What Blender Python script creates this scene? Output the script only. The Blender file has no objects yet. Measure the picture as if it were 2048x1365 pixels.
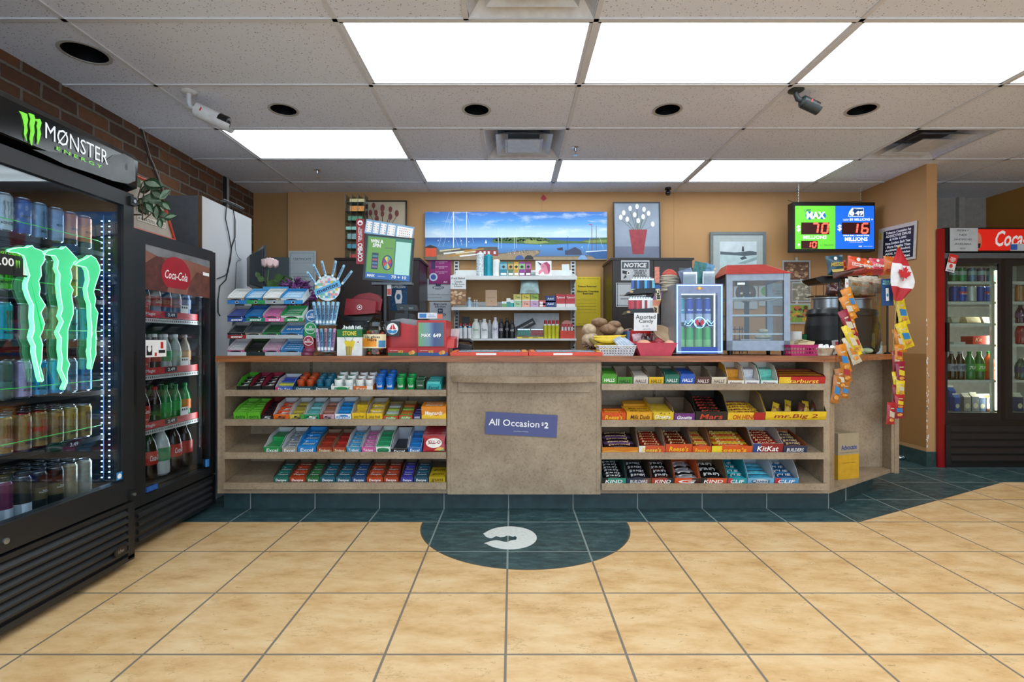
import bpy, math, random
from mathutils import Matrix, Vector
random.seed(7)
R = math.radians
scn = bpy.context.scene
C = scn.collection
# ------------------------------------------------------------------ camera, world, exposure
FPX, CX, CY, EYE = 1005.0, 1024.0, 682.5, 1.07
cam_d = bpy.data.cameras.new('camera')
cam = bpy.data.objects.new('camera', cam_d); C.objects.link(cam)
cam.location = (0, 0, EYE); cam.rotation_euler = (R(90), 0, 0)
cam_d.sensor_width = 36; cam_d.lens = FPX / 2048 * 36; cam_d.clip_start = .05
scn.camera = cam
w = bpy.data.worlds.new('daylight'); scn.world = w; w.use_nodes = True
w.node_tree.nodes['Background'].inputs[0].default_value = (.66, .83, 1, 1)
w.node_tree.nodes['Background'].inputs[1].default_value = 2.6
scn.view_settings.view_transform = 'Standard'
scn.view_settings.look = 'None'
scn.view_settings.gamma = 1
scn.view_settings.use_curve_mapping = False
scn.view_settings.exposure = 0.0
PANEL = 5.0          # emission of the ceiling light lenses

# ------------------------------------------------------------------ helpers
def PX(px, d): return (px - CX) * d / FPX
def PZ(py, d): return EYE - (py - CY) * d / FPX
def hexc(h):
    h = h.lstrip('#'); c = [int(h[i:i+2], 16) / 255 for i in (0, 2, 4)]
    return [x / 12.92 if x <= .04045 else ((x + .055) / 1.055) ** 2.4 for x in c]
_m = {}
def pm(col, rough=.5, metal=0., noise=.10, scale=25., bump=0., em=None, es=0., coat=0.):
    """principled material with procedural tone variation"""
    key = (col, rough, metal, noise, scale, bump, em, es, coat)
    if key in _m: return _m[key]
    m = bpy.data.materials.new('m_' + str(len(_m))); m.use_nodes = True
    nt = m.node_tree; p = nt.nodes['Principled BSDF']
    c = hexc(col)
    n = nt.nodes.new('ShaderNodeTexNoise'); n.inputs['Scale'].default_value = scale; n.inputs['Detail'].default_value = 5
    tc = nt.nodes.new('ShaderNodeTexCoord'); nt.links.new(tc.outputs['Object'], n.inputs['Vector'])
    r = nt.nodes.new('ShaderNodeValToRGB'); nt.links.new(n.outputs[0], r.inputs[0])
    r.color_ramp.elements[0].position = .3; r.color_ramp.elements[1].position = .7
    r.color_ramp.elements[0].color = [x * (1 - noise) for x in c] + [1]
    r.color_ramp.elements[1].color = [min(1, x * (1 + noise)) for x in c] + [1]
    nt.links.new(r.outputs[0], p.inputs['Base Color'])
    p.inputs['Roughness'].default_value = rough; p.inputs['Metallic'].default_value = metal
    p.inputs['Coat Weight'].default_value = coat
    if bump:
        b = nt.nodes.new('ShaderNodeBump'); b.inputs['Strength'].default_value = bump; b.inputs['Distance'].default_value = .004
        nt.links.new(n.outputs[0], b.inputs['Height']); nt.links.new(b.outputs[0], p.inputs['Normal'])
    if em:
        p.inputs['Emission Color'].default_value = hexc(em) + [1]; p.inputs['Emission Strength'].default_value = es
    _m[key] = m
    return m
def vmath(nt, op, a, b=None):
    n = nt.nodes.new('ShaderNodeMath'); n.operation = op
    for i, x in enumerate((a, b)):
        if x is None: continue
        if isinstance(x, (int, float)): n.inputs[i].default_value = x
        else: nt.links.new(x, n.inputs[i])
    return n.outputs[0]
def glass(tint='#ffffff', refl=1.0, tr=.97, rough=.0):
    key = ('glass', tint, refl, tr, rough)
    if key in _m: return _m[key]
    m = bpy.data.materials.new('glass'); m.use_nodes = True; nt = m.node_tree
    for x in list(nt.nodes): nt.nodes.remove(x)
    o = nt.nodes.new('ShaderNodeOutputMaterial'); mx = nt.nodes.new('ShaderNodeMixShader')
    t = nt.nodes.new('ShaderNodeBsdfTransparent'); g = nt.nodes.new('ShaderNodeBsdfGlossy'); lw = nt.nodes.new('ShaderNodeLayerWeight')
    lw.inputs[0].default_value = .5
    fo_ = vmath(nt, 'ADD', .04, vmath(nt, 'MULTIPLY', .9, vmath(nt, 'POWER', lw.outputs['Facing'], 5.)))
    t.inputs[0].default_value = [x * tr for x in hexc(tint)] + [1]; g.inputs['Roughness'].default_value = rough
    mu = nt.nodes.new('ShaderNodeMath'); mu.operation = 'MULTIPLY'; mu.inputs[1].default_value = refl
    nt.links.new(fo_, mu.inputs[0]); nt.links.new(mu.outputs[0], mx.inputs[0])
    nt.links.new(t.outputs[0], mx.inputs[1]); nt.links.new(g.outputs[0], mx.inputs[2]); nt.links.new(mx.outputs[0], o.inputs[0])
    _m[key] = m
    return m
_tc = {}
def glyphs(s, shear=0., bold=0.):
    k = (s, shear, bold)
    if k in _tc: return _tc[k]
    cu = bpy.data.curves.new('t', 'FONT'); cu.body = s; cu.size = 1; cu.resolution_u = 2; cu.shear = shear; cu.offset = bold
    cu.align_x = 'CENTER'; cu.space_line = .85
    ob = bpy.data.objects.new('t', cu); C.objects.link(ob)
    dg = bpy.context.evaluated_depsgraph_get(); dg.update()
    me = bpy.data.meshes.new_from_object(ob.evaluated_get(dg))
    vs = [(v.co.x, v.co.y) for v in me.vertices]; fs = [tuple(p.vertices) for p in me.polygons]
    bpy.data.objects.remove(ob); bpy.data.curves.remove(cu); bpy.data.meshes.remove(me)
    xs = [a[0] for a in vs]; ys = [a[1] for a in vs]
    w_, h_ = max(xs) - min(xs), max(ys) - min(ys)
    cx, cy = (max(xs) + min(xs)) / 2, (max(ys) + min(ys)) / 2
    vs = [((a - cx) / w_, (b - cy) / h_) for a, b in vs]
    _tc[k] = (vs, fs, h_ / w_)
    return _tc[k]
def rotz(a): return Matrix.Rotation(a, 4, 'Z')
def rotx(a): return Matrix.Rotation(a, 4, 'X')
def roty(a): return Matrix.Rotation(a, 4, 'Y')
def tr(x, y, z): return Matrix.Translation((x, y, z))
class MB:
    """collects shapes and links them as ONE mesh object"""
    def __init__(s): s.v = []; s.f = []; s.mi = []; s.sm = []; s.mats = []; s.M = Matrix()
    def add(s, vs, fs, m, smooth=False):
        if m not in s.mats: s.mats.append(m)
        i = s.mats.index(m); b = len(s.v)
        s.v += [tuple(s.M @ Vector(p)) for p in vs]
        for f in fs: s.f.append(tuple(b + k for k in f)); s.mi.append(i); s.sm.append(smooth)
        return s
    def box(s, x0, x1, y0, y1, z0, z1, m, fm=None, tm=None):
        V = [(x0,y0,z0),(x1,y0,z0),(x1,y1,z0),(x0,y1,z0),(x0,y0,z1),(x1,y0,z1),(x1,y1,z1),(x0,y1,z1)]
        s.add(V, [(3,2,1,0),(1,2,6,5),(2,3,7,6),(3,0,4,7)], m)
        s.add(V, [(0,1,5,4)], fm or m); s.add(V, [(4,5,6,7)], tm or m)
        return s
    def quad(s, a, b, c, d, m): return s.add([a, b, c, d], [(0,1,2,3)], m)
    def rect(s, x0, x1, z0, z1, m, y=0.): return s.quad((x0,y,z0),(x1,y,z0),(x1,y,z1),(x0,y,z1), m)
    def poly(s, pts, m, y=0.): return s.add([(a, y, b) for a, b in pts], [tuple(range(len(pts)))], m)
    def _pr(s, A, B, m, fm=None):
        n = len(A)
        s.add(A, [tuple(range(n))], fm or m); s.add(B, [tuple(reversed(range(n)))], m)
        s.add(A + B, [(i, n + i, n + (i+1) % n, (i+1) % n) for i in range(n)], m)
        return s
    def prism(s, pts, y0, y1, m, fm=None): return s._pr([(a,y0,b) for a,b in pts], [(a,y1,b) for a,b in pts], m, fm)
    def plan(s, pts, z0, z1, m, tm=None): return s._pr([(a,b,z1) for a,b in pts], [(a,b,z0) for a,b in pts], m, tm)
    def side(s, pts, x0, x1, m): return s._pr([(x0,a,b) for a,b in pts], [(x1,a,b) for a,b in pts], m)
    def lathe(s, prof, m, cx=0., cy=0., seg=16, smooth=True, mats=None, sy=1.):
        V = []; n = len(prof)
        for r, z in prof:
            for k in range(seg):
                a = 2 * math.pi * k / seg; V.append((cx + r * math.cos(a), cy + sy * r * math.sin(a), z))
        for j in range(n - 1):
            s.add(V, [(j*seg+k, j*seg+(k+1)%seg, (j+1)*seg+(k+1)%seg, (j+1)*seg+k) for k in range(seg)], mats[j] if mats else m, smooth)
        s.add(V, [tuple(reversed(range(seg)))], mats[0] if mats else m)
        s.add(V, [tuple((n-1)*seg + k for k in range(seg))], mats[-1] if mats else m)
        return s
    def tube(s, pts, r, m, seg=8):
        P = [Vector(p) for p in pts]; V = []; n = len(P)
        for i, p in enumerate(P):
            t = (P[min(i+1, n-1)] - P[max(i-1, 0)]).normalized()
            u = t.cross(Vector((0,0,1)) if abs(t.z) < .9 else Vector((1,0,0))).normalized(); q = t.cross(u)
            rr = r[i] if isinstance(r, (list, tuple)) else r
            for k in range(seg):
                a = 2 * math.pi * k / seg; V.append(tuple(p + rr * (math.cos(a) * u + math.sin(a) * q)))
        F = [(j*seg+k, j*seg+(k+1)%seg, (j+1)*seg+(k+1)%seg, (j+1)*seg+k) for j in range(n-1) for k in range(seg)]
        s.add(V, F, m, True); s.add(V, [tuple(reversed(range(seg))), tuple((n-1)*seg+k for k in range(seg))], m)
        return s
    def ball(s, c, r, m, seg=12, rings=8, jit=0.):
        V = []; 
        for j in range(rings + 1):
            t = math.pi * j / rings
            for k in range(seg):
                a = 2 * math.pi * k / seg; q = 1 + jit * (random.random() - .5)
                V.append((c[0] + q*r[0]*math.sin(t)*math.cos(a), c[1] + q*r[1]*math.sin(t)*math.sin(a), c[2] + q*r[2]*math.cos(t)))
        s.add(V, [(j*seg+k, (j+1)*seg+k, (j+1)*seg+(k+1)%seg, j*seg+(k+1)%seg) for j in range(rings) for k in range(seg)], m, True)
        return s
    def disc(s, cx, cz, rx, rz, m, y=0., n=24, a0=0., a1=360.):
        P = [(cx + rx*math.cos(R(a0+(a1-a0)*k/n)), cz + rz*math.sin(R(a0+(a1-a0)*k/n))) for k in range(n + (a1-a0 < 359))]
        return s.poly(P, m, y)
    def text(s, t, x, z, w, m, h=None, y=-.0008, rot=0., shear=0., bold=0.):
        vs, fs, ar = glyphs(t, shear, bold)
        if h is None: h = w * ar
        c, q = math.cos(R(rot)), math.sin(R(rot))
        return s.add([(x + (a*w)*c - (b*h)*q, y, z + (a*w)*q + (b*h)*c) for a, b in vs], fs, m)
    def cyltext(s, t, r, z, w, h, m, cx=0., cy=0., a=-90., bold=0., shear=0., vert=False):
        vs, fs, ar = glyphs(t, shear, bold)
        if vert: pts = [(-b*w, a_*h) for a_, b in vs]
        else: pts = [(a_*w, b*h) for a_, b in vs]
        return s.add([(cx + r*math.cos(R(a) + p/r), cy + r*math.sin(R(a) + p/r), z + q) for p, q in pts], fs, m)
    def cylpatch(s, r, a0, a1, z0, z1, m, cx=0., cy=0., n=8):
        V = []
        for k in range(n + 1):
            a = R(a0 + (a1 - a0) * k / n); V += [(cx + r*math.cos(a), cy + r*math.sin(a), z0), (cx + r*math.cos(a), cy + r*math.sin(a), z1)]
        return s.add(V, [(2*k, 2*k+2, 2*k+3, 2*k+1) for k in range(n)], m, True)
    def pillow(s, w, h, t, m, crimp=None, n=8, jit=.0, zig=True):
        """a sealed bag standing in the XZ plane, centred in x, z from 0 to h, with crimped ends"""
        V = []; nx, nz = n, n + 4
        for sgn in (-1, 1):
            for j in range(nz + 1):
                v = j / nz
                for i in range(nx + 1):
                    u = i / nx
                    q = (math.sin(math.pi*u) ** .55) * (max(0, math.sin(math.pi*max(0, min(1, (v-.06)/.88)))) ** .6)
                    k = w * (1 - .10*math.sin(math.pi*v))
                    V.append(((u-.5)*k, sgn*(t/2*q*(1 + jit*(random.random()-.5)) + .0006), v*h + (.004*(i % 2) if (zig and j in (0, nz)) else 0)))
        N = (nx+1)*(nz+1)
        for o_, sg in ((0, 0), (N, 1)):
            for j in range(nz):
                mm = crimp if (crimp and (j in (0, nz-1))) else m
                s.add([V[o_+j*(nx+1)+i] for i in range(nx+1)] + [V[o_+(j+1)*(nx+1)+i] for i in range(nx+1)],
                      [(i, i+1, nx+2+i, nx+1+i) for i in range(nx)], mm, True)
        s.add(V, [(j*(nx+1), N+j*(nx+1), N+(j+1)*(nx+1), (j+1)*(nx+1)) for j in range(nz)] +
                 [(nx+j*(nx+1), N+nx+j*(nx+1), N+nx+(j+1)*(nx+1), nx+(j+1)*(nx+1)) for j in range(nz)], m)
        return s
    def mesh(s, name):
        me = bpy.data.meshes.new(name); me.from_pydata(s.v, [], s.f)
        for m in s.mats: me.materials.append(m)
        me.polygons.foreach_set('material_index', s.mi); me.polygons.foreach_set('use_smooth', s.sm); me.update()
        return me
    def build(s, name, parent=None, loc=None, rz=0., bevel=0., mat=None):
        o = bpy.data.objects.new(name, s.mesh(name)); C.objects.link(o)
        if parent: o.parent = parent
        if loc is not None: o.location = loc
        if rz: o.rotation_euler = (0, 0, rz)
        if mat is not None: o.matrix_world = mat
        if bevel:
            b = o.modifiers.new('bevel', 'BEVEL'); b.width = bevel; b.segments = 2; b.limit_method = 'ANGLE'; b.angle_limit = R(40)
        return o
def tag(o, label, cat, group=None):
    o['label'] = label; o['category'] = cat
    if group: o['group'] = group
    return o
def thing(name, label, cat, loc=(0,0,0), rz=0., group=None):
    o = bpy.data.objects.new(name, None); C.objects.link(o); o.empty_display_size = .05
    o.location = loc; o.rotation_euler = (0, 0, rz)
    return tag(o, label, cat, group)
def struct(o): o['kind'] = 'structure'; return o
def dup(o, loc=None, mat=None, label=None, rz=None):
    c = o.copy(); C.objects.link(c)
    if loc is not None: c.location = loc
    if rz is not None: c.rotation_euler = (0, 0, rz)
    if mat is not None: c.matrix_world = mat
    if label: c['label'] = label
    for ch in list(o.children):
        k = ch.copy(); C.objects.link(k); k.parent = c; k.matrix_parent_inverse = ch.matrix_parent_inverse.copy()
        for g in list(ch.children):
            q = g.copy(); C.objects.link(q); q.parent = k
    return c
ORD = ['first','second','third','fourth','fifth','sixth','seventh','eighth','ninth','tenth','eleventh','twelfth','thirteenth','fourteenth']
# common materials
BLK = pm('#0b0b0d', .35); BLKM = pm('#121214', .55); WHT = pm('#e8e8e6', .5); GREY = pm('#8b8d90', .5)
CHR = pm('#c8ccd0', .2, 1.); SIL = pm('#a9adb3', .32, .9); DARK = pm('#1c1410', .45); INK = pm('#101218', .6)
RED = pm('#c8201c', .4); WHTP = pm('#f4f4f4', .6, 0, .03)
ACR = glass('#f2f8fa', 1.0, .96)

# ------------------------------------------------------------------ the setting
CEIL = 2.58; WX = -2.64; WY = 5.09; PXW = 3.53
def m_floor():
    m = bpy.data.materials.new('floor_tiles'); m.use_nodes = True; nt = m.node_tree; L = nt.links.new
    p = nt.nodes['Principled BSDF']; g = nt.nodes.new('ShaderNodeNewGeometry'); sp = nt.nodes.new('ShaderNodeSeparateXYZ')
    L(g.outputs['Position'], sp.inputs[0]); x, y = sp.outputs[0], sp.outputs[1]
    M = lambda op, a, b=None: vmath(nt, op, a, b)
    def line(v, off, step, hw):
        fr = M('FRACT', M('DIVIDE', M('SUBTRACT', v, off), step)); d = M('MINIMUM', fr, M('SUBTRACT', 1., fr))
        return M('LESS_THAN', d, hw / step)
    grout = M('MAXIMUM', line(x, -.022-.412*20, .412, .0046), line(y, 1.714-.418*20, .418, .0044))
    bnd = M('MINIMUM', M('MAXIMUM', M('ADD', M('MULTIPLY', M('SUBTRACT', x, 2.046), .5024), 2.968), 2.968), 3.804)
    s1 = M('SUBTRACT', y, bnd)
    dx = M('SUBTRACT', x, .075); dy = M('SUBTRACT', y, 2.95)
    s2 = M('SUBTRACT', .6, M('SQRT', M('ADD', M('MULTIPLY', dx, dx), M('MULTIPLY', dy, dy))))
    s = M('MAXIMUM', s1, s2); teal = M('GREATER_THAN', s, 0.); edge = M('LESS_THAN', M('ABSOLUTE', s), .004)
    def noise(scale, det=8, vx=1., rg=.6):
        n = nt.nodes.new('ShaderNodeTexNoise'); n.inputs['Scale'].default_value = scale; n.inputs['Detail'].default_value = det; n.inputs['Roughness'].default_value = rg
        mp = nt.nodes.new('ShaderNodeMapping'); mp.inputs['Scale'].default_value = (vx, 1.6, 1); mp.inputs['Rotation'].default_value = (0, 0, .5)
        L(g.outputs['Position'], mp.inputs[0]); L(mp.outputs[0], n.inputs[0]); return n.outputs[0]
    def ramp(f, cols):
        r = nt.nodes.new('ShaderNodeValToRGB'); L(f, r.inputs[0]); e = r.color_ramp.elements
        while len(e) < len(cols): e.new(.5)
        for i, (pos, c) in enumerate(cols): e[i].position = pos; e[i].color = hexc(c) + [1]
        return r.outputs[0]
    def mix(f, a, b):
        n = nt.nodes.new('ShaderNodeMix'); n.data_type = 'RGBA'; L(f, n.inputs[0])
        for k, v in ((6, a), (7, b)):
            if isinstance(v, str): n.inputs[k].default_value = hexc(v) + [1]
            else: L(v, n.inputs[k])
        return n.outputs[2]
    tan = ramp(noise(6.5, 12, .7, .68), [(.30, '#bd9160'), (.42, '#d3aa74'), (.56, '#dfbc8b'), (.72, '#e6ca9f')])
    fleck = M('GREATER_THAN', noise(34, 4, .5, .75), .655); tan = mix(fleck, tan, '#a8875c')
    vein = M('MULTIPLY', M('LESS_THAN', M('ABSOLUTE', M('SUBTRACT', noise(11, 9, .45, .7), .5)), .006), M('GREATER_THAN', noise(5, 3), .57)); tan = mix(vein, tan, '#b3905f')
    tl = ramp(noise(14, 10, .6, .75), [(.34, '#1c3337'), (.5, '#304b4f'), (.64, '#4a6768')])
    base = mix(teal, tan, tl); gc = mix(teal, '#7a6f62', '#84928f')
    base = mix(edge, base, '#5a5348'); base = mix(grout, base, gc)
    L(base, p.inputs['Base Color'])
    rr = nt.nodes.new('ShaderNodeMapRange'); L(noise(7), rr.inputs[0]); rr.inputs[3].default_value = .28; rr.inputs[4].default_value = .55
    L(rr.outputs[0], p.inputs['Roughness'])
    b = nt.nodes.new('ShaderNodeBump'); b.inputs['Strength'].default_value = .5; b.inputs['Distance'].default_value = .003
    h = M('ADD', M('MULTIPLY', noise(20, 6), .25), M('SUBTRACT', 1., grout)); L(h, b.inputs['Height']); L(b.outputs[0], p.inputs['Normal'])
    return m
b = MB(); b.box(-2.8, 6.2, -2.2, 7.2, -.1, 0, m_floor()); struct(b.build('floor'))

def m_ceiling():
    m = bpy.data.materials.new('ceiling_tile'); m.use_nodes = True; nt = m.node_tree; L = nt.links.new; p = nt.nodes['Principled BSDF']
    g = nt.nodes.new('ShaderNodeNewGeometry')
    v = nt.nodes.new('ShaderNodeTexVoronoi'); v.inputs['Scale'].default_value = 85; L(g.outputs['Position'], v.inputs[0])
    n = nt.nodes.new('ShaderNodeTexNoise'); n.inputs['Scale'].default_value = 55; L(g.outputs['Position'], n.inputs[0])
    hole = vmath(nt, 'MULTIPLY', vmath(nt, 'LESS_THAN', v.outputs[0], .26), vmath(nt, 'GREATER_THAN', n.outputs[0], .53))
    n2 = nt.nodes.new('ShaderNodeTexNoise'); n2.inputs['Scale'].default_value = 2.2; n2.inputs['Detail'].default_value = 4; L(g.outputs['Position'], n2.inputs[0])
    r = nt.nodes.new('ShaderNodeValToRGB'); L(n2.outputs[0], r.inputs[0])
    r.color_ramp.elements[0].color = hexc('#dce1ee') + [1]; r.color_ramp.elements[1].color = hexc('#eaeffa') + [1]
    mx = nt.nodes.new('ShaderNodeMix'); mx.data_type = 'RGBA'; L(hole, mx.inputs[0]); L(r.outputs[0], mx.inputs[6]); mx.inputs[7].default_value = hexc('#8a8a90') + [1]
    L(mx.outputs[2], p.inputs['Base Color']); p.inputs['Roughness'].default_value = .95
    return m
CT = m_ceiling(); GRID = pm('#d6d8de', .6, 0, .04)
XL = [WX, -2.10, -.83, .395, 1.64, 2.88, 4.10, 5.0]
YL = [2.356 + .604 * k for k in range(-7, 6)]
YL[-1] = 5.42
lights = {}  # (col,row) cells with a lens
def row(y): return min(range(len(YL)), key=lambda i: abs(YL[i] - y))
r0, r1, r2 = row(2.356), row(3.564), row(4.168)
LC = [(2, r0), (3, r0), (4, r0), (5, r0), (1, r1), (2, r2), (3, r2), (4, r2)]
for rr_ in (row(-1.268), row(.544)):
    LC += [(1, rr_), (2, rr_), (3, rr_), (4, rr_), (5, rr_)]
VENTS = [(-.215, .395, 3.564, 4.168), (2.88, 3.49, 3.564, 4.168), (-.215, .395, 1.752, 2.356)]
HOLES = [(-1.49, 3.277, .085), (-.231, 3.277, .085), (1.014, 3.277, .085), (2.28, 3.277, .088), (-2.235, 2.63, .105)]
cb = MB()
def cellquad(x0, x1, y0, y1):
    hs = [h for h in HOLES if x0 < h[0] < x1 and y0 < h[1] < y1]
    if not hs:
        cb.quad((x0,y0,CEIL),(x1,y0,CEIL),(x1,y1,CEIL),(x0,y1,CEIL), CT); return
    hx, hy, hr = hs[0]
    an = sorted([2*math.pi*k/32 - math.pi for k in range(32)] + [math.atan2(cy_-hy, cx_-hx) for cx_ in (x0,x1) for cy_ in (y0,y1)])
    V = []
    for a in an:
        c, s_ = math.cos(a), math.sin(a)
        t = min((x1-hx)/c if c > 1e-6 else (x0-hx)/c if c < -1e-6 else 9, (y1-hy)/s_ if s_ > 1e-6 else (y0-hy)/s_ if s_ < -1e-6 else 9)
        V += [(hx+hr*c, hy+hr*s_, CEIL), (hx+t*c, hy+t*s_, CEIL)]
    n = len(an); cb.add(V, [(2*i, 2*i+1, 2*((i+1)%n)+1, 2*((i+1)%n)) for i in range(n)], CT)
for i in range(len(XL)-1):
    for j in range(len(YL)-1):
        if (i, j) in LC: continue
        x0, x1, y0, y1 = XL[i], XL[i+1], YL[j], YL[j+1]
        vs_ = [v for v in VENTS if abs(v[2]-y0) < .02 and v[0] >= x0-.01 and v[1] <= x1+.01]
        if vs_:
            v = vs_[0]
            if v[0] > x0+.01: cellquad(x0, v[0], y0, y1)
            if v[1] < x1-.01: cellquad(v[1], x1, y0, y1)
        else: cellquad(x0, x1, y0, y1)
cb.box(-2.9, 6.2, -2.2, 7.2, CEIL+.30, CEIL+.35, pm('#55524e', .9))
struct(cb.build('ceiling'))
gb = MB()
for x in XL[1:-1]: gb.box(x-.012, x+.012, YL[0], YL[-1], CEIL-.006, CEIL+.004, GRID)
for y in YL: gb.box(XL[0], XL[-1], y-.012, y+.012, CEIL-.006, CEIL+.004, GRID)
for v in VENTS:
    for x in (v[0], v[1]):
        if min(abs(x-q) for q in XL) > .05: gb.box(x-.012, x+.012, v[2], v[3], CEIL-.006, CEIL+.004, GRID)
struct(gb.build('trim_1'))

def m_brick():
    m = bpy.data.materials.new('brick'); m.use_nodes = True; nt = m.node_tree; L = nt.links.new; p = nt.nodes['Principled BSDF']
    g = nt.nodes.new('ShaderNodeNewGeometry'); sp = nt.nodes.new('ShaderNodeSeparateXYZ'); L(g.outputs['Position'], sp.inputs[0])
    n = nt.nodes.new('ShaderNodeTexNoise'); n.inputs['Scale'].default_value = 9; n.inputs['Detail'].default_value = 6; L(g.outputs['Position'], n.inputs[0])
    wob = vmath(nt, 'MULTIPLY', vmath(nt, 'SUBTRACT', n.outputs[0], .5), .02)
    cbn = nt.nodes.new('ShaderNodeCombineXYZ'); L(vmath(nt, 'ADD', sp.outputs[1], wob), cbn.inputs[0]); L(vmath(nt, 'ADD', sp.outputs[2], wob), cbn.inputs[1])
    bt = nt.nodes.new('ShaderNodeTexBrick'); L(cbn.outputs[0], bt.inputs[0])
    bt.inputs['Scale'].default_value = 1; bt.inputs['Brick Width'].default_value = .235; bt.inputs['Row Height'].default_value = .090; bt.inputs['Mortar Size'].default_value = .010
    bt.inputs['Color1'].default_value = hexc('#835638') + [1]; bt.inputs['Color2'].default_value = hexc('#553a2a') + [1]; bt.inputs['Mortar'].default_value = hexc('#7c7266') + [1]
    bt.inputs['Mortar Smooth'].default_value = .3
    mx = nt.nodes.new('ShaderNodeMix'); mx.data_type = 'RGBA'; mx.blend_type = 'MULTIPLY'; mx.inputs[0].default_value = .5
    r = nt.nodes.new('ShaderNodeValToRGB'); n2 = nt.nodes.new('ShaderNodeTexNoise'); n2.inputs['Scale'].default_value = 30; L(g.outputs['Position'], n2.inputs[0]); L(n2.outputs[0], r.inputs[0])
    r.color_ramp.elements[0].position = .35; r.color_ramp.elements[0].color = (.35, .35, .35, 1)
    L(bt.outputs[0], mx.inputs[6]); L(r.outputs[0], mx.inputs[7]); L(mx.outputs[2], p.inputs['Base Color']); p.inputs['Roughness'].default_value = .9
    b = nt.nodes.new('ShaderNodeBump'); b.inputs['Distance'].default_value = .01; b.invert = True; L(bt.outputs['Fac'], b.inputs['Height']); L(b.outputs[0], p.inputs['Normal'])
    return m
b = MB(); b.box(WX-.15, WX, -2.2, 5.3, 0, CEIL+.3, m_brick()); struct(b.build('wall_left'))
ORG = pm('#b98d5e', .7, 0, .05, 3.); ORG2 = pm('#a37b4c', .75, 0, .05, 3.)
b = MB()
b.box(-2.27, PXW+.1, WY, WY+.15, 0, CEIL, ORG); b.box(WX, -2.27, WY+.04, WY+.19, 0, CEIL, ORG2)
for sx in (1.64, 2.86, .30, -1.46): b.box(sx-.0015, sx+.0015, WY-.001, WY, 0, CEIL, ORG2)
struct(b.build('wall_back'))
b = MB(); b.box(PXW, PXW+.09, 4.28, WY, .127, CEIL, ORG)
cw = pm('#e9e4dc', .8)
for k in range(46):
    z = random.choice([random.uniform(.14, .95), random.uniform(.14, .5), random.uniform(.5, 1.1), random.uniform(.14, 1.5)]); hgt = random.uniform(.004, .03)
    x_ = PXW + random.choice([-.0005, .001, .012]) + random.uniform(0, .006)
    b.box(x_-.0015, x_+random.uniform(.002, .008), 4.2795, 4.283, z, z+hgt, cw)
struct(b.build('wall_partition'))
b = MB(); b.box(PXW-.006, PXW+.096, 4.272, WY, 0, .127, pm('#2d4543', .4, 0, .2, 30)); struct(b.build('baseboard_right'))
b = MB(); b.box(PXW+.11, 5.2, 5.30, 5.42, 0, CEIL, pm('#9d958a', .8)); struct(b.build('wall_alcove'))
b = MB(); b.box(4.68, 4.74, 5.26, 5.30, 0, CEIL, pm('#a49c90', .7)); struct(b.build('trim_2'))
b = MB(); b.box(5.0, 5.12, -2.2, 5.30, 0, CEIL+.3, pm('#a9772f', .7, 0, .06, 3)); struct(b.build('wall_right'))

# ceiling lights
LENS = bpy.data.materials.new('lens'); LENS.use_nodes = True; nt = LENS.node_tree; p = nt.nodes['Principled BSDF']
p.inputs['Base Color'].default_value = (.85, .88, .88, 1); p.inputs['Roughness'].default_value = .6
tc = nt.nodes.new('ShaderNodeTexCoord'); vo = nt.nodes.new('ShaderNodeTexVoronoi'); vo.inputs['Scale'].default_value = 110; nt.links.new(tc.outputs['Object'], vo.inputs[0])
sp = nt.nodes.new('ShaderNodeSeparateXYZ'); nt.links.new(tc.outputs['Object'], sp.inputs[0])
s1 = vmath(nt, 'COSINE', vmath(nt, 'MULTIPLY', sp.outputs[1], 25.))       # three tubes behind the lens
s2 = vmath(nt, 'ADD', vmath(nt, 'MULTIPLY', s1, .12), vmath(nt, 'ADD', .9, vmath(nt, 'MULTIPLY', vo.outputs[0], .12)))
nt.links.new(vmath(nt, 'MULTIPLY', s2, PANEL), p.inputs['Emission Strength']); p.inputs['Emission Color'].default_value = (.85, .95, 1, 1)
wl = {(2, r0): 'large lit ceiling light panel nearest the camera on the left', (3, r0): 'large lit ceiling light panel in the middle of the near row',
      (4, r0): 'large lit ceiling light panel at the right of the near row', (5, r0): 'ceiling light panel just peeking in at the far right edge',
      (1, r1): 'lit ceiling light panel on the left above the gum rack beside the white security camera', (2, r2): 'left lit panel of the far row above the harbour picture',
      (3, r2): 'middle lit panel of the far row above the harbour picture', (4, r2): 'right lit panel of the far row above the jackpot display'}
for (i, j) in LC:
    x0, x1, y0, y1 = XL[i], XL[i+1], YL[j], YL[j+1]; hx, hy = (x1-x0)/2 - .013, (y1-y0)/2 - .013
    t = thing('ceiling_light', wl.get((i, j), 'lit ceiling light panel overhead behind the camera, column %s, row %s' % (ORD[i], ORD[j])), 'ceiling light', ((x0+x1)/2, (y0+y1)/2, CEIL), 0, 'fluorescent ceiling panels')
    f = MB()
    for sx in (-1, 1):
        f.box(min(sx*hx, sx*(hx-.016)), max(sx*hx, sx*(hx-.016)), -hy, hy, -.002, .05, GRID)
        f.box(-hx, hx, min(sx*hy, sx*(hy-.012)), max(sx*hy, sx*(hy-.012)), -.002, .05, GRID)
    f.build('frame', t)
    f = MB(); f.box(-hx+.016, hx-.016, -hy+.012, hy-.012, .002, .006, LENS); f.build('diffuser', t)
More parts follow.
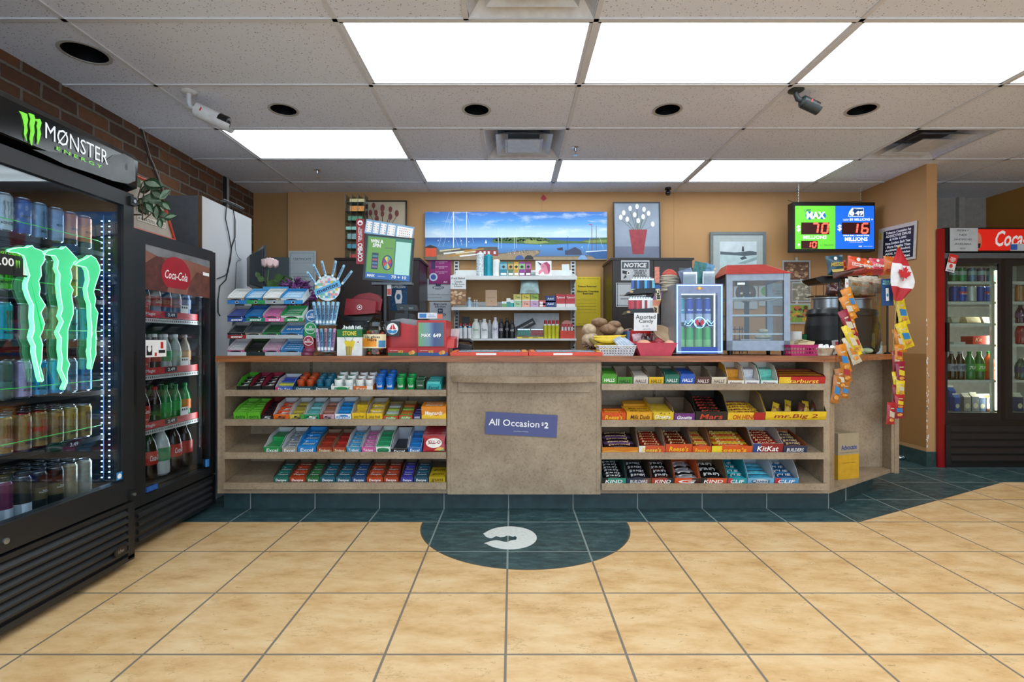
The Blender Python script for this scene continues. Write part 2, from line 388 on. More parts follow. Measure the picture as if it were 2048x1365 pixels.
# air diffusers
GM = pm('#ccd0d8', .35, .15)
for v, lb in zip(VENTS, ('square air diffuser in front of the harbour picture, above the shelves', 'square air diffuser near the partition wall, at the right', 'stepped square air diffuser cut by the top of the photo')):
    t = thing('air_diffuser', lb, 'vent', ((v[0]+v[1])/2, (v[2]+v[3])/2, CEIL), 0, 'ceiling air diffusers')
    h = .29
    def ring(o, zo, i, zi, m):
        k = MB(); P = [(-o,-o,zo),(o,-o,zo),(o,o,zo),(-o,o,zo),(-i,-i,zi),(i,-i,zi),(i,i,zi),(-i,i,zi)]
        return k.add(P, [(0,1,5,4),(1,2,6,5),(2,3,7,6),(3,0,4,7)], m)
    k = ring(h, -.001, .20, .09, GM); k.v += []; k.lathe([(.15,.09),(.15,.28)], BLKM, seg=20)
    k.add([(-.3,-.3,.095),(.3,-.3,.095),(.3,.3,.095),(-.3,.3,.095)], [(0,1,2,3)], pm('#34353a', .5)); k.build('frame', t)
    k = ring(.21, -.004, .12, .05, GM); k.build('louver', t)
    k = ring(.14, -.012, .10, .010, GM); k.box(-.125, .125, -.125, .125, -.010, -.007, GM); k.build('center_plate', t)
# recessed downlights
for (hx, hy, hr), lb in zip(HOLES, ('unlit recessed downlight beside the white camera', 'unlit recessed downlight between the lights, left of centre', 'unlit recessed downlight right of centre', 'unlit recessed downlight beside the black camera', 'larger unlit recessed downlight above the energy drink cooler')):
    t = thing('recessed_downlight', lb, 'downlight', (hx, hy, CEIL), 0, 'recessed downlights')
    k = MB(); k.lathe([(hr, 0), (hr+.010, -.002), (hr+.010, -.004), (hr-.006, -.004), (hr-.006, 0)], pm('#b0aeaa', .5), seg=32); k.f = [f for f in k.f if len(f) == 4]; k.mi = k.mi[:len(k.f)]; k.sm = k.sm[:len(k.f)]; k.build('trim_ring', t)
    k = MB(); V = []
    k.lathe([(hr-.004, .0), (hr-.008, .11), (.01, .12)], pm('#07090c', .35), seg=32); k.f = [f for f in k.f if len(f) == 4]; k.mi = k.mi[:len(k.f)]; k.sm = k.sm[:len(k.f)]; k.build('baffle', t)
for x, y, lb in ((.495, 3.92, 'chrome sprinkler head in the ceiling beside the middle air diffuser'), (-1.72, 4.44, 'chrome sprinkler head in the ceiling near the brick wall')):
    k = MB(); k.lathe([(.032, 0), (.032, -.004), (.014, -.008), (.010, -.03), (.004, -.034), (.004, -.055), (.018, -.056), (.018, -.059)], CHR, seg=14)
    tag(k.build('sprinkler_head', loc=(x, y, CEIL)), lb, 'sprinkler', 'sprinkler heads')
# security cameras
def bullet(x, y, cm, fm, lb, yaw, L_=.155, rr=.034, arm=.07):
    t = thing('security_camera', lb, 'security camera', (x, y, CEIL), yaw)
    k = MB(); k.lathe([(.045, 0), (.045, -.006), (.03, -.014)], cm, seg=18); k.build('mounting_base', t)
    k = MB(); k.tube([(0,0,-.010), (0,0,-arm), (.012,0,-arm-.025), (.045,0,-arm-.035)], [.014,.014,.016,.014], cm); k.build('bracket', t)
    M_ = tr(.04, 0, -arm-.035) @ roty(R(112))
    k = MB(); k.M = M_; k.lathe([(.022,-.01),(rr,.0),(rr,L_*.72)], cm, seg=18)
    k.lathe([(rr,L_*.72),(rr,L_*.98),(rr*.85,L_)], BLK, seg=18); k.box(-.014, .014, -rr-.001, -rr, .035, .043, RED); k.build('body', t)
    k = MB(); k.M = M_; 
    k.cylpatch(rr+.004, -80, 80, .01, L_*1.15, cm, n=10); k.M = k.M @ rotz(R(180)); k.build('sun_hood', t)
    k = MB(); k.M = M_; k.lathe([(rr*.6, L_-.002), (rr*.45, L_+.004)], pm('#1a2030', .1), seg=14); k.build('lens', t)
    return t
bullet(PX(378,3.04), 3.04, pm('#d8dadd', .4), BLK, 'white bullet security camera hanging from the ceiling at the left', R(12), .19, .042)
bullet(PX(1592,3.02), 3.02, pm('#2b3436', .4), BLK, 'dark grey bullet security camera hanging below the near right light', R(5), .10, .034, .03)
k = MB(); k.lathe([(.03,0),(.03,-.02),(.018,-.024)], BLK, seg=14); k.ball((0,0,-.05), (.026,.026,.028), pm('#10161a', .15)); k.lathe([(.012,-.055),(.016,-.075)], BLK, cy=-.015, seg=10)
tag(k.build('ceiling_camera', loc=(PX(1336,4.95), 4.95, CEIL)), 'tiny black ball camera on the ceiling above the white tulip painting', 'security camera')
# ------------------------------------------------------------------ counter
def m_lam():
    m = bpy.data.materials.new('laminate'); m.use_nodes = True; nt = m.node_tree; L = nt.links.new; p = nt.nodes['Principled BSDF']
    g = nt.nodes.new('ShaderNodeNewGeometry')
    a = nt.nodes.new('ShaderNodeTexNoise'); a.inputs['Scale'].default_value = 4; a.inputs['Detail'].default_value = 8; a.inputs['Roughness'].default_value = .65; L(g.outputs['Position'], a.inputs[0])
    r = nt.nodes.new('ShaderNodeValToRGB'); L(a.outputs[0], r.inputs[0]); e = r.color_ramp.elements
    e[0].position = .3; e[0].color = hexc('#87725c') + [1]; e[1].position = .7; e[1].color = hexc('#ad9a81') + [1]
    n = nt.nodes.new('ShaderNodeTexNoise'); n.inputs['Scale'].default_value = 60; n.inputs['Detail'].default_value = 6; n.inputs['Roughness'].default_value = .8; L(g.outputs['Position'], n.inputs[0])
    r2 = nt.nodes.new('ShaderNodeValToRGB'); L(n.outputs[0], r2.inputs[0]); e = r2.color_ramp.elements
    e[0].position = .33; e[0].color = (.55, .5, .45, 1); e[1].position = .5; e[1].color = (1, 1, 1, 1)
    mx = nt.nodes.new('ShaderNodeMix'); mx.data_type = 'RGBA'; mx.blend_type = 'MULTIPLY'; mx.inputs[0].default_value = .8
    L(r.outputs[0], mx.inputs[6]); L(r2.outputs[0], mx.inputs[7]); L(mx.outputs[2], p.inputs['Base Color']); p.inputs['Roughness'].default_value = .5
    return m
def m_wood():
    m = bpy.data.materials.new('wood'); m.use_nodes = True; nt = m.node_tree; L = nt.links.new; p = nt.nodes['Principled BSDF']
    g = nt.nodes.new('ShaderNodeNewGeometry'); mp = nt.nodes.new('ShaderNodeMapping'); mp.inputs['Scale'].default_value = (1.5, 22, 22); L(g.outputs['Position'], mp.inputs[0])
    a = nt.nodes.new('ShaderNodeTexNoise'); a.inputs['Scale'].default_value = 3; a.inputs['Detail'].default_value = 8; L(mp.outputs[0], a.inputs[0])
    r = nt.nodes.new('ShaderNodeValToRGB'); L(a.outputs[0], r.inputs[0]); e = r.color_ramp.elements
    e[0].position = .3; e[0].color = hexc('#6e3c1c') + [1]; e[1].position = .7; e[1].color = hexc('#a8683a') + [1]
    L(r.outputs[0], p.inputs['Base Color']); p.inputs['Roughness'].default_value = .35
    return m
LAM, WOOD = m_lam(), m_wood(); TEAL = pm('#2a4043', .4, 0, .25, 14)
DC, TOP = 3.15, .977
b = MB(); b.plan([(-1.838, 3.11), (2.0, 3.11), (2.80, 3.64), (2.80, 4.0), (1.95, 4.0), (1.95, 3.80), (-1.838, 3.80)], TOP-.037, TOP, WOOD)
tag(b.build('countertop', bevel=.003), 'long brown wooden countertop running along the whole service counter', 'countertop')
b = MB(); b.plan([(-1.84, 3.21), (2.02, 3.21), (2.62, 3.65), (2.62, 3.72), (-1.84, 3.72)], 0, .114, TEAL)
gr = pm('#8a8f8b', .8)
for k in range(-4, 5):
    x = -.022 + .412 * k; b.box(x-.003, x+.003, 3.2085, 3.212, 0, .114, gr)
for q in (.0, .36):
    xx, yy = 2.02 + (2.62-2.02)*q, 3.21 + (3.65-3.21)*q; b.box(xx-.003, xx+.003, yy-.003, yy+.002, 0, .114, gr)
struct(b.build('baseboard_counter'))
LIPS_L = [.767, .584, .379, .190]; LIPS_R = [PZ(768, 3.12), PZ(841, 3.12), PZ(906, 3.12), PZ(968, 3.12)]
TILT = R(11)
def bay(nm, label, x0, x1, xs0, xs1, lips, lx0, lx1):
    t = thing(nm, label, 'display cabinet', (0, 0, 0))
    k = MB(); k.box(xs0, x0, DC, 3.72, .114, .94, LAM); k.box(x1, xs1, DC, 3.72, .114, .94, LAM)
    k.box(x0, x1, 3.46, 3.72, .114, .94, LAM); k.box(x0, x1, DC, 3.46, .114, .146, LAM); k.build('body', t, bevel=.002)
    for lz in lips:
        k = MB(); k.box(lx0, lx1, 3.115, 3.131, lz-.040, lz, LAM); k.M = tr(0, 3.131, lz-.012) @ rotx(TILT)
        k.box(x0+.002, x1-.002, 0, .335, -.016, 0, LAM); k.build('shelf', t, bevel=.0015)
    for f_ in (.30, .78):
        k = MB()
        xx = x0 + (x1-x0)*f_ if nm != 'x' else 0
        k.box(xx-.008, xx+.008, 3.452, 3.459, .15, .93, pm('#6b5a45', .4, .4))
        for q in range(30): k.box(xx-.003, xx+.003, 3.4505, 3.452, .17+q*.025, .182+q*.025, BLK)
        k.build('shelf_standard', t)
bay('display_cabinet', 'beige laminate display cabinet with four candy shelves, left of the plain panel', PX(450, DC), PX(893, DC), -1.846, PX(895, DC), LIPS_L, PX(447, 3.12), PX(892.5, 3.12))
bay('display_cabinet', 'beige laminate display cabinet with four candy shelves, right of the plain panel', PX(1203, DC), PX(1647, DC), PX(1201, DC), 1.99, LIPS_R, PX(1203, 3.12), PX(1653, 3.12))
# centre panel
t = thing('service_desk_front', 'plain beige laminate counter front with a curved writing ledge', 'counter panel', (0, 3.13, 0))
k = MB(); k.box(PX(895, 3.13), PX(1201, 3.13), 0, .59, .114, .94, LAM); k.build('panel', t, bevel=.002)
for q in (901, 1193):
    k = MB(); k.box(PX(q, 3.13)-.001, PX(q, 3.13)+.001, -.001, 0, .114, .94, pm('#8b765c', .7)); k.build('panel_seam', t)
xa, xb, n = PX(903, 3.1), PX(1194, 3.1), 20
k = MB(); P = [(xa + (xb-xa)*i/n, -.02 - .12*math.sin(math.pi*i/n)**.9 if 0 < i < n else -.02) for i in range(n+1)]
k.plan([(xa, 0)] + P + [(xb, 0)], PZ(764, 3.1), PZ(753, 3.1), LAM); k.build('writing_ledge', t, bevel=.002)
k = MB(); k.box(PX(917, 3.12), PX(1179, 3.12), -.016, 0, PZ(785, 3.12), PZ(764, 3.12)+.02, LAM); k.build('ledge_apron', t, bevel=.001)
# sign on the panel
k = MB(); k.M = tr(PX(1042.5, 3.12), 3.122, PZ(850, 3.12)) @ roty(R(3)); sw, sh = .445, .138
k.box(-sw/2, sw/2, -.002, .002, -sh/2, sh/2, pm('#4c5388', .45, 0, .03))
k.text('All Occasion', -.045, .008, .315, WHTP, h=.042, y=-.003, bold=.01); k.text('$', .132, .010, .014, WHTP, y=-.003, bold=.02); k.text('2', .156, .004, .025, WHTP, h=.038, y=-.003, bold=.04)
k.text('Cartes Assorties 2 $ chacune', 0, -.042, .09, WHTP, y=-.003)
tag(k.build('counter_sign'), 'slightly tilted blue "All Occasion $2" sign taped to the counter panel', 'sign')
# corner unit
t = thing('corner_cabinet', 'open angled corner cabinet of beige laminate at the right end of the counter', 'cabinet')
A, B = (1.99, 3.15), (2.75, 3.65); ux, uy = .835, .55
k = MB(); k.plan([A, B, (2.75, 3.75), (1.99, 3.75)], .114, .137, LAM); k.build('base_shelf', t, bevel=.002)
k = MB(); k.box(1.99, 2.75, 3.73, 3.75, .137, .94, LAM); k.build('back_panel', t)
k = MB(); k.plan([A, (A[0]+.065*ux, A[1]+.065*uy), (A[0]+.055*ux, A[1]+.065*uy+.014), (1.99, 3.17)], .114, .94, LAM); k.build('front_post', t)
k = MB(); k.box(2.752, 2.772, 3.645, 3.75, .114, .94, LAM); k.build('side_panel', t); k = MB(); k.box(2.80, 2.835, 3.68, 3.95, .10, .94, LAM); k.build('end_panel', t)
k = MB(); k.M = tr(*A, 0) @ rotz(math.atan2(uy, ux)); 
for q in range(12): k.box(.075, .078, .02, .024, .2+q*.05, .208+q*.05, BLK)
k.build('peg_holes', t)
# carton in the corner unit
t = thing('cardboard_carton', 'grey and yellow cardboard carton with blue lettering inside the open corner cabinet', 'carton', (2.24, 3.385, .137), R(16))
k = MB(); CB = pm('#a39478', .8, 0, .05); YB = pm('#c99a1e', .7)
k.box(-.055, .125, 0, .20, 0, .31, CB); k.build('box', t, bevel=.003)
k = MB(); k.box(-.0556, .1256, -.0006, .2006, .001, .165, YB); k.build('yellow_print', t)
k = MB(); k.text('Advocate', .038, .215, .135, pm('#23408f', .6), y=-.001, rot=2, h=.034, bold=.02); k.box(-.04, .115, -.001, 0, .180, .1815, INK); k.text('For your health. For tomorrow.', .04, .11, .11, INK, y=-.0012); k.build('lettering', t)
k = MB(); k.box(.025, .045, -.0006, .201, .3095, .3108, pm('#8a7a50', .3)); k.build('packing_tape', t)

# ------------------------------------------------------------------ packs and trays on the candy shelves
def surf(z, d0=3.137): return tr(0, d0, z - .012) @ rotx(TILT)
def px2w(p0, p1, d=3.14): return PX(p0, d), PX(p1, d)
CARD = pm('#cfcfd2', .7, 0, .03); CARDB = pm('#8f7a62', .8, 0, .05)
def logo(k, x, w_, h_, front, txt, tc, deco=None):
    zc = h_ * .5
    if deco:
        kind, col = deco
        c = pm(col, .4)
        if kind == 'band': k.rect(x-w_/2, x+w_/2, h_*.02, h_*.30, c, -.0005)
        elif kind == 'oval': k.disc(x, zc, min(w_*.42, h_*1.1), h_*.36, c, -.0005)
        elif kind == 'right': k.rect(x+w_*.2, x+w_/2, 0, h_, c, -.0005)
        elif kind == 'left': k.rect(x-w_/2, x-w_*.25, 0, h_, c, -.0005)
        elif kind == 'wave': k.poly([(x-w_/2, 0), (x+w_/2, 0), (x+w_/2, h_*.55), (x+w_*.1, h_*.3), (x-w_*.2, h_*.6), (x-w_/2, h_*.35)], c, -.0005)
        elif kind == 'dots':
            for q in range(14): k.disc(x + random.uniform(-.46, .46)*w_, random.uniform(.1, .9)*h_, h_*.06, h_*.06, c, -.0005, 8)
    if txt: k.text(txt, x, zc, w_*.72, pm(tc, .45), h=min(h_*.5, w_*.72*glyphs(txt)[2]*1.3), y=-.001, bold=.015, shear=.15)
def short(lb):
    ws = lb.split(' ')[:8]
    while ws[-1] in ('the', 'a', 'at', 'on', 'of', 'with', 'in', 'and', 'beside', 'holding', 'left', 'top', 'second', 'third', 'bottom', 'right', 'next', 'to', 'nearest', 'large', 'long', 'end'): ws.pop()
    return ' '.join(ws).rstrip(',')
def tray(z, p0, p1, hf, hb, front, inner, txt, tc, label, cat='candy tray', packs=0, pcol=None, pname='gum_pack', pdesc='', dep=.20, deco=None, closed=False, name=None, ptxt=None, ph=.8, side=None, d0=3.137, lean=0., tl=None, group='display trays on the candy shelves'):
    x0, x1 = px2w(p0, p1, d0); w_ = x1 - x0 - .003; hf *= .00312; hb *= .00312
    S = (surf(z, d0) if tl is None else tr(0, d0, z) @ rotx(R(tl))) @ tr((x0+x1)/2, 0, .001) @ roty(R(lean))
    fm = pm(front, .4); im = pm(inner, .7, 0, .04) if inner else fm; sm = pm(side, .5) if side else fm
    k = MB(); W = w_/2
    if closed:
        k.box(-W, W, 0, dep, 0, hf, sm, fm=fm, tm=fm); logo(k, 0, w_, hf, front, txt, tc, deco)
        k2 = MB(); logo(k2, 0, w_, dep*.35, front, txt, tc, deco)
        k.M = tr(0, .004, hf+.0004) @ rotx(R(-90)); 
        if txt: k.M = tr(0, dep*.28, hf+.0006) @ rotx(R(-90)); k.text(txt, 0, 0, w_*.7, pm(tc, .45), y=0, bold=.015, shear=.15); k.M = tr(0, dep*.7, hf+.0006) @ rotx(R(-90)); k.text(txt, 0, 0, w_*.7, pm(tc, .45), y=0, bold=.015, shear=.15)
    else:
        tt = .0022
        k.box(-W, W, 0, dep, 0, tt, im)
        k.box(-W, W, 0, tt, tt, hf, im, fm=fm)
        for sg in (-1, 1):
            xx0, xx1 = sorted((sg*W, sg*(W-tt)))
            k.side([(tt, tt), (dep, tt), (dep, hb), (dep*.42, hb*.93), (dep*.16, max(hf*1.25, hb*.6)), (tt, hf)], xx0, xx1, im)
            xo = sg*(W+.0003); P = [(xo, 0, 0), (xo, dep, 0), (xo, dep, hb), (xo, dep*.42, hb*.93), (xo, dep*.16, max(hf*1.25, hb*.6)), (xo, 0, hf)]
            k.add(P, [tuple(range(6))], sm)
        k.box(-W, W, dep-tt, dep, tt, hb, im); logo(k, 0, w_, hf, front, txt, tc, deco)
    o = k.build(name or ('candy_box' if closed else 'display_tray'), mat=S); tag(o, label, cat, group)
    if packs and not closed:
        cols = pcol if isinstance(pcol, list) else [pcol]
        pd = (dep - .012) / packs
        base = {}
        for q in range(packs):
            c = cols[q % len(cols)]; step = (hb*.62 - hf*ph*.8) * q / max(1, packs-1) if hb > hf*1.5 else 0
            Mx = S @ tr(random.uniform(-.001, .001), .006 + pd*q, .003 + max(0, step*.0)) @ tr(0, 0, 0)
            hh = max(hf*ph, .012) + max(0, step)
            kk = (c, q)
            m_ = MB(); PW = W - .006; cm = pm(c, .28, 0, .2, 60)
            m_.box(-PW, PW, 0, pd*.86, 0, hh, cm)
            if ptxt:
                m_.M = tr(0, pd*.43, hh + .0004) @ rotx(R(-90)); m_.text(ptxt, 0, 0, PW*1.5, pm('#f1f1ee' if tc != '#f1f1ee' else tc, .4), h=min(pd*.5, PW*.6), y=0, bold=.02, shear=.2)
                m_.M = Matrix(); m_.text(ptxt, 0, hh*.72, PW*1.5, pm('#f1f1ee', .4), h=min(hh*.3, PW*.5), y=-.0004, bold=.02, shear=.2)
            po = m_.build(pname, mat=Mx)
            tag(po, '%s %s from the front in the %s' % (ORD[q], pname.replace('_', ' '), short(label)), pname.split('_')[-1] if pname != 'chocolate_bar' else 'chocolate bar', 'packs lying in the trays')
    return o
def jars(z, p0, p1, ncol, nrow, r, h, body, lid, lidrim, lab, kind='round gum jar', hs=None, txt=None, tc='#ffffff', y0=.02, d0=3.137):
    x0, x1 = px2w(p0, p1, d0); S = surf(z, d0); proto = None
    for j in range(nrow):
        for i in range(ncol):
            x = x0 + (x1-x0)*(i+.5)/ncol; y = y0 + r + j*(2*r+.002)
            Mx = S @ tr(x, y, .002 + (.010*j))
            l_ = '%s, %s' % (lab, '%s row, %s' % (['front', 'middle', 'back'][j] if nrow == 3 else ['front', 'back'][j] if nrow == 2 else 'front', ['left', 'right'][i] if ncol == 2 else ORD[i] + ' from the left'))
            if ncol == 1: l_ = '%s, %s one' % (lab, ['front', 'back', 'rear'][j])
            if proto is None:
                t = thing('gum_jar', l_, 'gum jar', group='gum jars on the top candy shelf'); t.matrix_world = Mx
                k = MB(); bm = pm(body, .25, 0, .12, 40); k.lathe([(r*.86, 0), (r*.95, .004), (r*.95, h*.62), (r*.88, h*.68)], bm, seg=18)
                if txt: k.cyltext(txt, r*.965, h*.34, r*1.3, h*.22, pm(tc, .4), bold=.02)
                k.build('jar', t)
                k = MB(); k.lathe([(r*.97, h*.66), (r, h*.70), (r, h*.93), (r*.9, h)], pm(lidrim, .3), seg=18)
                k.M = tr(0, 0, h+.0005) @ rotx(R(-90)); k.disc(0, 0, r*.72, r*.72, pm(lid, .35), y=0); k.text('gum', 0, 0, r*1.0, WHTP, y=-.0006, bold=.03, shear=.2)
                k.build('lid', t); proto = t
            else: dup(proto, mat=Mx, label=l_)
z = LIPS_L[0]; uu = lambda a: 430 + a * .2295
T1 = dict(dep=.17)
tray(z, uu(190), uu(295), 11, 25, '#1a1a1c', '#3f9a1c', None, '#ffffff', 'black gum tray with bright green inside at the left end of the top left shelf', packs=4, pcol='#18191b', pdesc='black', ptxt='5', **T1)
tray(z, uu(300), uu(405), 11, 25, '#1a1a1c', '#7d1230', None, '#ffffff', 'black gum tray with crimson back, second on the top left shelf', packs=4, pcol='#1b1518', pdesc='black and crimson', ptxt='5', **T1)
tray(z, uu(410), uu(518), 11, 25, '#1a1a1c', '#8c1535', None, '#ffffff', 'black gum tray with crimson side flap, third on the top left shelf', packs=4, pcol='#1b1518', pdesc='black', ptxt='5', **T1)
tray(z, uu(525), uu(680), 9, 22, '#2f57b0', '#b9bbc6', 'Tic Tac', '#ffffff', 'blue mint tray with a yellow strip and a pink corner on the top left shelf', packs=4, pcol=['#3a66c4', '#d9d23a', '#2f4ea8', '#34409c'], pdesc='flat blue', pname='mint_pack', deco=('left', '#c23a6a'), **T1)
tray(z, uu(685), uu(857), 10, 11, '#0f4352', '#12303a', 'Dentyne', '#ffffff', 'dark teal tray holding orange lidded gum jars', packs=0, **T1)
jars(z, uu(690), uu(855), 2, 3, .023, .062, '#a8431d', '#e06a35', '#b3451c', 'orange and white gum jar in the teal tray')
tray(z, uu(859), uu(1010), 10, 11, '#0f4352', '#12303a', 'Dentyne', '#ffffff', 'dark teal tray holding teal lidded gum jars', packs=0, **T1)
jars(z, uu(862), uu(1008), 2, 3, .021, .062, '#1c6f8c', '#2f93b4', '#1a5d78', 'teal blue gum jar beside the orange jars')
tray(z, uu(1012), uu(1203), 11, 11, '#dfe5e0', '#e8e8e8', 'Excel', '#1d7a45', 'white tray with green oval print holding white and green jars', deco=('oval', '#2a9156'), **T1)
jars(z, uu(1015), uu(1203), 2, 3, .026, .066, '#dfe9e2', '#2c9a68', '#f0f3f0', 'white gum jar with green lid centre')
tray(z, uu(1206), uu(1378), 11, 11, '#d2672b', '#e8e8e8', 'Excel', '#f4e0c8', 'orange fronted tray holding white jars with brown lids', deco=('right', '#e9e6e2'), **T1)
jars(z, uu(1208), uu(1376), 2, 3, .024, .066, '#e6e2de', '#9a6a52', '#efefef', 'white gum jar with brown lid centre')
jars(z, uu(1380), uu(1558), 2, 3, .025, .080, '#1a78cf', '#2a86da', '#1868c0', 'bright blue gum jar', txt='Excel')
jars(z, uu(1563), uu(1745), 2, 2, .025, .080, '#15964a', '#1f7c46', '#1b9c50', 'bright green gum jar', txt='Excel')
for j in range(2):
    k = MB(); k.box(-.024, .024, 0, .042, 0, .062+.008*j, pm('#24503a', .3), tm=pm('#e4ebe6', .4)); k.box(-.021, .021, .003, .039, .062+.008*j, .064+.008*j, pm('#1f5b3d', .3)); k.text('mints', 0, .035, .03, WHTP)
    tag(k.build('mint_tin', mat=surf(z) @ tr(PX(uu(1793), 3.16), .01+.046*j, .002), bevel=.004), ['front', 'back'][j] + ' dark green square gum tub with white rimmed lid', 'gum tub', 'square gum tubs')
tray(z, uu(1842), uu(1972), 15, 17, '#2aa3a8', '#2aa3a8', 'Excel', '#124a4e', 'turquoise box tray at the right end of the top left shelf', packs=6, pcol=['#5fc9c4', '#3aaeb0'], pdesc='turquoise', ph=1.15, **T1)
z = LIPS_L[1]; T2 = dict(dep=.19)
G5 = [(165, 283, '#5fb52a', '#6fbf3a', 'light green', 'lime gum tray at the left end of the second left shelf', '#7cc94a', 'front'), (285, 400, '#5fb52a', '#6fbf3a', '', 'lime gum tray with a pale divider, second on the second left shelf', '#79c845', '')]
for a, b_, f_, i_, _, lb, pc, _2 in G5: tray(z, uu(a), uu(b_), 16, 27, f_, i_, 'extra', '#1f5a12', lb, packs=5, pcol=pc, pdesc='lime green', ph=.95, **T2)
tray(z, uu(402), uu(508), 12, 30, '#201a1e', '#6d0d16', '5', '#c9c9cc', 'black gum tray with dark red back on the second left shelf', packs=5, pcol='#241c22', pdesc='black', **T2)
tray(z, uu(510), uu(648), 13, 29, '#e0671c', '#c7c8cc', '5', '#20242c', 'orange fronted gum tray with pale sides', packs=4, pcol='#cf4a14', pdesc='orange', ptxt='5', **T2)
tray(z, uu(650), uu(778), 13, 29, '#c9b34a', '#c7c8cc', '5', '#20242c', 'yellow and green fronted gum tray', packs=4, pcol=['#9c8a3c', '#b9a23c'], pdesc='gold', deco=('right', '#4a9a3a'), **T2)
tray(z, uu(780), uu(913), 13, 29, '#15905a', '#c7ccd0', '5', '#e6efe9', 'green fronted gum tray with a white emblem', packs=4, pcol=['#8fc4c8', '#4f9f9b'], pdesc='pale teal', deco=('oval', '#0d5a3c'), **T2)
tray(z, uu(915), uu(1045), 13, 29, '#c9a0b4', '#c7c8cc', '5', '#2a2022', 'pink gum tray with red left corner', packs=4, pcol=['#9a5a42', '#b07a6a'], pdesc='copper', deco=('left', '#9c3020'), **T2)
tray(z, uu(1047), uu(1190), 14, 30, '#e5ecf2', '#cfd6df', 'Excel', '#ffffff', 'white gum tray with blue oval on the second left shelf', packs=4, pcol='#1f86c6', pdesc='bright blue', deco=('oval', '#1a78c0'), **T2)
tray(z, uu(1193), uu(1318), 16, 32, '#e3b81e', '#b9b2a2', 'Juicy Fruit', '#4a3208', 'tall yellow fruit gum tray, left of a pair', packs=2, pcol='#e5bd28', pdesc='yellow', ph=.7, **T2)
tray(z, uu(1322), uu(1463), 15, 28, '#e8c024', '#b0aca4', 'Juicy Fruit', '#4a3208', 'wide yellow fruit gum tray, right of a pair', packs=3, pcol='#e5bd28', pdesc='yellow', ptxt='fruit', ph=.7, **T2)
tray(z, uu(1466), uu(1598), 10, 20, '#c7392a', '#7c6a3a', 'Jolly', '#f0eedd', 'left red and green roll candy tray beside the yellow gum', packs=4, pcol=['#9fb83a', '#c2c9cc'], pdesc='mixed fruit', pname='candy_roll', deco=('oval', '#5f9a3a'), **T2)
tray(z, uu(1601), uu(1724), 11, 22, '#c7392a', '#7c6a3a', 'Jolly', '#f0eedd', 'right red and green roll candy tray nearest the navy box', packs=4, pcol=['#7fae4a', '#c9682a'], pdesc='orange and green', pname='candy_roll', deco=('oval', '#5f9a3a'), **T2)
tray(z, uu(1728), uu(1798), 14, 28, '#1f2a66', '#6a78b4', 'mint', '#e8e8f0', 'narrow navy candy box next to the large orange box', closed=True, dep=.12)
tray(z, uu(1800), uu(2016), 29, 30, '#e08a2a', None, 'Maynards', '#ffffff', 'big orange fruit candy box at the right end of the second left shelf', closed=True, dep=.10, deco=('wave', '#f2c53a'))
z = LIPS_L[2]
T3 = dict(dep=.22)
tray(z, uu(428), uu(578), 14, 29, '#1f8c46', '#c9ced2', 'Excel', '#ffffff', 'green fronted nearly empty gum tray on the third left shelf', packs=2, pcol='#2f9a54', pdesc='green', ph=.8, **T3)
tray(z, uu(582), uu(718), 13, 29, '#9b958c', '#c9ced2', 'Excel', '#ffffff', 'grey fronted gum tray on the third left shelf', packs=4, pcol='#7a8088', pdesc='silver', ptxt='Excel', **T3)
tray(z, uu(722), uu(884), 15, 30, '#1b7fc4', '#2b8fd4', 'Excel', '#ffffff', 'bright blue full gum tray on the third left shelf', packs=3, pcol='#2088cf', pdesc='bright blue', ptxt='Excel', ph=1., **T3)
tray(z, uu(888), uu(1022), 13, 24, '#9c3a20', '#8a6f58', 'Trident', '#f0e0c8', 'left brown and red gum tray of a pair', packs=3, pcol='#a83a28', pdesc='red', deco=('wave', '#b98a4a'), **T3)
tray(z, uu(1025), uu(1143), 13, 24, '#a8402a', '#8a6f58', 'Trident', '#f0e0c8', 'right brown and red gum tray of a pair', packs=3, pcol='#b8322c', pdesc='red', deco=('wave', '#b98a4a'), **T3)
tray(z, uu(1146), uu(1274), 14, 31, '#3a8fb4', '#c9ccd4', 'Trident', '#ffffff', 'steel blue gum tray with pale sides on the third left shelf', packs=5, pcol='#3f93bc', pdesc='steel blue', ptxt='Trident', **T3)
tray(z, uu(1276), uu(1398), 14, 31, '#c9569a', '#c9ccd4', 'Trident', '#ffffff', 'pink gum tray with pale sides on the third left shelf', packs=5, pcol='#c8689f', pdesc='pink', ptxt='Trident', **T3)
tray(z, uu(1400), uu(1533), 14, 31, '#dfe7e2', '#dfe7e2', 'Excel', '#1a6a42', 'white gum tray with green leaf blobs', packs=4, pcol='#2f9c6a', pdesc='green', deco=('oval', '#2c9060'), ph=1.1, **T3)
tray(z, uu(1537), uu(1678), 10, 29, '#1b1d22', '#b9bcc6', 'Excel', '#ffffff', 'black fronted nearly empty tray with white back', packs=1, pcol='#22252b', pdesc='black', ph=.6, **T3)
tray(z, uu(1681), uu(1803), 13, 31, '#1b6db4', '#c2c9d6', 'Excel', '#ffffff', 'blue gum tray leaning next to the gelatin bags', packs=4, pcol='#2079c2', pdesc='blue', **T3)
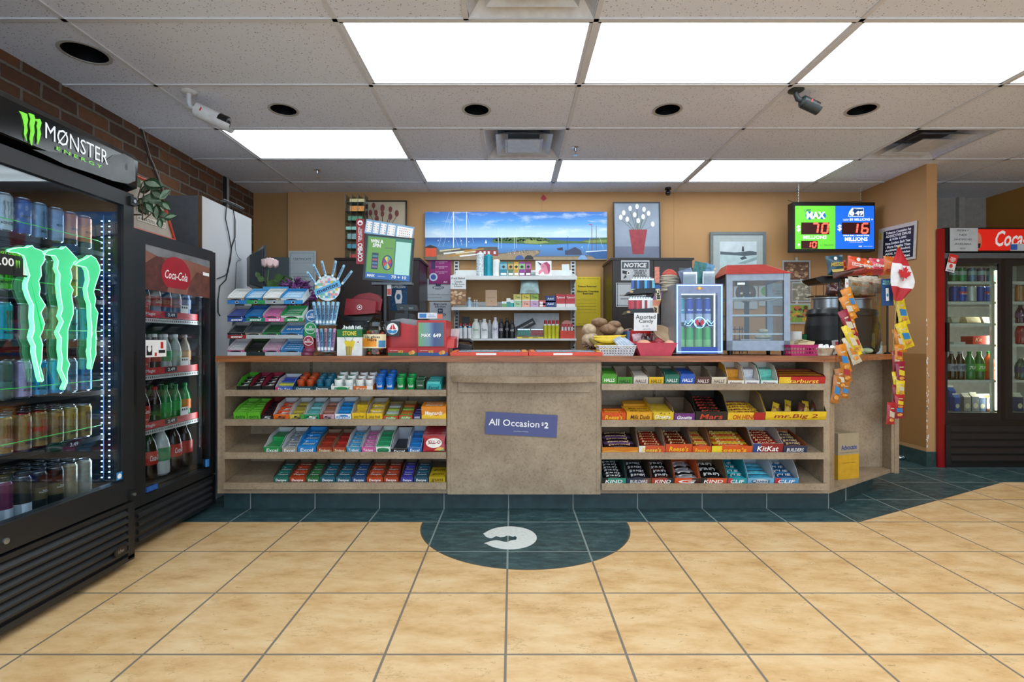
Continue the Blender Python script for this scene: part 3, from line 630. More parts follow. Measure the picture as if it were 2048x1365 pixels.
for q in range(5):
    k = MB(); k.pillow(.145, .11, .022, pm('#b3202c', .3, 0, .15), crimp=pm('#8c1420', .3)); k.disc(.0, .058, .05, .03, pm('#f3ece4', .35), y=-.0125, n=20); k.text('JELL-O', 0, .06, .082, pm('#a0141f', .35), y=-.0132, bold=.03); k.poly([(0,.012),(.06,.012),(.062,.03),(.03,.034)], pm('#d9a03a', .3), y=-.0112); k.poly([(.03,.010),(.062,.010),(.064,.022)], pm('#4a9a4a', .3), y=-.0122)
    tag(k.build('gelatin_candy_bag', mat=surf(z) @ tr(PX(uu(1908), 3.15), .012+.034*q, .002+.004*q) @ rotx(R(-24))), 'red and white gelatin candy bag, %s from the front of the leaning bags' % ORD[q], 'candy bag', 'gelatin candy bags')
z = LIPS_L[3]
DN = [(512, 645, '#1a6a5e', 'green-teal'), (650, 793, '#a83a18', 'burnt orange'), (797, 915, '#2a6a3a', 'leaf green'), (918, 1050, '#1f5f74', 'dark teal, first'), (1053, 1188, '#1a5a70', 'dark teal, second'), (1192, 1316, '#22487c', 'deep blue'), (1322, 1468, '#b0401c', 'red-orange with a wide front'), (1472, 1600, '#a43a1c', 'rust orange'), (1622, 1730, '#3a3a9c', 'violet'), (1735, 1860, '#1c4f66', 'dark teal, rightmost')]
for q, (a, b_, c, nme) in enumerate(DN):
    tray(z, uu(a), uu(b_), 14, 26 if q != 8 else 28, c, '#4d3c2e', 'Dentyne', '#ffffff', '%s chewing gum tray on the bottom left shelf' % nme, packs=3, pcol=c, pdesc=nme.split(',')[0], ptxt='Dentyne', ph=1., dep=.18, deco=('band', '#132a33'))
tray(z, uu(1864), uu(2010), 14, 14, '#b59a1e', None, 'gum', '#6a4a0c', 'low yellow candy box at the right end of the bottom left shelf', closed=True, dep=.14, deco=('dots', '#7d8a2a'))
z = LIPS_R[0]; vv = lambda a: 1190 + a * .2295; T4 = dict(dep=.17)
HL = [(57, 190, '#4a9a30', '#ffffff', 'bright green', 5, 21), (193, 328, '#3f8f2c', '#14301a', 'mid green', 0, 17), (332, 463, '#cfc8bf', '#4a2a1c', 'white and brown', 1, 17), (466, 598, '#d8b023', '#6a4210', 'yellow', 0, 17), (602, 735, '#1f6a5a', '#e8f0ee', 'dark teal', 5, 20), (738, 868, '#1c55b4', '#ffffff', 'royal blue', 5, 21), (871, 1008, '#4a2a2c', '#e8dcd6', 'maroon', 0, 17), (1011, 1145, '#d2c9b4', '#5a3a24', 'cream', 0, 17)]
for a, b_, c, tc_, nme, np_, hf in HL:
    tray(z, vv(a), vv(b_), hf, 26, c, '#8d7c68', 'HALLS', tc_, '%s cough drop tray on the top right shelf' % nme, packs=np_, pcol=c, pdesc=nme, pname='cough_drop_pack', ph=1.05, side=c if np_ > 2 else '#9a8870', **T4)
FH = [(1152, 1300, '#e4dfd2', '#d9a52c', 'yellow edged', '#c98a2a'), (1303, 1432, '#e2e4e8', '#dfe1e6', 'plain white', '#c8ccd4'), (1440, 1594, '#dfe9e6', '#3fb09a', 'mint green edged', '#6ac2b4')]
for a, b_, c, sd, nme, pc in FH:
    tray(z, vv(a), vv(b_), 10, 38, c, '#d5d2c8', 'Fisherman', '#7a2a1e', 'tall %s lozenge display box on the top right shelf' % nme, packs=2, pcol=pc, pdesc=nme, pname='lozenge_packet', side=sd, dep=.16)
tray(z, vv(1598), vv(2004), 17, 20, '#b82220', '#7d1c14', 'Starburst', '#f0d04a', 'long red and yellow fruit chew tray at the right end of the top right shelf', packs=6, pcol=['#8c1c18', '#c79a2a'], pdesc='red', pname='candy_pack', deco=('left', '#dfb92c'), ph=1.0, **T4)
z = LIPS_R[1]; T5 = dict(dep=.21)
tray(z, vv(55), vv(268), 18, 18, '#d4501c', None, "Reese's", '#f2c42a', 'orange peanut butter candy box at the left end of the second right shelf', closed=True, dep=.09, deco=('dots', '#6a2a10'))
for q in range(3):
    tray(z + .014 + .026*q if q else z, vv(272) - 6*(q > 0), vv(510 - 20*q), 19 if q == 0 else 8, 19, '#e0a024', None, 'Milk Duds' if q == 0 else None, '#3a1c10', ['golden yellow caramel candy box at the front of its pile', 'second golden caramel candy box up the pile', 'topmost golden caramel candy box'][q], closed=True, dep=.10 if q == 0 else .08, d0=3.137 + .075*q, group='caramel candy boxes')
tray(z, vv(490), vv(684), 20, 30, '#d8b82a', '#8a7555', 'Glosette', '#fbf6e0', 'yellow chocolate raisin box tray', packs=1, pcol='#d2b02c', pdesc='yellow', pname='candy_box', deco=('dots', '#6a4a20'), ph=.9, **T5)
tray(z, vv(686), vv(868), 17, 30, '#6a2a78', '#6b5744', 'Glosette', '#ffffff', 'purple chocolate peanut box tray', packs=0, **T5)
def bars(z, p0, p1, n, cols, desc, lab, wfrac=.9, bl=None, rows=1, bt=.016, txt=None, tc='#ffffff', y0=.012, dep=.19, z0=.004, rise=.0):
    x0, x1 = px2w(p0, p1); wd = (x1-x0-.016); S = surf(z); pt = dep / n
    protos = {}
    for q in range(n):
        c = cols[q % len(cols)]; Mx = S @ tr((x0+x1)/2 + random.uniform(-.003, .003), y0 + pt*q, z0 + rise*q) @ rotz(R(random.uniform(-2, 2)))
        lb = ('%s %s chocolate bar in the %s' % (ORD[q], desc, lab)).replace('wrapped chocolate', 'chocolate')
        if c in protos: dup(protos[c], mat=Mx, label=lb); continue
        k = MB(); k.M = rotx(R(-90)) @ tr(0, 0, 0); cm = pm(c, .22, 0, .2, 50); L_ = wd*wfrac
        k.M = tr(0, pt*.5, bt*.5) @ roty(R(90)) @ rotx(R(0)) @ tr(0, 0, -L_/2)
        k.M = k.M @ rotz(R(90)); k.pillow(min(pt*1.15, .045), L_, bt, cm, crimp=cm, n=6)
        k.M = tr(0, pt*.5, bt+.0006) @ rotx(R(-90+25)); 
        if txt: k.text(txt, 0, 0, L_*.72, pm(tc, .4), h=pt*.55, y=0, bold=.02, shear=.2)
        protos[c] = tag(k.build('chocolate_bar', mat=Mx), lb, 'chocolate bar', 'chocolate bars in the trays')
tray(z, vv(870), vv(1150), 21, 50, '#17120f', '#1a1512', 'Mars', '#c8452c', 'black chocolate bar tray with tall back on the second right shelf', dep=.22, deco=('right', '#241a16'))
bars(z, vv(870), vv(1150), 6, ['#17100e', '#241a18'], 'black', 'black tray', txt='Mars', tc='#a8382a', rise=.008, z0=.045)
tray(z, vv(1152), vv(1478), 19, 50, '#dfb425', '#80705a', 'OH HENRY!', '#b0201c', 'yellow and red chocolate bar tray with a large 2', dep=.22, deco=('right', '#a81c1c'))
bars(z, vv(1154), vv(1476), 5, ['#e0b83a'], 'yellow', 'yellow and red tray', txt='HENRY!', tc='#7a1c14', rise=.004, z0=.035)
tray(z, vv(1480), vv(2010), 21, 52, '#e0bc22', '#4a3a2a', 'mr.Big 2', '#8c1c1c', 'widest yellow chocolate bar tray at the right end of the second right shelf', dep=.22, deco=('wave', '#d0a81a'))
for q in range(6):
    k = MB(); k.pillow(.042, .085, .016, pm(['#b8982a', '#4a2f20'][q % 2], .25, 0, .2, 50)); k.text('Big', 0, .042, .028, pm('#7a1a1c', .3), h=.02, y=-.009, bold=.02)
    tag(k.build('chocolate_bar', mat=surf(z) @ tr(PX(vv(1545 + q*75), 3.2), .05 + .02*(q % 3), .03) @ rotx(R(-42)) @ roty(R(random.uniform(-25, 25)))), 'yellow and brown upright chocolate bar, %s from the left in the widest yellow tray' % ORD[q], 'chocolate bar', 'upright bars in the widest tray')
z = LIPS_R[2]
RB = [(60, 375, '#cf7a1e', '#6b5644', None, '#ffffff', 'caramel orange', ['#2a1a20', '#6a4a7a'], 5, ('wave', '#e0a24a'), 14), (377, 608, '#c8502c', '#9a8a76', "Reese's", '#f2d04a', 'red-orange with a white torn edge', ['#8a1f14'], 6, ('left', '#e6e2da'), 17),
      (610, 843, '#cc4c20', '#74655a', "Reese's", '#f2c42a', 'orange round cup', ['#5a1a10', '#6a2a14'], 5, None, 21), (845, 1010, '#d4551c', '#8c6a50', "Reese's", '#f4c030', 'orange with a dipped front', ['#b8401a', '#c89a2a'], 6, None, 16), (1012, 1368, '#d2561c', '#5a3a24', "Reese's", '#f2c42a', 'widest orange with yellow corners', ['#c8501c', '#d2ae2a'], 6, ('left', '#e0cc2a'), 17),
      (1370, 1633, '#8c1c22', '#b8b4b0', 'KitKat', '#ffffff', 'dark red wafer', ['#7a141c', '#8f1b22'], 6, ('left', '#2a3f7c'), 22), (1636, 1845, '#1f3050', '#a8562a', 'BUILDERS', '#f0eeea', 'navy and orange protein', ['#3a3440', '#5a4a50'], 5, ('oval', '#1f3050'), 17)]
for a, b_, c, i_, tx, tc_, nme, bc, nb, dc, hf in RB:
    tray(z, vv(a), vv(b_), hf, 44 if a != 1636 else 24, c, i_, tx, tc_, '%s bar tray on the third right shelf' % nme, dep=.23, deco=dc, side='#c9c4bc' if a in (377, 1370) else None)
    bars(z, vv(a), vv(b_), nb, bc, nme.split(' ')[0] + ' wrapped', '%s tray' % nme, txt=(tx or 'caramel'), tc='#e8c48a', rise=.004, z0=.012 + .0016*hf)
z = LIPS_R[3]
RB = [(57, 270, '#2f8f7c', '#274a44', 'KIND', '#ffffff', 'sea green nut', ['#141416', '#2a2c30'], 6, ('left', '#1a1a1c')), (273, 488, '#1a2f4a', '#3f3226', 'BUILDERS', '#e8e8e8', 'dark navy protein', ['#141a24'], 4, ('right', '#6a4a3a')), (490, 688, '#a8402c', '#5c4234', 'KIND', '#ffffff', 'brick red nut', ['#3a1c1c', '#141416'], 4, ('right', '#16262a')),
      (690, 908, '#cf4a1c', '#c45a2a', 'G', '#ffffff', 'bright orange energy', ['#8a8a90', '#202024'], 5, ('right', '#3a2018')), (911, 1148, '#c9502a', '#7a6248', 'KIND', '#ffffff', 'orange-brown nut', ['#141416'], 3, ('left', '#1a1a1c')), (1152, 1323, '#1f94a0', '#1c8c9c', 'CLIF', '#ffffff', 'turquoise oat', ['#1f8c9c', '#3aaab4'], 4, ('left', '#b83a3a')),
      (1326, 1558, '#6aaccc', '#b8c4d0', 'Quest', '#1c3a6a', 'light blue protein', ['#3a9cc0', '#5ab0cc'], 4, ('oval', '#c8d4dc')), (1561, 1772, '#3a8cc0', '#b4bcc4', 'CLIF', '#ffffff', 'sky blue oat', ['#1c4f7c', '#2a6a9c'], 4, ('left', '#b02a3a'))]
for a, b_, c, i_, tx, tc_, nme, bc, nb, dc in RB:
    tray(z, vv(a), vv(b_), 14, 48, c, i_, tx, tc_, '%s bar tray on the bottom right shelf' % nme, dep=.24, deco=dc)
    bars(z, vv(a), vv(b_), nb, bc, nme.split(' ')[0] + ' wrapped', '%s tray' % nme, txt=tx, tc='#d8d8d8', rise=.004, z0=.03)
# ------------------------------------------------------------------ floor emblem
k = MB(); W_ = pm('#d8dcd8', .6, 0, .08, 60)
def em(u, v): d = EYE*FPX/((960 + v*.2344) - CY); return (PX(820 + u*.2344, d), d)
out = [(625,462)] + [(850 + 232*math.cos(R(a)), 498 - 98*math.sin(R(a))) for a in range(150, -151, -10)] + [(632,545),(690,525),(735,518),(765,522),(800,532),(835,533),(860,520),(905,515),(912,495),(895,480),(880,490),(850,480),(825,478),(800,490),(770,492),(735,482),(700,500),(680,500),(650,490)]
P = [em(*q) for q in out]; V = [(a, b_, .0012) for a, b_ in P]; V2 = [(a, b_, .0001) for a, b_ in P]; n = len(P)
k.add(V, [tuple(range(n))], W_); k.add(V + V2, [(i, (i+1) % n, n+(i+1) % n, n+i) for i in range(n)], W_)
tag(k.build('floor_emblem'), 'round worn white emblem inlaid in the teal half circle of floor tile', 'emblem')

# ------------------------------------------------------------------ back wall
def BW(px0, px1, py0, py1, d): return PX(px0, d), PX(px1, d), PZ(py1, d), PZ(py0, d)
DK = pm('#251a18', .35, 0, .1, 8)
def dark_cabinet(px0, px1, py, d, back, lb, seam):
    x0, x1 = PX(px0, d), PX(px1, d); zt = PZ(py, d)
    t = thing('storage_cabinet', lb, 'cabinet', ((x0+x1)/2, d, 0)); h = (x1-x0)/2; sx = PX(seam, d) - (x0+x1)/2
    k = MB(); k.box(-h, h, .018, back-d, 0, zt-.02, DK); k.build('body', t)
    k = MB(); k.box(-h-.012, h+.012, -.01, back-d, zt-.02, zt, pm('#17100f', .3)); k.build('cabinet_top', t, bevel=.003)
    for a, c in ((-h+.002, sx-.002), (sx+.002, h-.002)):
        k = MB(); k.box(a, c, 0, .017, .06, zt-.024, DK); k.box(a+.05, c-.05, -.003, .0, .12, zt-.09, pm('#2b1f1c', .35)); o = k.build('door', t, bevel=.002)
        q = MB(); xx = c-.025 if a < 0 and c < h-.01 else a+.025; q.tube([(xx,-.003,1.1),(xx,-.02,1.1),(xx,-.02,1.25),(xx,-.003,1.25)], .005, SIL); q.build('handle', o)
    return t
dark_cabinet(672, 838, 516, 4.60, 5.06, 'dark brown storage cabinet behind the customer display screen', 765)
dark_cabinet(1225, 1385, 516, 4.60, 5.06, 'dark brown storage cabinet carrying the NOTICE sign', 1307)
# harbour panorama canvas
def m_harbour(w_, h_):
    m = bpy.data.materials.new('harbour_print'); m.use_nodes = True; nt = m.node_tree; L = nt.links.new; p = nt.nodes['Principled BSDF']
    tc = nt.nodes.new('ShaderNodeTexCoord'); sp = nt.nodes.new('ShaderNodeSeparateXYZ'); L(tc.outputs['Object'], sp.inputs[0])
    v = vmath(nt, 'ADD', vmath(nt, 'DIVIDE', sp.outputs[2], h_), .5)
    r = nt.nodes.new('ShaderNodeValToRGB'); L(v, r.inputs[0]); e = r.color_ramp.elements
    cols = [(0, '#4a6288'), (.30, '#4f8ccc'), (.38, '#2f6cb4'), (.455, '#1c4f98'), (.47, '#c6dcec'), (.60, '#b4d2ee'), (.75, '#5aa0e0'), (1, '#1c68c4')]
    while len(e) < len(cols): e.new(.5)
    for i, (pos, c) in enumerate(cols): e[i].position = pos; e[i].color = hexc(c) + [1]
    mp = nt.nodes.new('ShaderNodeMapping'); mp.inputs['Scale'].default_value = (2.2, 1, 9); mp.inputs['Rotation'].default_value = (0, .12, 0); L(tc.outputs['Object'], mp.inputs[0])
    n = nt.nodes.new('ShaderNodeTexNoise'); n.inputs['Scale'].default_value = 1.6; n.inputs['Detail'].default_value = 9; n.inputs['Roughness'].default_value = .6; L(mp.outputs[0], n.inputs[0])
    r2 = nt.nodes.new('ShaderNodeValToRGB'); L(n.outputs[0], r2.inputs[0]); r2.color_ramp.elements[0].position = .52; r2.color_ramp.elements[1].position = .78; r2.color_ramp.elements[1].color = (.85, .85, .85, 1)
    msk = vmath(nt, 'MULTIPLY', r2.outputs[0], vmath(nt, 'GREATER_THAN', v, .47))
    mx = nt.nodes.new('ShaderNodeMix'); mx.data_type = 'RGBA'; L(msk, mx.inputs[0]); L(r.outputs[0], mx.inputs[6]); mx.inputs[7].default_value = (.85, .9, .95, 1)
    L(mx.outputs[2], p.inputs['Base Color']); p.inputs['Roughness'].default_value = .35
    return m
x0, x1, z0, z1 = BW(850, 1214, 424, 520, 5.04); hw, hh = (x1-x0)/2, (z1-z0)/2
t = thing('harbour_picture', 'long frameless panoramic photo of a blue harbour with sailboats and a red shed', 'picture', ((x0+x1)/2, 5.04, (z0+z1)/2))
k = MB(); k.box(-hw, hw, 0, .045, -hh, hh, pm('#20262c', .6), fm=m_harbour(2*hw, 2*hh)); k.build('canvas', t)
k = MB(); U = lambda u: -hw + (u-48)/(1592-48)*2*hw; Wv = lambda v: hh - (v-103)/(512-103)*2*hh
def pp(pts, c, y=-.0006): k.poly([(U(a), Wv(b_)) for a, b_ in pts], pm(c, .4), y)
pp([(48,512),(48,408),(150,408),(170,430),(300,410),(470,420),(560,440),(700,455),(820,440),(900,430),(1030,432),(1010,470),(960,480),(1250,480),(1592,470),(1592,512)], '#6a6658')
pp([(150,512),(150,470),(470,440),(640,470),(830,445),(1000,432),(1020,450),(950,490),(1590,485),(1590,512)], '#9a8468', -.0008)
pp([(610,360),(625,340),(720,325),(850,318),(960,318),(1040,322),(1120,340),(1250,350),(1370,352),(1480,330),(1592,322),(1592,378),(1300,372),(1120,382),(950,380),(800,372),(640,368)], '#4a6a3a')
pp([(860,345),(950,335),(1060,345),(1100,365),(1000,378),(900,372)], '#8a9a4e', -.0008); pp([(1380,352),(1470,345),(1592,340),(1592,365),(1440,366)], '#7d8f48', -.0008)
for q in range(60):
    a = random.uniform(620, 1100); b_ = random.uniform(322, 350); pp([(a-10,b_+6),(a-5,b_-4),(a+5,b_-4),(a+10,b_+6)], '#2f4a2a', -.0009)
pp([(50,412),(145,412),(145,485),(50,485)], '#e0502c', -.0009); pp([(48,402),(90,385),(150,404),(150,412),(48,412)], '#3a2a28', -.001)
pp([(475,430),(500,402),(660,402),(668,430)], '#5a5048', -.001); pp([(475,430),(668,430),(668,478),(475,478)], '#8a3a34', -.001)
for a in (510, 545, 580, 630): pp([(a,440),(a+18,440),(a+18,462),(a,462)], '#d8dcdc', -.0012)
pp([(1235,470),(1235,430),(1260,432),(1320,402),(1370,430),(1380,470)], '#3a3f58', -.001)
pp([(1410,440),(1592,430),(1592,505),(1500,505),(1420,460)], '#2a5a94', -.001); pp([(1410,440),(1592,428),(1592,436),(1415,448)], '#d8e0e8', -.0012)
pp([(1165,415),(1215,405),(1220,432),(1175,430)], '#3a2a3a', -.001)
for a, c in ((810, '#3a5a94'), (890, '#26282c'), (1345, '#7aa0cc')): pp([(a,510),(a+6,490),(a+25,474),(a+58,474),(a+75,492),(a+78,510)], c, -.0012)
for q in range(7): a = 170 + q*34; b_ = 430 + (q % 3)*22; pp([(a,b_),(a+170,b_-16),(a+178,b_-8),(a+4,b_+14)], ['#d8c8a0', '#e8e8e4', '#b8863a', '#5a4a3a'][q % 4], -.0012)
for q in range(45): a = random.gauss(860, 70); b_ = random.uniform(425, 455); pp([(a,b_+7),(a+2,b_-3),(a+5,b_+7)], random.choice(['#3a2a2a', '#8a4a44', '#d8c8b8', '#2a3a5a']), -.0013)
for a, b0, b1, wd, c in ((290,103,410,7,'#eef2f4'), (401,103,402,5,'#e2e6ea'), (1463,215,432,4,'#6a4a3a'), (1501,225,432,4,'#6a4a3a'), (1260,312,475,3,'#3a3a3a'), (672,245,420,2.5,'#dfe6ec'), (805,290,420,2.5,'#dfe6ec'), (825,245,410,2.5,'#dfe6ec'), (695,320,415,2,'#dfe6ec')):
    pp([(a-wd/2,b1),(a+wd/2,b1),(a+wd/2,b0),(a-wd/2,b0)], c, -.0014)
for a0, b0, a1, b1 in ((255,103,160,400), (285,110,200,400), (295,150,360,390), (401,120,460,370), (290,290,330,395), (1463,230,1430,420), (1501,240,1560,420), (1463,230,1501,300)):
    pp([(a0,b0),(a0+2,b0),(a1+2,b1),(a1,b1)], '#cfd8e0', -.0014)
pp([(280,290),(300,290),(300,296),(280,296)], '#dfe4e8', -.0015); pp([(1440,208),(1463,205),(1463,212),(1440,214)], '#c03030', -.0015)
for a, b_, q in ((565, 360, 14), (250,355,6), (355,350,6), (420,358,6), (1030,390,6), (1380,405,6), (160,348,6)): pp([(a-q*.7,b_+q*.8),(a,b_-q*1.5),(a+q*.7,b_+q*.8)], '#e8f0f6', -.0013)
k.build('printed_scene', t)
# framed pictures
def framed(nm, lb, px0, px1, py0, py1, d, fw, fcol, mat_, lean=0., mw=0.):
    x0, x1, z0, z1 = BW(px0, px1, py0, py1, d); hw, H_ = (x1-x0)/2, z1-z0
    t = thing(nm, lb, 'picture', ((x0+x1)/2, d, z0)); t.rotation_euler = (R(-lean), 0, 0); fm = pm(fcol, .4)
    k = MB()
    k.box(-hw, -hw+fw, 0, .022, 0, H_, fm); k.box(hw-fw, hw, 0, .022, 0, H_, fm); k.box(-hw+fw, hw-fw, 0, .022, 0, fw, fm); k.box(-hw+fw, hw-fw, 0, .022, H_-fw, H_, fm); k.build('frame', t)
    k = MB(); k.box(-hw+fw, hw-fw, .008, .02, fw, H_-fw, mat_); k.build('picture_print', t)
    return t, hw, H_
t, hw, H_ = framed('tulip_picture', 'framed picture of dusky rose tulips on cream, behind the clear rack', 731, 812, 399, 528.5, 4.98, .012, '#1a1412', pm('#b8a890', .6, 0, .15, 5), lean=3)
k = MB(); tu = pm('#7d3f3f', .6, 0, .2, 40); st = pm('#4d3a30', .7)
for u, v, r_ in ((745,409,5),(763,414,6),(779,417,5),(792,425,5.5),(739,424,5),(750,424,5),(763,426,5),(779,432,5.5),(752,436,5.5)):
    x_, z_ = PX(u, 4.98) - t.location.x, PZ(v, 4.98) - t.location.z; a = r_*4.98/FPX
    k.poly([(x_+a*.75*math.cos(R(q)), z_+a*1.25*math.sin(R(q))) for q in range(0, 360, 30)], tu, .0068)
    xb, zb = PX(763 + (u-763)*.25, 4.98) - t.location.x, PZ(465, 4.98) - t.location.z
    k.add([(x_-.003, .0072, z_-a), (x_+.003, .0072, z_-a), (xb+.003, .0072, zb), (xb-.003, .0072, zb)], [(0,1,2,3)], st)
k.build('tulips', t)
t, hw, H_ = framed('tulip_picture', 'framed picture of white tulips in a red vase, leaning on the right dark cabinet', 1228, 1322, 402, 529, 4.96, .010, '#141416', pm('#8a94a4', .6, 0, .2, 3), lean=3)
k = MB(); wt = pm('#e4e4e2', .6); vs = pm('#94343e', .6, 0, .2, 20)
for u, v in ((1249,424),(1262,415),(1276,411),(1290,417),(1256,437),(1271,428),(1288,432),(1299,425),(1243,433),(1307,447),(1278,440)):
    x_, z_ = PX(u, 4.96) - t.location.x, PZ(v, 4.96) - t.location.z
    k.poly([(x_+.018*math.cos(R(q)), z_+.027*math.sin(R(q))) for q in range(0, 360, 30)], wt, .0068)
    xb, zb = PX(1277 + (u-1277)*.2, 4.96) - t.location.x, PZ(462, 4.96) - t.location.z
    k.add([(x_-.003, .0073, z_-.02), (x_+.003, .0073, z_-.02), (xb+.003, .0073, zb), (xb-.003, .0073, zb)], [(0,1,2,3)], pm('#5a6a58', .7))
k.poly([(PX(a, 4.96)-t.location.x, PZ(b_, 4.96)-t.location.z) for a, b_ in ((1259,458),(1296,458),(1291,486),(1288,508),(1266,508),(1263,486))], vs, .0066)
k.rect(-hw+.01, hw-.01, .01, .18, pm('#6a7286', .6, 0, .15, 6), .0075); k.build('tulips', t)
t, hw, H_ = framed('watercolour_picture', 'framed pale watercolour of a lighthouse and water above the food warmer', 1421, 1532, 464, 566, 5.05, .028, '#6d7678', pm('#aab4b4', .7, 0, .04))
k = MB(); Q = lambda u, v: (PX(u, 5.05) - t.location.x, PZ(v, 5.05) - t.location.z)
def pq(pts, c, y): k.poly([Q(*a) for a in pts], pm(c, .7, 0, .12, 12), y)
pq([(1440,566),(1514,566),(1514,483),(1440,483)], '#c8d4da', .0074); pq([(1440,566),(1514,566),(1514,510),(1440,508)], '#b8d0d4', .0070)
pq([(1441,509),(1441,503),(1470,505),(1484,504),(1500,502),(1514,504),(1514,510),(1490,512)], '#56646c', .0066); pq([(1484,503),(1485,493),(1488,493),(1489,503)], '#3a464e', .0062)
pq([(1480,516),(1490,512),(1495,517),(1484,520)], '#4a5a62', .0062); pq([(1475,527),(1514,514),(1514,520),(1490,528)], '#8aa4a8', .0064); k.build('watercolour_scene', t)
# wall shelving unit
t = thing('wall_shelf_unit', 'white metal wall shelves on slotted uprights below the harbour picture', 'shelf unit', (0, 5.085, 0))
US = pm('#c4c6c6', .45, .1)
for a, b_ in ((908, 918), (1141, 1151)):
    k = MB(); x0, x1 = PX(a, 5.07), PX(b_, 5.07); k.box(x0, x1, -.022, 0, PZ(700, 5.07), PZ(523, 5.07), US)
    for q in range(26): zz = PZ(697, 5.07) + q*.034; k.box(x0+.012, x1-.012, -.0232, -.0222, zz, zz+.020, BLK)
    k.build('upright', t)
SH = [(902, 1154, 1.687, 1.650, .075), (903, 1153, 1.392, 1.362, .05), (940, 1153, 1.094, 1.075, .0)]
WS = pm('#dcdedd', .4, 0, .03)
for a, b_, zt, zl, up in SH:
    x0, x1 = PX(a, 4.75), PX(b_, 4.75); k = MB()
    k.box(x0, x1, -.335, -.330, zl, zt, WS); k.box(x0+.004, x1-.004, -.330, -.024, zt-.006, zt-.001, WS)
    if up: k.box(x0+.01, x1-.01, -.034, -.026, zt-.002, zt+up+.02, WS)
    for xx in (x0+.006, x1-.010): k.side([(-.33, zt-.03), (-.024, zt-.10), (-.024, zt+.06), (-.06, zt+.06), (-.33, zt)], xx, xx+.004, WS)
    k.build('shelf', t)
D1 = 4.80
def at(p0, p1, ytop, zb, d=D1): return PX(p0, d), PX(p1, d), PZ(ytop, d) - zb
def bx(nm, lb, cat, p0, p1, ytop, zb, col, d=D1, dep=.06, txt=None, tc='#ffffff', tw=.8, th=None, tz=.55, grp=None, extra=None, rz=0., topc=None, deco=None, rough=.45):
    x0, x1, h = at(p0, p1, ytop, zb, d); w_ = x1-x0; k = MB(); m = pm(col, rough); k.box(-w_/2, w_/2, 0, dep, 0, h, m, tm=pm(topc, rough) if topc else None)
    if deco:
        for (u0, u1, v0, v1, c) in deco: k.rect(-w_/2+w_*u0, -w_/2+w_*u1, h*v0, h*v1, pm(c, .45), -.0006)
    if txt:
        for q, tx in enumerate(txt if isinstance(txt, list) else [txt]):
            if isinstance(tx, tuple): s_, z_, w2, c2 = tx; k.text(s_, 0, h*z_, w_*w2, pm(c2, .5), h=None if glyphs(s_)[2]*w_*w2 < h*.4 else h*.4, y=-.0012, bold=.01)
            else: k.text(tx, 0, h*tz, w_*tw, pm(tc, .5), h=(h*th if th else None), y=-.0012, bold=.01)
    o = k.build(nm, loc=((x0+x1)/2, d, zb), rz=rz); return tag(o, lb, cat, grp)
def bottle(nm, lb, p0, p1, ytop, zb, prof, mats, d=D1, cat='bottle', txt=None, tc='#222222', tz=.45, tw=1.3, seg=16, sy=1., grp=None, parts=None, th=.12):
    """prof: (radius fraction, height fraction); mats: material index per segment"""
    x0, x1, h = at(p0, p1, ytop, zb, d); r = (x1-x0)/2; k = MB()
    k.lathe([(max(a*r, .0008), b_*h) for a, b_ in prof], mats[0], seg=seg, mats=mats, sy=sy)
    if txt: k.cyltext(txt, r*1.02, h*tz, r*tw, h*th, pm(tc, .5), bold=.01)
    o = k.build(nm, loc=((x0+x1)/2, d + r*sy, zb)); return tag(o, lb, cat, grp)
z = 1.687
CANP = [(.9,0),(1,.03),(1,.93),(.8,.97),(.75,1)]
bottle('tumbler', 'tall white tumbler with grey geometric pattern, leftmost on the top wall shelf', 952, 968, 505, z, CANP, [pm('#c8d2d8', .3, 0, .5, 90)]*5, cat='tumbler')
bottle('tumbler', 'tall teal metal tumbler on the top wall shelf', 968, 985, 509, z, CANP, [pm('#1f93a6', .25, .3)]*5, cat='tumbler')
bottle('tumbler', 'shorter white tumbler with a dark leaf print on the top wall shelf', 985, 1000, 518, z, CANP, [WHT, WHT, WHT, pm('#b08a6a', .5), WHT], cat='tumbler')
BXC = [(1000,1014,'#2a8296','#7ab4c4','blue-green'), (1016,1027,'#5a7a5a','#c8a45a','green and amber'), (1028,1037,'#c89a2a','#e0c060','amber'), (1038,1050,'#8a3a8c','#8fc08a','purple and green'), (1051,1062,'#7c2a5c','#b46aa0','plum')]
for a, b_, c, c2, nme in BXC:
    bx('cartridge_box', 'small %s box in the lower tier on the top wall shelf' % nme, 'small box', a, b_, 539, z, c, deco=[(.1,.9,.2,.5,'#e8e8e8')], grp='small boxes on the top wall shelf')
    bx('cartridge_box', 'small %s box stacked in the upper tier with a black diamond print' % nme, 'small box', a, b_, 524, z + at(a, b_, 539, z)[2] + .0005, c2, deco=[(.0,1,.75,1,c)], grp='small boxes on the top wall shelf').location.y += .004
for o in [q for q in C.objects if q.name.startswith('cartridge_box')][1::2]:
    k = MB(); k.poly([(0,.008),(.017,.024),(0,.04),(-.017,.024)], BLK, -.001); k.build('diamond_print', o)
def card(nm, lb, cat, p0, p1, y0, y1, d, col, th=.003, tilt=0., lean=0., rough=.6):
    x0, x1, z0, z1 = BW(p0, p1, y0, y1, d); t = thing(nm, lb, cat, ((x0+x1)/2, d, (z0+z1)/2)); t.rotation_euler = (R(-lean), R(tilt), 0)
    k = MB(); hw, hh = (x1-x0)/2, (z1-z0)/2; k.box(-hw, hw, 0, th, -hh, hh, pm(col, rough, 0, .04)); k.build('sheet', t); return t, hw, hh
def lines(t, items, name='lettering'):
    k = MB()
    for it in items:
        s_, x, z_, w_, h_, c = it[:6]; k.text(s_, x, z_, w_, pm(c, .6), h=h_, y=-.001, bold=it[6] if len(it) > 6 else .01)
    return k.build(name, t)
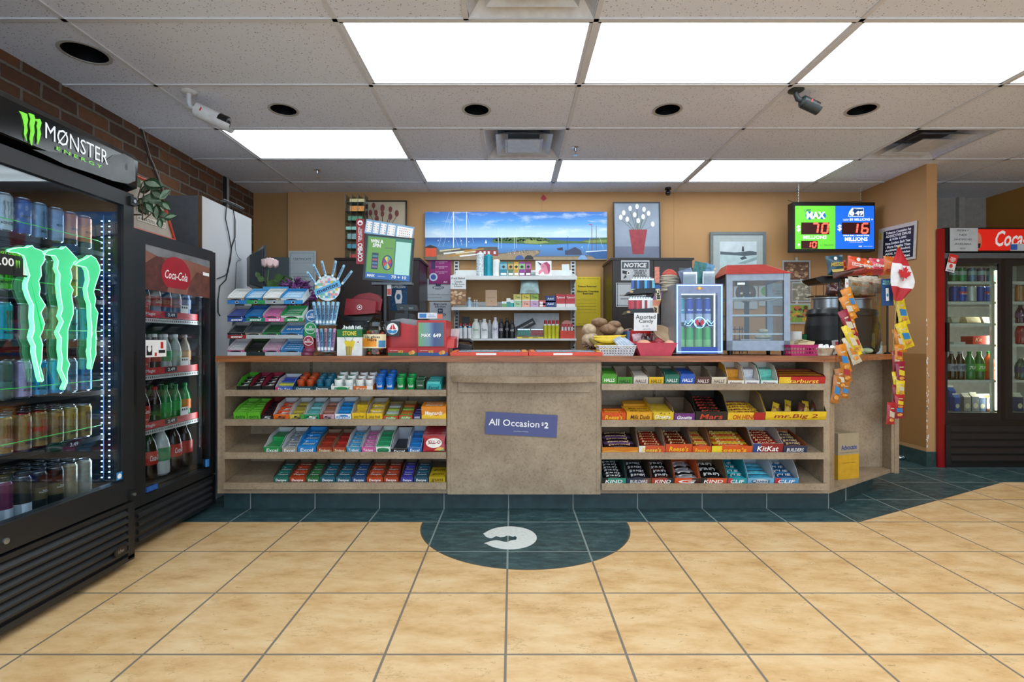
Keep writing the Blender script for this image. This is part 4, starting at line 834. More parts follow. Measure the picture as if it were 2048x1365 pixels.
t, hw, hh = card('greeting_card', 'white greeting card with a pink unicorn head on the top wall shelf', 'card', 1071, 1103, 522, 551, D1, '#eceef0')
k = MB(); pk = pm('#e08aa0', .6)
k.poly([(-.05,-.055),(-.045,-.03),(-.02,-.01),(-.028,.02),(-.01,.045),(.02,.055),(.05,.03),(.055,-.02),(.045,-.06),(.01,-.06),(.0,-.035),(-.02,-.04),(-.035,-.062)], pk, -.001)
k.poly([(.0,.045),(.03,.062),(.062,.03),(.062,-.03),(.05,-.06),(.04,-.02),(.03,.02)], pm('#b04a6a', .6), -.0014); k.poly([(-.015,.04),(-.06,.06),(-.03,.025)], pm('#4a5060', .6), -.0014); k.disc(-.005, .018, .004, .004, INK, -.0018, 10); k.build('unicorn_print', t)
card('greeting_card', 'small pale blue folded card near the right end of the top wall shelf', 'card', 1124, 1139, 529, 551, D1, '#dfe8ea', tilt=-2)
k = MB(); k.box(-.04, .04, 0, .002, 0, .07, pm('#eceeed', .6)); tag(k.build('blank_card', loc=(PX(1063, 5.02), 5.0, z)), 'blank white card behind the small boxes on the top wall shelf', 'card')
t, hw, hh = card('bakery_sign', 'white "Fresh Baked Goods" sheet with a photo of buns hanging off the wall shelf', 'sign', 901, 932, 551, 611, 4.735, '#e8e8ea')
lines(t, [('Fresh Baked', 0, hh*.80, hw*1.7, .02, '#2a2c34'), ('Goods', 0, hh*.58, hw*1.0, .02, '#2a2c34'), ('Truffles, Scones\n& Pastries', 0, hh*.34, hw*1.6, .035, '#3a3c44')])
k = MB(); k.rect(-hw, hw, -hh, hh*.08, pm('#8c6a4e', .6), -.0008)
for q in range(22): k.disc(random.uniform(-.8, .8)*hw, random.uniform(-.9, -.02)*hh, .016, .012, pm(random.choice(['#c49a72', '#a8784e', '#d8b896']), .6), -.0010 - q*.00004, 10)
k.build('bun_photo', t)
z = 1.392
for a, b_, nme, c in ((933, 943, 'left', '#a8c4d8'), (947, 951, 'middle thin', '#8a9aa6'), (951, 956, 'right thin', '#a0a8ae')):
    bottle('hand_sanitizer', 'small clear hand sanitizer bottle, %s of three on the middle wall shelf' % nme, a, b_, 595 if a == 933 else 600, z, [(1,0),(1,.62),(.4,.75),(.4,.86),(.6,.86),(.6,1)], [pm(c, .15)]*3 + [WHT]*3)
t, hw, hh = card('notice_card', 'plain tan paper card standing on the middle wall shelf', 'card', 971, 994, 580, 612, D1, '#b8987c'); lines(t, [('Terminal 20 - nov 2018', 0, .0, hw*1.4, .008, '#7a5a44'), ('8', 0, -.035, .008, None, '#7a5a44')])
for a, b_, y_, c in ((1004, 1013, 603, '#6a9a5a'), (1013, 1021, 597, '#3a8a80'), (1021, 1028, 600, '#2a9a9c')):
    bx('medicine_box', 'small green and white medicine box on the middle wall shelf, %s' % {1004: 'lowest of three', 1013: 'tallest of three', 1021: 'turquoise one'}[a], 'small box', a, b_, y_, z, c, deco=[(0,1,.6,1,'#dfe6e4')])
for i, (a, b_, c, nme) in enumerate(((1027, 1043, '#c8c060', 'yellow'), (1044, 1060, '#d2c040', 'gold'), (1061, 1077, '#8aa83a', 'green'))):
    lw = bx('tea_box', 'lower %s tea box on the middle wall shelf' % nme, 'tea box', a, b_, 602, z, ['#9ac09a', '#e0a090', '#c09ac0'][i], txt='Tea', tc='#5a3a2a', tw=.5, grp='tea boxes on the middle wall shelf')
    bx('tea_box', 'upper %s tea box with a dark emblem on the middle wall shelf' % nme, 'tea box', a, b_, 589, z + at(a, b_, 602, z)[2] + .0005, c, txt='Tea', tc='#2a2a1c', tw=.6, deco=[(0,1,0,.18,'#e8e4c8')], grp='tea boxes on the middle wall shelf')
for q in range(2): bx('small_box', 'small red and white box, %s of two beside the navy pills' % ['lower', 'upper'][q], 'small box', 1078, 1091, 607 if q == 0 else 601, z + q*.0225, '#c05a5a', deco=[(.1,.6,.2,.7,'#f0e0e0')], d=D1)
for q in range(2): bx('pain_relief_box', 'navy pain relief box, %s of two' % ['lower', 'upper'][q], 'medicine box', 1091, 1111, 602 if q == 0 else 592, z + q*.0485, '#173a72', txt='Advil', tc='#e8eef4', tw=.62, grp='navy medicine boxes')
for q, (a, b_) in enumerate(((1113, 1131), (1132, 1150))):
    bx('medicine_box', 'lower red and white medicine box, %s' % ['left', 'right'][q], 'medicine box', a, b_, 601, z, '#e0dcdc', deco=[(0,1,.5,1,'#c03a40')]); bx('medicine_box', 'upper red medicine box with white script, %s' % ['left', 'right'][q], 'medicine box', a-(1-q)*1, b_, 589, z + .0515, '#c02f38', txt='Tylenol', tc='#ffffff', tw=.85)
k = MB(); k.M = tr(PX(1059, 4.9), 4.9, PZ(588, 4.9)); k.pillow(.19, .21, .02, pm('#8fa09a', .25, .5, .3, 20));
tag(k.build('foil_pouch'), 'silver grey foil pouch standing behind the tea boxes', 'pouch')
z = 1.094
SPR = [(.95,0),(1,.04),(1,.70),(.5,.78),(.5,.82),(.6,.83),(.6,1)]
for q in range(3):
    bottle('spray_bottle', 'small red, white and blue bottle, %s of three on the bottom wall shelf' % ['left', 'middle', 'right'][q], 917+q*9, 925+q*9, 647, z, SPR, [pm('#e6e6ea', .3), pm('#e6e6ea', .3), pm(['#2a8ac0', '#d8d8e0', '#2a8ac0'][q], .3), WHT, WHT, pm('#b8283a', .3), pm('#b8283a', .3)])
bx('snack_card', 'small black card with a white round cookie print', 'card', 924, 939, 634, z+.03, '#141c1c', d=4.9, dep=.01, txt='Oreo', tw=.7)
BTL = [(.85,0),(1,.03),(1,.60),(.8,.78),(.45,.86),(.45,1)]
def sham(a, b_, yt, c, lb, txt, tc='#3a4a5a', capc=None, d=D1): return bottle('shampoo_bottle', lb, a, b_, yt, z, BTL, [pm(c, .3)]*4 + [pm(capc or c, .35)]*2, txt=txt, tc=tc, sy=.6, d=d)
sham(943, 960, 638, '#d8ddd8', 'white lotion bottle with a green oval label on the bottom wall shelf', 'Dove', '#4a8a5a'); sham(955, 966, 640, '#c8cccc', 'white bottle behind the green labelled lotion', None, d=4.92)
sham(961, 976, 638, '#e2e4e6', 'white body wash bottle with grey script, left of a pair', 'Dove'); sham(974, 984, 640, '#d2d6da', 'white body wash bottle partly hidden, right of a pair', None, d=4.90)
sham(984, 997, 635, '#d9d6e0', 'tall white skin lotion bottle with lilac tint', 'OLAY', '#5a4a7a')
for q, (a, yt) in enumerate(((996, 638), (1008, 636), (1018, 641))): sham(a, a+12, yt, '#141517', 'black body wash bottle, %s of three' % ['left', 'middle', 'right'][q], 'AXE', '#c8ccd0', '#2a2a2e', d=D1 + (q % 2)*.05)
bx('office_box', 'grey white paper carton behind the black bottles', 'carton', 1028, 1074, 627, z, '#b8bcc0', d=4.95, dep=.08)
bx('office_box', 'grey white paper carton behind the yellow spray cans', 'carton', 1074, 1118, 627, z, '#c4c6ca', d=4.95, dep=.08)
t, hw, hh = card('tilted_card', 'dark tilted card with white lettering leaning among cartons', 'card', 1031, 1071, 645, 659, 4.88, '#2a2b30', tilt=-28); lines(t, [('WHITE HOUSE WINES', 0, 0, hw*1.7, .016, '#d8d8dc')])
def lighter_row(a, b_, n, col, y_, lb):
    w_ = (PX(b_, D1) - PX(a, D1)) / n; pr = None
    for q in range(n):
        l_ = '%s pocket lighter, %s from the left in the shelf tray' % (lb, ORD[q] if q < 14 else 'last')
        if pr: dup(pr, loc=(PX(a, D1)+w_*(q+.5), D1-.02, z+.03), label=l_); continue
        k = MB(); k.box(-w_*.42, w_*.42, 0, .018, 0, .05, pm(col, .25)); k.box(-w_*.42, w_*.42, 0, .018, .05, .062, CHR); k.box(-w_*.2, w_*.35, .003, .015, .062, .068, BLK)
        pr = tag(k.build('pocket_lighter', loc=(PX(a, D1)+w_*(q+.5), D1-.02, z+.03)), l_, 'lighter', 'lighters in the yellow shelf tray')
lighter_row(1035, 1060, 9, '#1c7a6a', 0, 'teal'); lighter_row(1062, 1086, 9, '#8c2420', 0, 'dark red')
bx('lighter_tray', 'long low yellow tray holding teal and red lighters', 'tray', 1034, 1087, 674, z, '#d8c02a', d=4.765, dep=.045, deco=[(.2,.45,.2,.8,'#8a7a1c'), (.6,.8,.2,.8,'#8a7a1c')])
SPC = [(.98,0),(1,.02),(1,.42),(1,.72),(.8,.78),(.7,.8),(.7,1)]
for q in range(4):
    bottle('spray_can', 'yellow and white spray can with red cap, %s from the left' % ORD[q], 1087+q*8, 1095+q*8, 641, z, SPC, [pm('#c8c42a', .3), pm('#c8c42a', .3), pm('#c8c42a', .3), pm('#e0e0dc', .3), pm('#e0e0dc', .3), pm('#b81c2c', .3), pm('#b81c2c', .3)], grp='spray cans', cat='spray can', seg=12)
t = thing('candy_stand', 'small red candy stand with a round translucent header on the bottom wall shelf', 'candy stand', (PX(1135, 4.78), 4.78, z))
k = MB(); k.box(-.068, .068, 0, .08, 0, .075, pm('#d2402c', .4)); k.build('tray', t); k = MB(); k.disc(0, .12, .055, .055, pm('#c8807a', .3), .05); k.disc(0, .12, .055, .055, pm('#c8807a', .3), .053); k.box(-.01,.01,.05,.053,.05,.09, pm('#c8807a', .3)); k.build('header', t)
for q in range(4): k = MB(); k.lathe([(.011,.06),(.011,.11),(.008,.12),(.009,.14)], None, cx=-.045+.03*q, cy=.025, seg=10, mats=[pm('#d8d8dc', .3), pm('#c8303c', .3), pm('#c8303c', .3), pm('#c8303c', .3)]); k.build('lip_balm', t)
# wall papers
t, hw, hh = card('yellow_poster', 'tall yellow tobacco restriction poster beside the wall shelves', 'poster', 1151, 1201, 554, 652, 5.075, '#dcc01c')
lines(t, [('Tobacco Restricted', -.01, hh*.61, hw*1.5, .018, '#1a1a14', .03), ('Electronic Cigarettes\nRestricted', 0, hh*.36, hw*1.7, .042, '#1a1a14', .03)] + [('terms of the posted restriction apply', -hw*.1, hh*(.05-.13*q), hw*1.5, .008, '#3a3618') for q in range(5)] + [('under the restriction act', 0, hh*.93, hw*1.8, .008, '#5a5420'), ('No Smoking', -.03, -hh*.93, hw*1.1, .012, '#1a1a14')])
t, hw, hh = card('purple_poster', 'purple lottery poster with white lettering left of the wall shelves', 'poster', 858, 902, 519, 568, 5.06, '#8c1f6c')
lines(t, [('play responsibly know\nyour limit', hw*.15, hh*(.75-.42*q), hw*1.1, .03, '#d8b4d0') for q in range(3)] + [('ALC', hw*.5, -hh*.85, .04, None, '#ffffff')])
k = MB(); k.disc(-hw*.6, -hh*.45, .042, .042, pm('#c8d0e4', .6), -.001); k.disc(-hw*.6, -hh*.45, .026, .026, pm('#3a58a0', .6), -.0014); k.rect(-hw*.8, -hw*.45, hh*.2, hh*.85, pm('#3a2a5c', .6), -.001); k.build('badge_print', t)
for py0, py1, p0, nme in ((558, 602, 851, 'upper'), (604, 645, 859, 'lower, reading Bingo Cards Sold Here,')):
    t, hw, hh = card('bingo_sign', 'white TV bingo sign below the purple poster, the %s one' % nme.rstrip(','), 'sign', p0, 902, py0, py1, 5.07, '#c4c9d0')
    zt = .35 if nme == 'upper' else -.1
    k = MB(); k.box(-.025, .025, -.001, 0, hh*(zt-.05), hh*(zt+.45), pm('#1c2c50', .5)); k.disc(0, hh*(zt-.15), .06, .018, pm('#6a7484', .5), -.0012); k.text('TV', 0, hh*(zt+.2), .034, WHTP, y=-.002, bold=.02); k.text('BINGO', 0, hh*(zt-.15), .085, WHTP, y=-.002); k.build('logo_print', t)
    lines(t, [('Thursdays at 6:00pm on television', 0, -hh*.45, hw*1.7, .009, '#3a4048'), ('At stores or the Bingo Hall', -hw*.3, -hh*.7, hw*1.1, .009, '#3a4048')] if nme == 'upper' else [('Bingo Cards\nSold Here', 0, hh*.66, hw*1.2, .05, '#22304c', .02)])
t, hw, hh = card('certificate', 'grey white certificate hanging on the tan back wall left of the dark cabinet', 'certificate', 577, 632, 502, 600, 5.05, '#bcc6cc')
lines(t, [('CERTIFICATE', 0, hh*.66, hw*1.3, .024, '#5a646a'), ('this is to certify that', 0, hh*.5, hw*1.5, .008, '#6a747a'), ('Food Establishment\nLicence', 0, -hh*.1, hw*1.3, .04, '#4a545a')])
k = MB(); 
for q in range(2): z0_, z1_ = ((-hh*.02, hh*.9), (-hh*.95, hh*.06))[q]; g_ = pm('#7a848a', .6); k.box(-hw*.85, hw*.85, -.001, 0, z1_, z1_+.003, g_); k.box(-hw*.85, -hw*.85+.003, -.001, 0, z0_, z1_, g_); k.box(hw*.85-.003, hw*.85, -.001, 0, z0_, z1_, g_)
k.build('border_print', t)
t, hw, hh = card('grey_board', 'blue grey board standing against the back wall beside the certificate', 'board', 520, 577, 515, 640, 5.0, '#566468', th=.02)
t, hw, hh = card('notice_sign', 'white NOTICE video surveillance sign on the right dark cabinet', 'sign', 1242, 1299, 521, 561, 4.585, '#d2d6da')
k = MB(); k.rect(-hw*.94, hw*.94, hh*.16, hh*.86, pm('#4e5860', .5), -.001); k.text('NOTICE', 0, hh*.51, hw*1.6, WHTP, h=hh*.46, y=-.002, bold=.04, shear=.15)
k.text('THIS AREA IS\nUNDER 24\nHOUR VIDEO\nSURVEILLANCE', hw*.32, -hh*.40, hw*1.1, INK, h=hh*.95, y=-.002, bold=.02)
k.poly([(-hw*.9,0),(-hw*.4,-hh*.12),(-hw*.36,-hh*.3),(-hw*.6,-hh*.42),(-hw*.9,-hh*.3)], pm('#2a3036', .5), -.0015); k.disc(-hw*.47, -hh*.28, .018, .018, WHTP, -.002, 14); k.disc(-hw*.47, -hh*.28, .008, .008, BLK, -.0024, 12); k.poly([(-hw*.85,-hh*.85),(-hw*.6,-hh*.7),(-hw*.66,-hh*.5),(-hw*.72,-hh*.5)], pm('#2a3036', .5), -.0015); k.build('sign_print', t)
t, hw, hh = card('menu_sheet', 'white sheet with a dotted black border below the NOTICE sign', 'sign', 1232, 1292, 566, 614, 4.585, '#c8cdd2')
k = MB()
for q in range(26):
    u = -hw*.93 + q*hw*1.86/25; k.rect(u-.003, u+.003, hh*.86, hh*.94, INK, -.001); k.rect(u-.003, u+.003, -hh*.94, -hh*.86, INK, -.001)
for q in range(20):
    u = -hh*.93 + q*hh*1.86/19; k.rect(-hw*.94, -hw*.88, u-.003, u+.003, INK, -.001); k.rect(hw*.88, hw*.94, u-.003, u+.003, INK, -.001)
k.text('SLICED BANANA LOAF $3.00', 0, -hh*.05, hw*1.5, INK, h=.012, y=-.001, bold=.02); k.text('ASSORTED COOKIES $2.50', 0, -hh*.35, hw*1.4, INK, h=.012, y=-.001, bold=.02); k.build('sheet_print', t)
k = MB(); k.poly([(-.03,0),(.0,.04),(.035,0),(.0,-.03)], pm('#b8303a', .5)); k.prism([(-.02,0),(0,.03),(.025,0),(0,-.02)], -.004, .0, pm('#a8202c', .5)); tag(k.build('red_sticker', loc=(PX(1087, 5.085), 5.084, PZ(397, 5.085))), 'tiny red paper diamond stuck high on the tan wall', 'sticker')
for (p0, p1, y0, y1, nme, cs) in ((1565, 1621, 521, 563, 'top, showing brown baked goods', ['#a8805c', '#6a4a38', '#c8a888', '#8a6a54']), (1583, 1622, 564, 605, 'middle, showing pale pastries', ['#b8b4a4', '#8a8a7c', '#cfcabb', '#9a9484']), (1566, 1621, 607, 648, 'bottom, showing a colourful fruit platter', ['#c86a4a', '#8aa84a', '#5a3a2c', '#d8a83a'])):
    t, hw, hh = card('food_photo', 'food photo taped to the tan wall beside the warmer, %s' % nme, 'photo', p0, p1, y0, y1, 5.08, '#aeb4b8')
    k = MB(); k.rect(-hw*.9, hw*.9, -hh*.84, hh*.84, pm(cs[1], .5), -.0006)
    for q in range(46): k.disc(random.uniform(-.76, .76)*hw, random.uniform(-.66, .66)*hh, random.uniform(.012, .024), random.uniform(.008, .018), pm(random.choice(cs), .5, 0, .3, 60), -.0008-q*.00003, 8)
    k.build('photo_print', t)
    k = MB(); k.box(-.012, .012, -.001, 0, hh-.01, hh+.03, pm('#c8ccc8', .2)); k.build('tape', t)
t, hw, hh = card('cake_photo', 'photo of a round chocolate cake with handwriting, taped behind the food warmer', 'photo', 1468, 1515, 567, 618, 5.08, '#b8c0c4')
k = MB(); k.disc(0, hh*.25, hw*.88, hw*.85, pm('#4a3a30', .5, 0, .3, 40), -.001); 
for q in range(26): k.disc(random.uniform(-.55, .55)*hw, hh*.25 + random.uniform(-.5, .5)*hw, .016, .012, pm(random.choice(['#d8d0c0', '#6a4a30', '#2a2018']), .5), -.0012-q*.00003, 8)
k.build('photo_print', t)
t, hw, hh = card('recipe_photo', 'pale photo sheet of salad and handwriting taped behind the warmer glass', 'photo', 1518, 1580, 567, 612, 5.08, '#b4bcc0')
k = MB(); k.disc(-hw*.5, hh*.3, .06, .05, pm('#6a9a4a', .5), -.001); k.disc(-hw*.3, hh*.35, .04, .04, pm('#c8603a', .5), -.0014); k.text('fresh made\nsandwiches', hw*.4, hh*.2, hw*.8, INK, y=-.001); k.build('photo_print', t)
# ------------------------------------------------------------------ things on the counter, left half
CZ = TOP
def loc(px, d, z=CZ): return (PX(px, d), d, z)
# gum rack
t = thing('gum_rack', 'four tier clear and grey plastic gum rack at the left end of the counter', 'display rack', (0, 3.2, CZ))
TZ = [PZ(y, 3.2) - CZ for y in (608, 643, 677, 711.5)]
xr0, xr1 = PX(456, 3.2), PX(606, 3.2)
for xx in (xr0-.004, xr1):
    k = MB(); k.side([(.0, 0), (.16, 0), (.20, .37), (.10, .36), (.03, .12)], xx, xx+.003, glass('#b8c4cc', .6, .8)); k.build('side_panel', t)
LPC = [['#2a7ac4', '#2a9450', '#9aa6ac', '#2a86cc'], ['#1f4a9c', '#1c7a6a', '#d86aa4', '#2a9050'], ['#8c1f24', '#aab0b4', '#aab0b4', '#aab0b4'], ['#c8ccd2', '#1a2a2c', '#b0b6be', '#b0b6be']]
for i, zz in enumerate(TZ):
    k = MB(); k.M = tr(0, 0, zz) @ rotx(R(27)); k.box(xr0, xr1, 0, .135, 0, .003, pm('#8f989e', .4)); k.build('shelf', t)
    k = MB(); w4 = (xr1-xr0)/4
    for q in range(4):
        k.box(xr0+w4*q, xr0+w4*(q+1), -.006, -.003, zz-.002, zz+.022, pm(LPC[i][q], .4))
        if (i in (1,)) or (i == 2 and q == 0): k.text('excel', xr0+w4*(q+.5), zz+.010, w4*.62, WHTP, h=.015, y=-.0068, shear=.3, bold=.03)
        elif i == 0: k.disc(xr0+w4*(q+.5), zz+.010, .011, .008, WHTP, -.0066, 14); k.disc(xr0+w4*(q+.5), zz+.010, .009, .006, INK, -.0069, 14)
    k.build('price_strip', t)
E = [455.5, 491, 526, 562, 606]
GB = [[('#9a968c', '#d4d6d4', '#e2e4e2', 'grey and white'), ('#2b86c4', '#5aa6d8', '#a8cce6', 'sky blue'), ('#9a958a', '#d6d8d4', '#e2e4e2', 'silver and white'), ('#d4e4ee', '#2a86c8', '#7ab8e0', 'white and cyan')],
      [('#1c3a7c', '#a8a4a8', '#23469c', 'navy'), ('#2478bc', '#2a6aa8', '#2c80c4', 'azure'), ('#d26aa0', '#c8bcc2', '#dc7aae', 'bubblegum pink'), ('#dfe8e2', '#2f9a58', '#2f9a58', 'white and leaf green')],
      [('#1c2428', '#a4a6a8', '#20292e', 'black'), ('#938e84', '#5a6268', '#4a5258', 'pewter grey'), ('#1f8a44', '#8a9a92', '#2c5a3c', 'emerald green'), ('#2a78b8', '#b4bcc4', '#2f80c0', 'mid blue')],
      [('#c9709a', '#c8c4c8', '#d8d4d8', 'pink and cream'), ('#1c2c1c', '#2a4a20', '#1a1c1c', 'black and dark green'), ('#c878a2', '#c4bcc2', '#d0a8bc', 'rose pink'), ('#2a80c0', '#a4c4dc', '#2f86c8', 'blue and white')]]
for i, zz in enumerate(TZ):
    for q in range(4):
        f_, in_, pc, nm_ = GB[i][q]
        tray(CZ + zz + .004, E[q]+1, E[q+1], 11, 16, f_, in_, 'excel', '#ffffff', '%s gum box on the %s tier of the counter gum rack' % (nm_, ['top', 'second', 'third', 'bottom'][i]), packs=(4 if (i, q) not in ((1,0), (2,0), (3,2), (2,3)) else 1), pcol=pc, ptxt='excel' if i == 0 or q == 3 else None, ph=.95, dep=.125, d0=3.206, tl=27, deco=('oval', '#2a3038'), group='gum boxes in the counter rack')
k = MB(); k.box(-.085, .085, 0, .004, 0, .07, pm('#4a9ac8', .4)); k.text('breath', -.03, .05, .06, WHTP, y=-.001); k.disc(.04, .045, .018, .014, pm('#14344a', .4), -.001)
tag(k.build('rack_topper', loc=(PX(550, 3.34), 3.35, CZ + TZ[0] + .055)), 'light blue header card standing behind the top tier of the gum rack', 'header card')
# monitor seen from behind
t = thing('computer_monitor', 'black computer monitor turned away, seen from behind, left of the rose', 'monitor', (PX(527, 3.66), 3.66, CZ))
k = MB(); zb, zt = PZ(588, 3.62)-CZ, PZ(497, 3.62)-CZ
k.M = rotz(R(125)) @ tr(0, 0, 0)
k.box(-.13, .13, .0, .018, zb+.01, zt+.01, BLK); k.build('screen_bezel', t, bevel=.004)
k = MB(); k.M = rotz(R(125)); P0 = [(-.12,.018,zb+.03),(.12,.018,zb+.03),(.12,.018,zt-.01),(-.12,.018,zt-.01),(-.075,.10,zb+.06),(.075,.10,zb+.06),(.075,.10,zt-.06),(-.075,.10,zt-.06)]
k.add(P0, [(4,5,6,7),(0,4,7,3),(1,2,6,5),(3,7,6,2),(0,1,5,4),(0,3,2,1)], pm('#2a3036', .35)); k.build('rear_housing', t, bevel=.006)
k = MB(); k.tube([(.03,.03,.01),(.03,.03,zb+.06)], .025, BLK); k.lathe([(.11,0),(.10,.012),(.03,.02)], BLK); k.build('stand', t)
# rose and heather
t = thing('artificial_rose', 'pale pink artificial rose with green leaves behind the gum rack', 'flower', (PX(542, 3.5), 3.5, CZ))
def PQ(u, v, d=3.5, c=542): return (PX(u, d) - PX(c, d), 0, PZ(v, d) - CZ)
k = MB(); k.tube([(.02,.02,.0), (.02,.0,.25), PQ(535,560), PQ(537,540)], .004, pm('#4a6a3a', .6)); k.build('stem', t)
k = MB(); rp = pm('#e2c4c6', .6, 0, .12, 30); c0 = Vector(PQ(540, 527))
for ring_, (n_, rad, up, sz) in enumerate(((4, .012, .03, .026), (6, .03, .018, .036), (8, .05, .0, .042))):
    for q in range(n_):
        a = 2*math.pi*q/n_ + ring_; ct = c0 + Vector((rad*math.cos(a), rad*math.sin(a), up)); M_ = tr(*ct) @ rotz(a) @ roty(R(-60 + 32*ring_))
        k.M = M_; k.ball((0,0,0), (.004, sz*.55, sz*.6), rp, 10, 6, .1)
k.build('bloom', t)
k = MB(); lf = pm('#41602f', .5, 0, .3, 30)
def leaf(k, p, dr, L_, W_, m, up=(0,0,1)):
    p = Vector(p); d_ = Vector(dr).normalized(); s_ = d_.cross(Vector((0,-1,.3))).normalized(); nn = d_.cross(s_); V = []
    prof = [(0,0),(.2,.32),(.45,.5),(.7,.38),(1,0)]
    for u, v in prof: V += [tuple(p + d_*L_*u + s_*W_*v + nn*.12*L_*(u-.5)**2), tuple(p + d_*L_*u - s_*W_*v + nn*.12*L_*(u-.5)**2), tuple(p + d_*L_*u + nn*(.10*W_ + .12*L_*(u-.5)**2))]
    k.add(V, [(3*i, 3*i+3, 3*i+5, 3*i+2) for i in range(4)] + [(3*i+2, 3*i+5, 3*i+4, 3*i+1) for i in range(4)], m, True)
for (u, v, dx, dz, L_) in ((530,562,-1,.5,.06),(532,565,1,-.35,.10),(545,560,.9,.25,.09),(528,572,.4,-.8,.07),(560,565,.8,.6,.07),(520,556,-.6,.9,.05),(548,575,-.9,-.4,.08),(513,575,-.3,-.9,.06),(570,562,.9,.2,.06)):
    leaf(k, PQ(u, v), (dx, -.15, dz), L_, L_*.75, lf)
k.build('leaves', t)
t = thing('purple_plant', 'purple artificial heather plant with purple pot rim behind the gum rack', 'plant', (PX(590, 3.5), 3.5, CZ))
k = MB(); k.lathe([(.05,0),(.065,.10),(.07,.16)], pm('#3a3038', .6)); k.build('pot', t)
k = MB(); pc = [pm('#6a2f70', .6, 0, .3, 60), pm('#4a2054', .6, 0, .3, 60), pm('#8a4a8c', .6, 0, .3, 60)]
for q in range(230):
    a = random.uniform(0, 2*math.pi); r_ = random.uniform(.02, .13); zz = .40 + .13*(1-(r_/.13)**2) - random.uniform(0, .05)
    if random.random() < .25: zz -= .12; r_ = min(r_, .10)
    p = Vector((r_*math.cos(a)*1.0 - .0, r_*math.sin(a)*.6, zz)); e_ = p + Vector((math.cos(a)*.035, math.sin(a)*.02, random.uniform(-.01, .03))); k.tube([p, (p+e_)/2 + Vector((0,0,.006)), e_], [.008,.007,.002], random.choice(pc), 5)
o = k.build('heather_foliage', t); o['kind'] = 'stuff'
k = MB(); 
for q in range(8): a = q*.8; k.tube([(0,0,.12), (.03*math.cos(a), .02*math.sin(a), .28), (.07*math.cos(a), .04*math.sin(a), .42)], .003, pm('#3a4a2a', .7), 5)
k.build('stems', t)
# tins and gum displays next to the rack
for i, (u, v, r_, c, c2, nm_) in enumerate(((624, 632, 13, '#2a6aa8', '#d4dcdc', 'blue rimmed tin of mints at the top'), (621, 657, 13, '#1a8a4a', '#c8d8cc', 'large green mint tin in the middle'), (617, 682, 11, '#9c1f3c', '#e0d4d4', 'crimson mint tin low'))):
    k = MB(); R_ = r_*3.22/FPX; k.M = tr(PX(u, 3.22), 3.22, PZ(v, 3.22)) @ rotx(R(90)); k.lathe([(R_,0),(R_,-.03)], pm(c, .35), seg=24); k.M = tr(PX(u, 3.22), 3.22, PZ(v, 3.22)); k.disc(0, 0, R_*.9, R_*.9, pm(c2, .35), -.0006); k.disc(0, 0, R_*.78, R_*.78, pm(c, .35), -.0012); k.text('ICE\nBREAKERS', 0, 0, R_*1.3, WHTP, h=R_*.7, y=-.002, bold=.02)
    k.box(-R_, R_, .002, .028, -R_*1.5, -R_*.2, pm(c, .4)); tag(k.build('mint_tin'), '%s in the stack between rack and roll stand' % nm_, 'mint tin', 'mint tins by the gum rack')
k = MB(); k.lathe([(.034,0),(.036,.004),(.036,.018),(.034,.022)], pm('#7a3450', .35), seg=24); k.M = tr(0,0,.0225) @ rotx(R(-90)); k.disc(0,0,.030,.030, pm('#d8c0cc', .4), 0); k.disc(0,0,.024,.024, pm('#8a3a58', .4), -.0005)
for q, (u, v, lb) in enumerate(((612, 707, 'lower'), (614, 702, 'upper'))):
    o = k.build('round_tin', loc=(PX(u, 3.17), 3.19, CZ + .001 + .024*q)) if q == 0 else dup(o_, loc=(PX(u, 3.17)+.006, 3.19, CZ + .001 + .024*q)); o_ = o; tag(o, '%s flat round maroon tin lying on the counter by the gum rack' % lb, 'tin', 'flat round tins')
# candy roll stand
d = 3.25; X0 = PX(656, d)
t = thing('roll_stand', 'clear plastic spinning stand of blue candy rolls with round checkered header', 'display stand', (X0, d, CZ))
def Z(y, dd=d): return PZ(y, dd) - CZ
cl = glass('#dfeaf0', .9, .92)
k = MB(); k.lathe([(.068,0),(.068,.006),(.03,.014),(.012,.018)], cl, seg=28); k.build('base', t)
k = MB(); k.lathe([(.008,.016),(.008,Z(606))], cl, seg=10); k.build('pole', t)
for y0, y1, r0_, r1_ in ((703, 660, .05, .072), (650, 618, .058, .085)):
    k = MB(); k.lathe([(r0_, Z(y0)), (r1_, Z(y1))], cl, seg=24); k.f = k.f[:-2]; k.mi = k.mi[:-2]; k.sm = k.sm[:-2]
    k.lathe([(r0_, Z(y0)-.003), (r0_, Z(y0))], pm('#9fc6de', .3), seg=24); k.build('cup', t)
hz = Z(577); k = MB(); k.M = tr(0, 0, hz) @ rotx(R(90)); k.lathe([(.094,0),(.094,-.004)], cl, seg=32); k.M = tr(0, 0, hz); k.disc(0, 0, .082, .082, pm('#dfe6ea', .4), -.0055, 32)
cc = ['#e0c04a', '#d890b0', '#5aa8d8', '#e8b0a0', '#7ac0a8', '#f0ece0']
for i in range(-5, 5):
    for j in range(-5, 5):
        if random.random() < .62 and math.hypot((i+.5)*.016, (j+.5)*.016) < .074: k.rect(i*.016, i*.016+.016, j*.016, j*.016+.016, pm(random.choice(cc), .4), -.006)
k.M = tr(0, 0, hz) @ roty(R(-22)); k.box(-.088, .088, -.009, -.006, -.020, .020, pm('#6ab6e4', .4)); k.text('mentos', 0, .0, .145, pm('#173a6a', .4), h=.026, y=-.0095, bold=.03)
k.M = tr(0, 0, hz); k.box(-.108, -.09, -.004, 0, -.012, .012, cl); k.box(.09, .108, -.004, 0, -.012, .012, cl); k.build('header', t)
pr = {}
